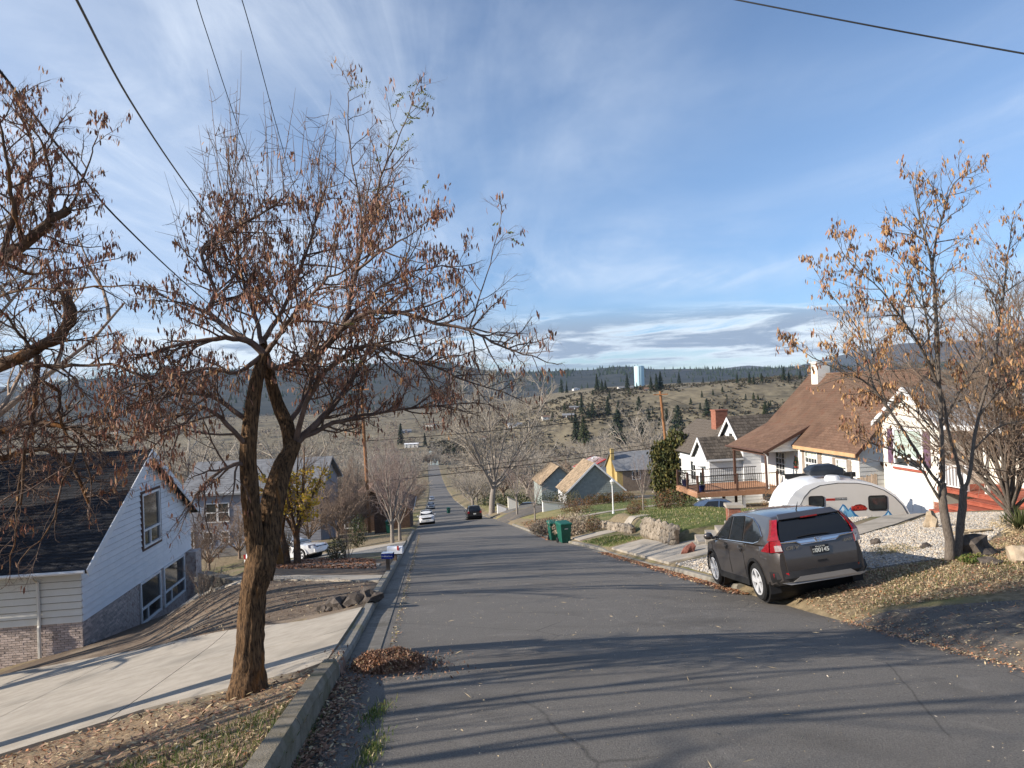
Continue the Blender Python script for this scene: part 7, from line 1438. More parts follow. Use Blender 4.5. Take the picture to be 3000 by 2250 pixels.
# grasses with plumes
def plume_grass(label, p, h, r, n=240, m=('plume', 'plume_pale')):
    rg = np.random.default_rng(int(abs(p[0])*100)); a = rg.uniform(0, 6.28, n); t = rg.uniform(0, 1, n)**.7*.55; L = h*rg.uniform(.6, 1.05, n); b = np.stack([np.cos(a), np.sin(a), np.zeros(n)], 1)*r*.25*rg.random((n, 1)); d = np.stack([np.sin(t)*np.cos(a), np.sin(t)*np.sin(a), np.cos(t)], 1); s = np.stack([-np.sin(a), np.cos(a), np.zeros(n)], 1)
    tip = b+d*L[:, None]+np.array([0, 0, -1.])*(L*t*.25)[:, None]; mid = b+d*L[:, None]*.55; w = .006*h/1.
    V = np.stack([b-s*w, b+s*w, mid+s*w*1.3, mid-s*w*1.3, tip], 1).reshape(-1, 3); i = np.arange(n)[:, None]*5; o = empty('ornamental_grass', p, 0, label, 'grass')
    tag(link('blades', np_mesh('blades', V, i+np.array([[0, 1, 2, 3]]), i+np.array([[3, 2, 4]]), [m[0]]), o), kind='stuff')
    k = rg.choice(n, n//3); q = (tip[k][:, None, :]+d[k][:, None, :]*np.linspace(-.28, .05, 7)[None, :, None]*h*.6).reshape(-1, 3)+rg.normal(0, .015*h, (len(k)*7, 3)); tag(link('plumes', cards_mesh('plumes', q, .07*h, [m[1]], rg, .3, (0, 0, 1), None, .5), o), kind='stuff')
plume_grass('golden plumed grass clump beside the brick house', sp3(640, 1655, 29), .95, .5, 420); plume_grass('small golden grass tuft left of the plumed clump', sp3(578, 1655, 29), .55, .3, 160); plume_grass('tall russet grass clump behind the locust trunk', sp3(822, 1650, 26), 1.4, .6, 520)
def yucca(label, p, h, n=150):
    rg = np.random.default_rng(8); a = rg.uniform(0, 6.28, n); t = rg.uniform(.05, 1.25, n); L = h*rg.uniform(.75, 1.05, n); d = np.stack([np.sin(t)*np.cos(a), np.sin(t)*np.sin(a), np.cos(t)], 1); s = np.stack([-np.sin(a), np.cos(a), np.zeros(n)], 1); b = d*.04; m1 = d*L[:, None]*.6; tip = d*L[:, None]; V = np.stack([b-s*.012, b+s*.012, m1+s*.014, m1-s*.014, tip], 1).reshape(-1, 3)+np.array([0, 0, .05]); i = np.arange(n)[:, None]*5
    o = empty('yucca', p, 0, label, 'plant'); link('leaves', np_mesh('leaves', V, i+np.array([[0, 1, 2, 3]]), i+np.array([[3, 2, 4]]), ['shrub_green']), o); link('dead_leaves', cards_mesh('dead_leaves', ball(rg, 120, (0, 0, .08), (.45, .45, .12)), .3, ['straw'], rg, .06), o)
yucca('spiky green yucca clump at the right edge below the porch', sp3(2990, 1560), .62)
yucca('smaller green yucca behind the big one at the right edge', sp3(2962, 1545), .45, 90)
nW = 9000; uw = rg.uniform(-200, 2500, nW); yw = rg.uniform(380, 1450, nW); xw = (uw-1500)/F*yw; kw = (wob(xw, yw, 55)+.5*wob(xw, yw, 21) > -.05) & ((yw < 640) | (uw < 1600)) & ~((xw > XL(yw)-6) & (xw < XR(yw)+6) & (yw < 720)); xw = xw[kw]; yw = yw[kw]; hw_ = rg.uniform(3, 8, len(xw))
cw = np.stack([xw, yw, Z(xw, yw)], 1); pw_ = (cw[:, None, :]+rg.normal(0, .33, (len(xw), 16, 3))*hw_[:, None, None]*np.array([.75, .75, .7])+np.array([0, 0, .55])*hw_[:, None, None]).reshape(-1, 3)
tag(link('far_wood', cards_mesh('far_wood', pw_, np.repeat(hw_, 16)*.34, ['far_twig', 'twig_brown', 'shrub_dark', 'twig_grey'], rg, .35, (0, 0, 1), [.5, .25, .15, .1], .35)), 'far leafless wood and thickets covering the valley floor', 'wood', kind='stuff')
# ---- far stuff: sagebrush on the dry hill, conifers along the ridge
rg = np.random.default_rng(12); n = 16000; u = rg.uniform(1250, 2700, n); yv = rg.uniform(640, 960, n); xs = (u-1500)/F*yv+.04*yv*0; dens = .5+.5*wob(xs, yv, 45)+.35*wob(xs, yv, 17); k = dens > rg.uniform(.25, 1.2, n); xs = xs[k]; yv = yv[k]; zs = Z(xs, yv)
nn = len(xs); c = np.stack([xs, yv, zs], 1); rad = rg.uniform(.7, 2.2, nn)[:, None]; pts = (c[:, None, :]+rg.normal(0, .45, (nn, 7, 3))*rad[:, None, :]*np.array([1, 1, .55])+np.array([0, 0, .5])*rad[:, None, :]).reshape(-1, 3)
tag(link('sagebrush', cards_mesh('sagebrush', pts, np.repeat(rad[:, 0], 7)*1.1, ['sage', 'shrub_dark'], rg, .9, (0, 0, 1), [.8, .2], .2)), 'dark brush scattered over the dry hillside across the valley', 'brush', kind='stuff')
def cones(name, pts, h, m, label):
    n = len(pts); a = np.linspace(0, 6.283, 6, endpoint=False); ring = np.stack([np.cos(a), np.sin(a), np.zeros(6)], 1)[None]*(h*.2)[:, None, None]; V = np.concatenate([pts[:, None, :]+ring, (pts+np.stack([0*h, 0*h, h], 1))[:, None, :]], 1).reshape(-1, 3); i = np.arange(n)[:, None]*7
    T_ = np.concatenate([i+np.array([[j, (j+1) % 6, 6]]) for j in range(6)]); tag(link(name, np_mesh(name, V, None, T_, [m])), label, 'wood', kind='stuff')
G = RIDGE; nr, nc, _ = G.shape; n = 7000; ii = np.clip(nr-1-rg.exponential(3.4, n), 0, nr-1.001); jj = rg.uniform(0, nc-1.001, n); i0 = ii.astype(int); j0 = jj.astype(int); fi = (ii-i0)[:, None]; fj = (jj-j0)[:, None]
pts = G[i0, j0]*(1-fi)*(1-fj)+G[i0+1, j0]*fi*(1-fj)+G[i0, j0+1]*(1-fi)*fj+G[i0+1, j0+1]*fi*fj; gap = np.sin(jj*.35)+np.sin(jj*.83+1)+.4*np.sin(jj*2.1); keep = (gap > -.6) | (rg.random(n) < .25)
cones('ridge_wood', pts[keep]-[0, 0, 1], rg.uniform(9, 24, n)[keep], 'conifer', 'dark conifer wood covering the distant ridge')
# ------------------------------------------------------------------ street furniture and small things
def foot_in(poly, n, rg):
    a = np.array(poly); out = []
    while len(out) < n:
        x = rg.uniform(a[:, 0].min(), a[:, 0].max(), n*2); y = rg.uniform(a[:, 1].min(), a[:, 1].max(), n*2); k = pinp(poly, x, y); out += list(zip(x[k], y[k]))
    return np.array(out[:n])
def flat_cards(name, xy, size, mats, rg, aspect=.4, probs=None, dz=.012, tilt=.35, label=None, cat='litter', parent=None, zf=None, lift=.02):
    n = len(xy); z = (Z(xy[:, 0], xy[:, 1]) if zf is None else zf)+dz+rg.random(n)*lift; a = rg.uniform(0, 6.28, n); d = np.stack([np.cos(a), np.sin(a), rg.normal(0, tilt, n)-.168*np.sin(a)], 1); s = np.stack([-np.sin(a), np.cos(a), rg.normal(0, tilt, n)-.168*np.cos(a)], 1)
    L = (size*rg.uniform(.6, 1.4, n))[:, None]; c = np.stack([xy[:, 0], xy[:, 1], z], 1); V = np.stack([c-d*L*.5, c+s*L*aspect*.5+[0, 0, .004], c+d*L*.5, c-s*L*aspect*.5], 1).reshape(-1, 3)
    k = len(mlist(mats)); o = link(name, np_mesh(name, V, np.arange(4*n).reshape(n, 4), None, mats, rg.choice(k, n, p=probs)), parent); return tag(o, label, cat, kind='stuff')
def blades(name, xy, h, w, mats, rg, label, probs=None, dz=0., cat='grass'):
    n = len(xy); z = Z(xy[:, 0], xy[:, 1])+dz; a = rg.uniform(0, 6.28, n); t = rg.uniform(.1, .9, n); H = h*rg.uniform(.5, 1.3, n); c = np.stack([xy[:, 0], xy[:, 1], z], 1); s = np.stack([-np.sin(a), np.cos(a), 0*a], 1)*w; d = np.stack([np.sin(t)*np.cos(a), np.sin(t)*np.sin(a), np.cos(t)], 1)*H[:, None]
    V = np.stack([c-s, c+s, c+d*.6+s*.7+[0, 0, .1*h], c+d], 1).reshape(-1, 3); k = len(mlist(mats)); return tag(link(name, np_mesh(name, V, np.arange(4*n).reshape(n, 4), None, mats, rg.choice(k, n, p=probs))), label, cat, kind='stuff')
rg = np.random.default_rng(55)
# -- litter and grass
near = [(-1.2, -1.0), (-1.75, 6.0), (-1.98, 7.5), (-2.4, 7.55), (-4.2, 7.5), (-5.6, 6.9), (-8.5, 6.2), (-8.5, 1.0)]
xy = foot_in(near, 15000, rg); flat_cards('leaf_litter', xy, .06, ['straw', 'leaf_pink', 'leaf_brown', 'leaf_rust'], rg, .3, [.38, .34, .2, .08], label='straw and fallen leaves on the bank under the locust tree')
xy = foot_in([(-1.15, 1.5), (-1.60, 5.2), (-1.72, 6.25), (-2.3, 6.1), (-3.2, 5.5), (-3.6, 4.6), (-3.2, 1.5)], 11000, rg); blades('grass', xy, .06, .0035, ['grass_blade', 'straw', 'leaf_green'], rg, 'ragged green grass at the foot of the bank', [.6, .25, .15])
xy = foot_in([(-1.02, 4.5), (-1.28, 6.0), (-1.02, 6.0), (-.78, 4.5)], 1500, rg); xy2 = np.concatenate([rg.normal((-1.12, 5.1), (.05, .22), (420, 2)), rg.normal((-1.28, 6.1), (.05, .2), (300, 2)), rg.normal((-1.0, 4.2), (.04, .15), (160, 2))]); blades('kerb_weeds', xy2, .045, .004, ['grass_blade', 'leaf_green', 'straw'], rg, 'strip of green weeds along the foot of the mossy kerb', [.65, .2, .15])
y = rg.uniform(2.5, 7.4, 2600); x = XL(y)+np.abs(rg.normal(.10, .13, 2600)); flat_cards('gutter_litter', np.stack([x, y], 1), .045, ['leaf_brown', 'leaf_pink', 'straw'], rg, .4, [.55, .25, .2], label='brown leaf litter along the foot of the tall kerb')
y = rg.uniform(9, 52, 1500); x = XL(y)+.44+np.abs(rg.normal(0, .06, 1500)); flat_cards('gutter_litter', np.stack([x, y], 1), .035, ['straw', 'leaf_green', 'leaf_brown'], rg, .5, [.5, .25, .25], label='thin line of weeds and straw between gutter and asphalt')
y = rg.uniform(14.5, 27, 5200); x = XR(y)-.02-np.abs(rg.normal(.05, .16, 5200)); flat_cards('gutter_leaves', np.stack([x, y], 1), .06, ['leaf_rust', 'leaf_pink', 'straw', 'leaf_brown'], rg, .5, [.4, .3, .15, .15], label='drift of rusty leaves along the right kerb')
bank = [(4.95, 14.9), (5.05, 11), (5.5, 11.0), (9.2, 10.6), (12, 12), (12.5, 17.5), (10.2, 15.4), (8.4, 13.7), (6.5, 13.8)]
xy = foot_in(bank, 24000, rg); flat_cards('leaf_litter', xy, .042, ['leaf_pink', 'straw', 'leaf_rust', 'leaf_brown'], rg, .4, [.3, .48, .09, .13], label='carpet of pale dead leaves on the bank right of the parked SUV')
xy = foot_in(bank, 9000, rg); xy = xy[wob(xy[:, 0], xy[:, 1], .9) > -.1]; blades('grass', xy, .07, .005, ['straw', 'leaf_green', 'grass_blade'], rg, 'dry grass poking through leaves on the right bank', [.5, .3, .2])
y = rg.uniform(5.0, 11, 3500); x = XR(y)+rg.normal(.05, .14, 3500); flat_cards('edge_leaves', np.stack([x, y], 1), .036, ['leaf_pink', 'leaf_rust', 'straw'], rg, .4, [.4, .25, .35], label='line of fallen leaves where street meets side drive')
xy = foot_in([(5.4, 10.6), (12, 9.8), (12, 4.8), (6.0, 7.3)], 4200, rg); flat_cards('drive_needles', xy, .08, ['straw', 'leaf_pink', 'leaf_brown'], rg, .1, [.5, .25, .25], label='dry needles and stalks strewn over the side drive')
y = 2.6+44*rg.random(2000)**1.9; x = XL(y)+.5+(XR(y)-XL(y)-.6)*rg.random(2000); flat_cards('road_litter', np.stack([x, y], 1), .02, ['straw', 'plume_pale'], rg, .35, label='specks of straw and leaflets scattered on the asphalt', lift=.008)
y = 3+14*rg.random(140)**1.3; x = XL(y)+.6+(XR(y)-XL(y)-.8)*rg.random(140); flat_cards('road_stalks', np.stack([x, y], 1), .09, ['straw'], rg, .05, label='thin pale stalks lying on the near asphalt', lift=.008)
for poly, n, lab in (([(-4.1, 20.4), (-8.5, 23.3), (-10.8, 26.5), (-8.2, 29.5), (-5.0, 24.8)], 5200, 'rusty leaves in the bed below the yellow leaved tree'), ([(1.6, 38), (0.2, 60), (3.5, 56), (4.2, 40)], 3500, 'tan leaves in the bed behind the green bins')): flat_cards('bed_leaves', foot_in(poly, n, rg), .09, ['leaf_rust', 'leaf_pink', 'leaf_brown'], rg, .6, [.45, .3, .25], label=lab)
xy = foot_in([(float(XL(12.4))-.3, 12.4), (-7, 14), (-10, 20), (-7.5, 20.4), (float(XL(16.5))-.3, 16.5)], 2600, rg); flat_cards('dirt_litter', xy, .05, ['straw', 'leaf_brown', 'soil'], rg, .35, [.3, .4, .3], label='bits of straw on the bare dirt yard')
for i, l in enumerate(LAWNS): blades('lawn_grass', foot_in(l, (12000, 2600, 8000, 1500)[i], rg), .07, .009, ['grass_blade', 'leaf_green', 'straw'], rg, ('green grass of the terrace above the rock wall', 'green grass of the small kerbside lawn', 'grass of the upper lawns before the shingled garage', 'scrap of lawn beside the brick pillar')[i], [.55, .3, .15])
# -- gravel
def gravel(label, poly, n):
    xy = foot_in(poly, n, rg); r = rg.uniform(.022, .05, n)[:, None]; c = np.stack([xy[:, 0], xy[:, 1], Z(xy[:, 0], xy[:, 1])+.012], 1); a = rg.uniform(0, 6.28, n); u = np.stack([np.cos(a), np.sin(a), 0*a], 1); v = np.stack([-np.sin(a), np.cos(a), 0*a], 1); w = np.array([[0, 0, 1.]]); f = rg.uniform(.6, 1.25, (n, 3))
    V = np.stack([c+u*r*f[:, :1], c+v*r*f[:, 1:2], c-u*r*f[:, 2:], c-v*r*f[:, :1]*.9, c+w*r*f[:, 1:2]*.75+u*r*.2, c+w*r*.5-v*r*.4], 1).reshape(-1, 3); i = np.arange(n)[:, None]*6
    T_ = np.concatenate([i+np.array([t]) for t in ([0, 1, 4], [1, 2, 4], [2, 5, 4], [2, 3, 5], [3, 0, 5], [0, 4, 5])]); tag(link('gravel', np_mesh('gravel', V, None, T_, ['pebble', 'rock_tan', 'plume_pale'], np.tile(rg.choice(3, n, p=[.72, .13, .15]), 6))), label, 'gravel', kind='stuff')
gravel('pale river gravel between kerb and driveway left of the parked SUV', GRAVEL1, 5200); gravel('wide bed of pale gravel below the cream house', GRAVEL2, 16000); gravel('narrow band of pale gravel before the trailer', GRAVEL3, 2600)
# -- leaf pile
def leaf_pile():
    p = Vector((-1.5, 8.0, zg(-1.5, 8.0))); o = empty('leaf_pile', p, 0, 'heap of swept brown leaves against the kerb', 'leaf pile'); n = 8000; a = rg.uniform(0, 6.28, n); q = np.sqrt(rg.random(n)); x = np.cos(a)*q*.42; y = np.sin(a)*q*.42
    hh = lambda x, y: .15*np.maximum(0, 1-((x+.1*y)/.44)**2-(y/.42)**2)**.75*(1+.15*np.sin(x*17)*np.sin(y*13)); zz = hh(x, y); g = np.stack(np.meshgrid(np.linspace(-.5, .5, 30), np.linspace(-.44, .44, 26), indexing='ij'), -1); gz = hh(g[..., 0], g[..., 1]); bz = Z(g[..., 0]+p.x, g[..., 1]+p.y)-p.z; I = np.arange(gz.size).reshape(gz.shape)
    link('mound', np_mesh('mound', np.concatenate([g, (gz+bz-.01)[..., None]], -1).reshape(-1, 3), np.stack([I[:-1, :-1], I[1:, :-1], I[1:, 1:], I[:-1, 1:]], -1).reshape(-1, 4), None, 'leaf_brown', None, True), o)
    x = np.concatenate([x, rg.normal(.05, .32, 1600)]); y = np.concatenate([y, rg.normal(-.05, .30, 1600)]); zz = hh(x, y)
    me = flat_cards('loose_leaves', np.stack([x+p.x, y+p.y], 1), .032, ['leaf_brown', 'leaf_pink', 'leaf_rust', 'straw'], rg, .4, [.56, .28, .06, .10], tilt=.8, zf=Z(x+p.x, y+p.y)+zz-.005); me.data.transform(Matrix.Translation(-p)); me.parent = o; del me['category']
leaf_pile()
# -- rocks
def rock(label, p, r, m='rock_dark', seed=1, name='rock', group=None):
    o = link(name, MB().blob((0, 0, 0), r, 0, seed, 2, .42, 1).mesh(name, m, False)); o.location = (p[0], p[1], p[2]+r[2]*.3); o.rotation_euler = (0, 0, seed*1.7); return tag(o, label, 'rock', group)
rock('big dark boulder behind the twin trunks', gp(2858, 1628), (.34, .3, .3), seed=5, name='boulder'); rock('pointed tan rock standing in the gravel', gp(2728, 1548), (.2, .18, .3), 'rock_tan', 7); rock('dark red lava rock on the gravel left of the SUV', gp(2017, 1620), (.2, .18, .22), 'rock_red', 9)
rock('small dark stone on the gravel behind the SUV', gp(2566, 1596), (.13, .12, .12), seed=3); rock('grey stone at the right edge of the bank', gp(2992, 1646), (.2, .18, .2), 'rock_tan', 12); rock('low dark stone between gravel and dry grass', gp(2712, 1606), (.16, .12, .08), seed=15); rock('half buried dark stone right of the twin trunks', gp(2905, 1652), (.2, .16, .08), seed=16)
rock('brown stone on top of the gravel by the trailer', gp(2574, 1512), (.16, .12, .1), 'rock_tan', 17); rock('dark rock lying on the leaf litter beside the kerb', gp(938, 2000), (.1, .07, .07), seed=21)
ORD2 = ['nearest the kerb', 'second from the kerb', 'third from the kerb', 'fourth from the kerb', 'fifth from the kerb', 'sixth from the kerb', 'seventh from the kerb', 'farthest from the kerb']
for i, (u, v, s) in enumerate(((1098, 1752, .15), (1085, 1762, .2), (1062, 1768, .17), (1046, 1772, .2), (1018, 1774, .16), (996, 1782, .2), (975, 1786, .14), (950, 1792, .12))): rock('dark lava rock on the dirt by the driveway, '+ORD2[i], gp(u, v), (s, s*.9, s*.8), seed=30+i, group='lava rocks edging the dirt yard')
# -- rock retaining wall: every stone its own piece
def rock_wall(label, a, b, h0, h1, rows, seed):
    o = empty('rock_wall', (a[0], a[1], zg(*a)), 0, label, 'wall'); rr_ = random.Random(seed); ms = [MB().blob((0, 0, 0), (1, 1, 1), 0, s, 2, .3).mesh('stone', 'rock_wall', False) for s in (1, 2, 3, 4, 5, 6, 7)]; d = Vector((b[0]-a[0], b[1]-a[1])); L = d.length; d.normalize(); mb = MB()
    for k in range(12): s0 = L*k/12; x = a[0]+d.x*(s0+L/24)+.1; y = a[1]+d.y*(s0+L/24); mb.box((x-a[0], y-a[1], zg(min(x, 5.2) if x < 6 else x, y)-zg(*a)+(h0+(h1-h0)*k/12)*.44), (.12, L/12+.01, (h0+(h1-h0)*k/12)*.9), rz=math.atan2(d.y, d.x)-math.pi/2)
    mb.build('backing', 'soil', o)
    for r in range(rows):
        s = 0
        while s < L:
            w = rr_.uniform(.14, .42); t = s/L; h = (h0+(h1-h0)*t)/rows; x = a[0]+d.x*(s+w/2); y = a[1]+d.y*(s+w/2); q = link('stone', rr_.choice(ms), o); q.location = (x-a[0]+rr_.uniform(-.04, .04)+.05*r, y-a[1], zg(float(min(x, 5.2)) if x < 6 else x, y)-zg(*a)+h*(r+.45)); q.scale = (.13, w*.58, h*rr_.uniform(.6, .85)); q.rotation_euler = (rr_.uniform(-.25, .25), rr_.uniform(-.2, .2), math.atan2(d.y, d.x)-math.pi/2+rr_.uniform(-.2, .2)); s += w*.94
rock_wall('rough tan rock retaining wall holding up the front lawn', (5.22, 23.8), (5.12, 29.4), .62, .72, 3, 4); rock_wall('low border of pale rocks along the upper beds', (5.0, 31.2), (4.3, 40.5), .36, .36, 2, 9)
def block_wall():
    a = Vector((-9.3, 20.6)); b = Vector((-7.0, 18.9)); z0 = zg(-8.2, 19.7)-.3; o = empty('block_wall', (a.x, a.y, z0), 0, 'low grey block retaining wall in the shaded yard by the brick house', 'wall'); d = (b-a); L = d.length; d.normalize()
    for r in range(4):
        for k in range(int(L/.42)):
            p = a+d*((k+.5+.5*(r % 2))*.42); mb = MB(); mb.box((p.x-a.x, p.y-a.y, r*.15), (.40, .28, .138), rz=math.atan2(d.y, d.x)); mb.build('block', 'gutter', o)
block_wall()
# -- concrete steps, brick pillar, low white walls
def steps():
    p = Vector((5.75, 22.75, zg(5.75, 22.75))); o = empty('concrete_steps', p, R_(-8), 'short flight of concrete steps beside the rock wall', 'steps')
    for k in range(4): mb = MB(); mb.b2((.34*k, -.1+.1*k, -.2), (.34*k+1.1, 1.0+.1*k, .13*(k+1))); mb.build('step', 'concrete', o)
    mb = MB(); mb.b2((.9, -.38, -.2), (3.6, -.22, .38)); mb.build('edging', 'concrete', o); mb = MB(); mb.b2((.2, -.38, -.2), (.9, -.2, .25)); mb.build('edging', 'concrete', o)
steps()
def pillar():
    p = gp(2152, 1560); o = empty('brick_pillar', p, R_(-7), 'square brick pillar with concrete cap showing above the SUV roof', 'pillar'); mb = MB(); mb.b2((-.21, -.21, -.3), (.21, .21, .85)); mb.build('core', 'mortar', o)
    bpy.context.view_layer.update()
    for f in (Fr((-.21, -.21, 0), (1, 0, 0), (0, 0, 1)), Fr((-.21, .21, 0), (0, -1, 0), (0, 0, 1))): pieces(o, 'brick', f, [(0, 0), (.42, 0), (.42, .85), (0, .85)], .2, .075, .012, .018, 'brick_red', n0=.0, rnd=41)
    mb = MB(); mb.b2((-.28, -.28, .85), (.28, .28, .95)); mb.build('cap', 'concrete', o)
pillar()
def low_wall(label, u, v, Y, L, h, rz, m='trimwhite', d=.3):
    p = foot(u, v, Y); o = empty('low_wall', p, rz, label, 'wall'); mb = MB(); mb.add([(0, 0, -.6), (L, 0, -.6), (L, d, -.6), (0, d, -.6), (0, 0, h), (L, 0, h*.55), (L, d, h*.55), (0, d, h)], [(3, 2, 1, 0), (4, 5, 6, 7), (0, 1, 5, 4), (1, 2, 6, 5), (2, 3, 7, 6), (3, 0, 4, 7)]); mb.build('wall_face', m, o); mb = MB(); mb.hexa([(-.04, -.04, h+.001), (L, -.04, h*.55+.001), (L, d+.04, h*.55+.001), (-.04, d+.04, h+.001), (-.04, -.04, h+.08), (L, -.04, h*.55+.08), (L, d+.04, h*.55+.08), (-.04, d+.04, h+.08)]); mb.build('coping', 'concrete', o)
low_wall('low white wall flanking the dark driveway, stepping down to the right', 1592, 1510, 66, 2.4, .95, R_(12)); low_wall('white wall stub across the cross street by the elm', 1458, 1496, 90, 1.1, 1.05, R_(5), d=1.2); low_wall('second white wall stub with pinkish face beside the first', 1490, 1494, 90, 1.3, 1.5, R_(5), 'cream', 1.0)
# -- wheelie bins
def bin_(label, p, rz, s=1., group=None):
    o = empty('wheelie_bin', p, rz, label, 'bin', group); o.scale = (s,)*3; mb = MB(); mb.hexa([(-.22, -.26, .08), (.22, -.26, .08), (.22, .2, .08), (-.22, .2, .08), (-.29, -.33, .98), (.29, -.33, .98), (.29, .33, .98), (-.29, .33, .98)]); mb.build('body', 'binGreen', o)
    mb = MB(); mb.b2((-.31, -.36, .93), (.31, .34, .985)); mb.build('rim', 'binGreen', o); mb = MB(); mb.hexa([(-.32, -.39, .99), (.32, -.39, .99), (.32, .37, .99), (-.32, .37, .99), (-.29, -.35, 1.03), (.29, -.35, 1.03), (.27, .33, 1.08), (-.27, .33, 1.08)]); mb.build('lid', 'binGreen', o)
    MB().tube([(-.25, .36, 1.0), (-.25, .44, 1.0), (.25, .44, 1.0), (.25, .36, 1.0)], .018, 6).build('handle', 'black', o)
    for s_ in (-1, 1): mb = MB(); mb.lathe([(.04, s_*.20), (.13, s_*.215), (.13, s_*.27), (.04, s_*.285)], 14, (0, .27, .13), 'x'); mb.build('wheel', 'black', o)
    mb = MB(); mb.b2((-.09, -.328, .74), (.09, -.315, .78)); mb.build('stamp', 'platetext', o); return o
a = gp(1653, 1591); bin_('right hand green wheelie bin standing in the gutter', a, R_(20)); b = gp(1624, 1584); bin_('left hand green wheelie bin, partly behind the other', b, R_(12)); bin_('green bin in the shade beside the brown fence on the left', foot(1143, 1570, 57), 0); bin_('distant green bin at the right kerb down the street', foot(1313, 1464, 128), .3)
# -- mailboxes
def mailbox():
    p = at(1157, 1610, 23.5); g_ = zg(p.x, p.y); o = empty('mailbox', (p.x, p.y, g_), R_(-5), 'white rounded mailbox on a post at the left kerb', 'mailbox'); z = p.z-g_
    pr_ = [(-.10, -.12), (.10, -.12), (.10, .02)]+[(.10*math.cos(t), .02+.10*math.sin(t)) for t in np.linspace(.15, math.pi-.15, 9)]+[(-.10, .02)]
    mb = MB(); mb.prism([(-.25, y, z+q) for y, q in pr_], (.5, 0, 0)); mb.build('body', 'mailwhite', o, ang=30); mb = MB(); mb.prism([(.251, y*1.03, z+q*1.03) for y, q in pr_], (.015, 0, 0)); mb.build('door', 'mailwhite', o); mb = MB(); mb.b2((-.05, -.05, -.2), (.05, .05, z-.15)); mb.build('post', 'post', o); mb = MB(); mb.b2((-.2, -.07, z-.16), (.22, .07, z-.121)); mb.build('bracket', 'post', o); mb = MB(); mb.b2((.1, -.115, z-.0), (.16, -.105, z+.14)); mb.build('flag', 'decal_red', o)
    p = at(1136, 1627, 19.6); g_ = zg(p.x, p.y); o = empty('newspaper_box', (p.x, p.y, g_), R_(-4), 'dark blue newspaper tube on a wooden post before the mailbox', 'newspaper box'); z = p.z-g_
    mb = MB(); mb.b2((-.16, -.09, z-.08), (.16, .09, z-.07)); mb.b2((-.16, -.09, z+.06), (.16, .09, z+.07)); mb.b2((-.16, -.09, z-.07), (.16, -.08, z+.06)); mb.b2((-.16, .08, z-.07), (.16, .09, z+.06)); mb.b2((-.16, -.08, z-.07), (-.15, .08, z+.06)); q = mb.build('tube', 'mailblue', o)
    put_text('Herald and News', .042, 'trailer_white', q, (0, -.0925, z-.005), (1, 0, 0), (0, 0, 1)); mb = MB(); mb.b2((-.155, -.095, z+.0705), (.155, .095, z+.085)); mb.build('top_edge', 'mailwhite', o); mb = MB(); mb.b2((-.045, -.045, -.2), (.045, .045, z-.08)); mb.build('post', 'post', o)
mailbox()
# -- lamp post
def lamp():
    p = foot(1797, 1504, 50); o = empty('lamp_post', p, 0, 'slim white lantern post on the sloping lawn', 'lamp post'); H = px2m(100, 50); MB().lathe([(.09, -.1), (.09, .12), (.045, .2), (.04, H-.42), (.07, H-.4)], 12).build('post', 'trimwhite', o, ang=40)
    MB().lathe([(.06, H-.4), (.10, H-.32), (.12, H-.14)], 6).build('lantern', 'lampglass', o); MB().lathe([(.17, H-.14), (.15, H-.11), (.05, H-.01), (.015, H+.06)], 6).build('lantern_cap', 'trimwhite', o)
lamp()
# -- poles and wires
def pole(label, b, t, r, arm=None):
    o = empty('utility_pole', b, 0, label, 'utility pole'); v = t-b; MB().tube([(0, 0, -.4), v*.5, v], [r, r*.88, r*.75], 12).build('shaft', 'pole', o, ang=40)
    if arm: mb = MB(); mb.box(v+Vector((0, -.2, -.35)), (arm, .1, .12), rz=R_(-15)); mb.build('crossarm', 'pole', o); [MB().lathe([(.05, .06), (.06, .1), (.03, .2)], 8, v+Vector((k*arm*.45, -.2+k*-.1*arm*.5, -.35))).build('insulator', 'kerb', o) for k in (-1, 1)]
pb = foot(1084, 1560, 64); pt = at(1058, 1130, 64); pole('brown utility pole on the left rising behind bare branches', pb, pt, .17, 1.6); pb2 = foot(1966, 1420, 76); pt2 = at(1934, 1146, 76); pole('leaning brown utility pole behind the olive evergreen', pb2, pt2, .18, 1.5)
def wire(label, pts, r, m='wire', sag=0., n=40, group='overhead wires'):
    p = [Vector(q) for q in pts]; out = []
    for i in range(n+1):
        t = i/n
        if len(p) == 2: q = p[0].lerp(p[1], t); q.z -= sag*4*t*(1-t)
        else: q = Vector(catmull([tuple(x) for x in p], n+1)[i])
        out.append(q)
    o = MB().tube(out, r, 5).build('power_line', m, None, smooth=True); tag(o, label, 'wire', group)
e0 = at(1062, 1160, 64)
wire('thick overhead cable slanting down from the top left', [at(60, -330, 6.2), at(225, 0, 8.2), at(385, 300, 12.), at(548, 545, 17.5), at(700, 745, 26), at(900, 980, 42), e0], .017, 'wire_alu')
wire('black overhead cable entering from the left edge', [at(-170, 0, 6), at(0, 208, 7.2), at(229, 502, 10), at(372, 668, 13), at(600, 880, 22), at(860, 1100, 40), at(1066, 1230, 64)], .016)
wire('thinner of two wires left of the crown top', [at(560, -60, 12), at(607, 100, 14), at(735, 474, 20), at(860, 780, 30), at(980, 1010, 46), e0+Vector((.6, 0, 0))], .009); wire('rightmost thin wire above the locust crown', [at(690, -60, 12), at(738, 100, 14), at(832, 447, 19), at(920, 740, 28), at(1000, 980, 44), e0+Vector((-.5, 0, 0))], .009)
wire('black service wire crossing the top right corner', [at(2080, -18, 13), at(2160, 0, 12.5), at(2480, 62, 11.5), at(2780, 118, 10.8), at(3100, 175, 10)], .014)
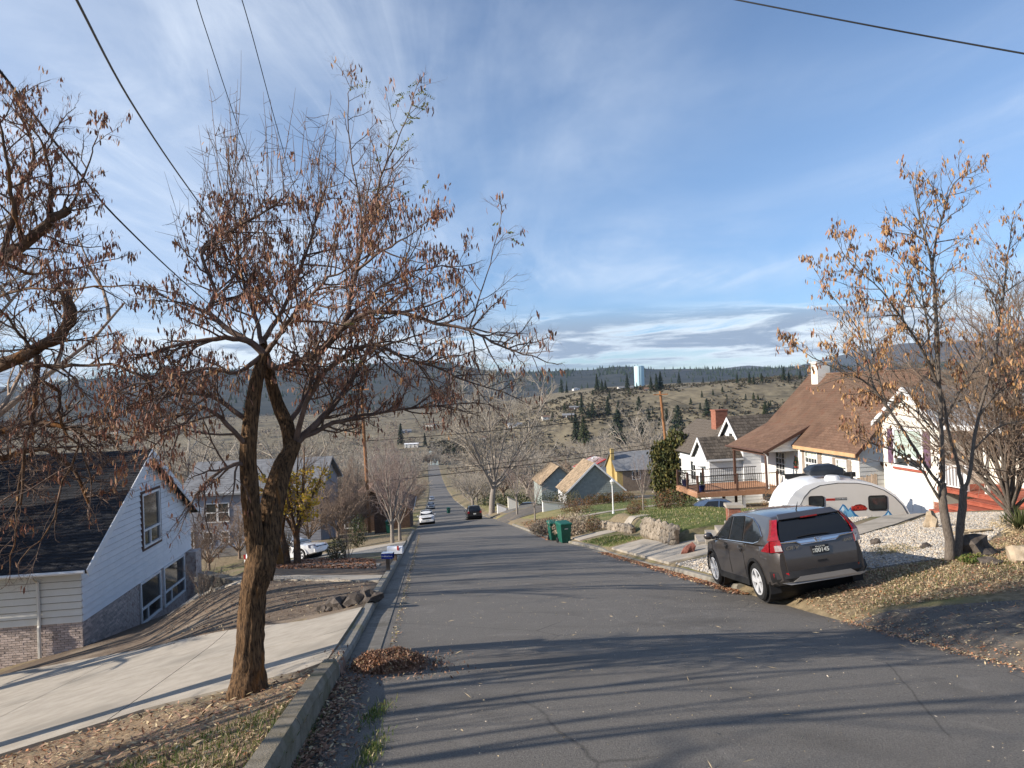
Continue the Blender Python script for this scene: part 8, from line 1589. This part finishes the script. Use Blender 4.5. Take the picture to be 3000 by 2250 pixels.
wire('upper wire spanning between the two utility poles', [at(1068, 1292, 64), at(1937, 1206, 76)], .03, sag=.25); wire('middle wire spanning between the two utility poles', [at(1072, 1396, 64), at(1944, 1296, 76)], .022, sag=.2); wire('lowest wire spanning between the two utility poles', [at(1074, 1414, 64), at(1946, 1306, 76)], .034, sag=.2)
wire('wire running right behind the shake roofs', [at(1936, 1160, 76), at(2110, 1208, 95), at(2400, 1215, 110)], .02)
# -- water tower
def tower():
    p = gp(1874, 1133); s = px2m(28.5, p.y)/2; h = px2m(60, p.y); o = empty('water_tower', p, 0, 'tall pale blue cylindrical water tower on the far bench', 'water tower'); MB().lathe([(s, -2), (s, h), (s*.97, h+.3), (s*.3, h+1.2)], 40).build('tank', 'tower', o, ang=40)
    MB().lathe([(s*1.01, h-.35), (s*1.015, h-.1), (s*1.0, h)], 40).build('top_rim', 'tower', o); mb = MB(); mb.b2((-s*.2, -s*1.03, 0), (-s*.2+.5, -s*.985, h)); mb.build('ladder', 'steel', o)
tower()
# -- fences
def fence(label, a, b, h, m, n, gap=.015):
    a = Vector(a); b = Vector(b); o = empty('board_fence', a, 0, label, 'fence'); d = (b-a); w = d.length/n; rz = math.atan2(d.y, d.x); rr_ = random.Random(3)
    for k in range(n): p = d*((k+.5)/n); mb = MB(); hh = h*rr_.uniform(.96, 1.03); mb.box((p.x, p.y, p.z+hh/2-.1), (w-gap, .025, hh), rz=rz); mb.build('board', m, o)
    for z in (.3, h-.4): MB().tube([Vector((0, .05, z)), d+Vector((0, .05, z))], .035, 4).build('rail', m, o)
a = foot(2508, 1440, 37.5); b = foot(2572, 1440, 36.2); a.z = at(2508, 1398, 37.5).z-1.6; b.z = at(2572, 1385, 36.2).z-1.6; fence('short weathered board fence between the two white houses', a, b, 1.65, 'fence', 14)
a = foot(1098, 1575, 60); b = foot(1150, 1570, 61); fence('dark brown board fence behind the left utility pole', a, b, 1.9, 'brown_siding', 14)
# -- pots
def pot(label, p, r, h, m, plant=True, s=.1):
    o = empty('plant_pot', p, 0, label, 'plant pot'); MB().lathe([(r*.7, 0), (r, h*.95), (r*1.08, h), (r*.9, h)], 14).build('pot', m, o, ang=40)
    if plant: link('plant', cards_mesh('plant', ball(rg, 120, (0, 0, h+s), (r*.8, r*.8, s)), .1, ['grass_blade', 'shrub_green'], rg, .4), o)
dm = Matrix.Translation(Vector(hloc(48.3, 23, -6.))) @ Matrix.Rotation(SRZ, 4, 'Z')
pot('dark blue glazed pot at the near corner of the deck', dm @ Vector((2.55, -5.35, .72)), .24, .42, 'potblue'); pot('dark blue pot with a small shrub at the far deck corner', dm @ Vector((-.3, -5.3, .72)), .26, .4, 'potblue', True, .3)
hd_ = Matrix.Translation(Vector(hloc(33, 21.4, -5.45))) @ Matrix.Rotation(SRZ, 4, 'Z'); pot('bright blue bucket pot on the red porch', hd_ @ Vector((7.1, .9, 2.45)), .2, .36, 'bucket', True, .12)
# -- odds and ends
def sticks():
    p = gp(2840, 1566); o = empty('firewood_pile', p, 0, 'loose pile of pale split branches on the gravel edge', 'firewood'); rr_ = random.Random(2)
    for k in range(11): a = rr_.uniform(-.5, .5); c = Vector((rr_.uniform(-.3, .3), rr_.uniform(-.12, .12), .03+.03*(k//4))); d = Vector((math.cos(a), math.sin(a)*.5, rr_.uniform(-.05, .05)))*rr_.uniform(.2, .4); MB().tube([c-d, c+d], .022, 6).build('stick', 'wood_cut', o)
sticks()
shrub('weed_clump', 'yellow green weeds at the gravel edge right of the SUV', gp(2620, 1622), .55, .1, ['leaf_green', 'straw'], 700, .07, .3, twig=False, aspect=.15, cat='plant'); shrub('weed_clump', 'green weeds at the foot of the twin trunks', gp(2850, 1650), .22, .09, ['grass_blade', 'leaf_green'], 260, .07, twig=False, cat='plant')
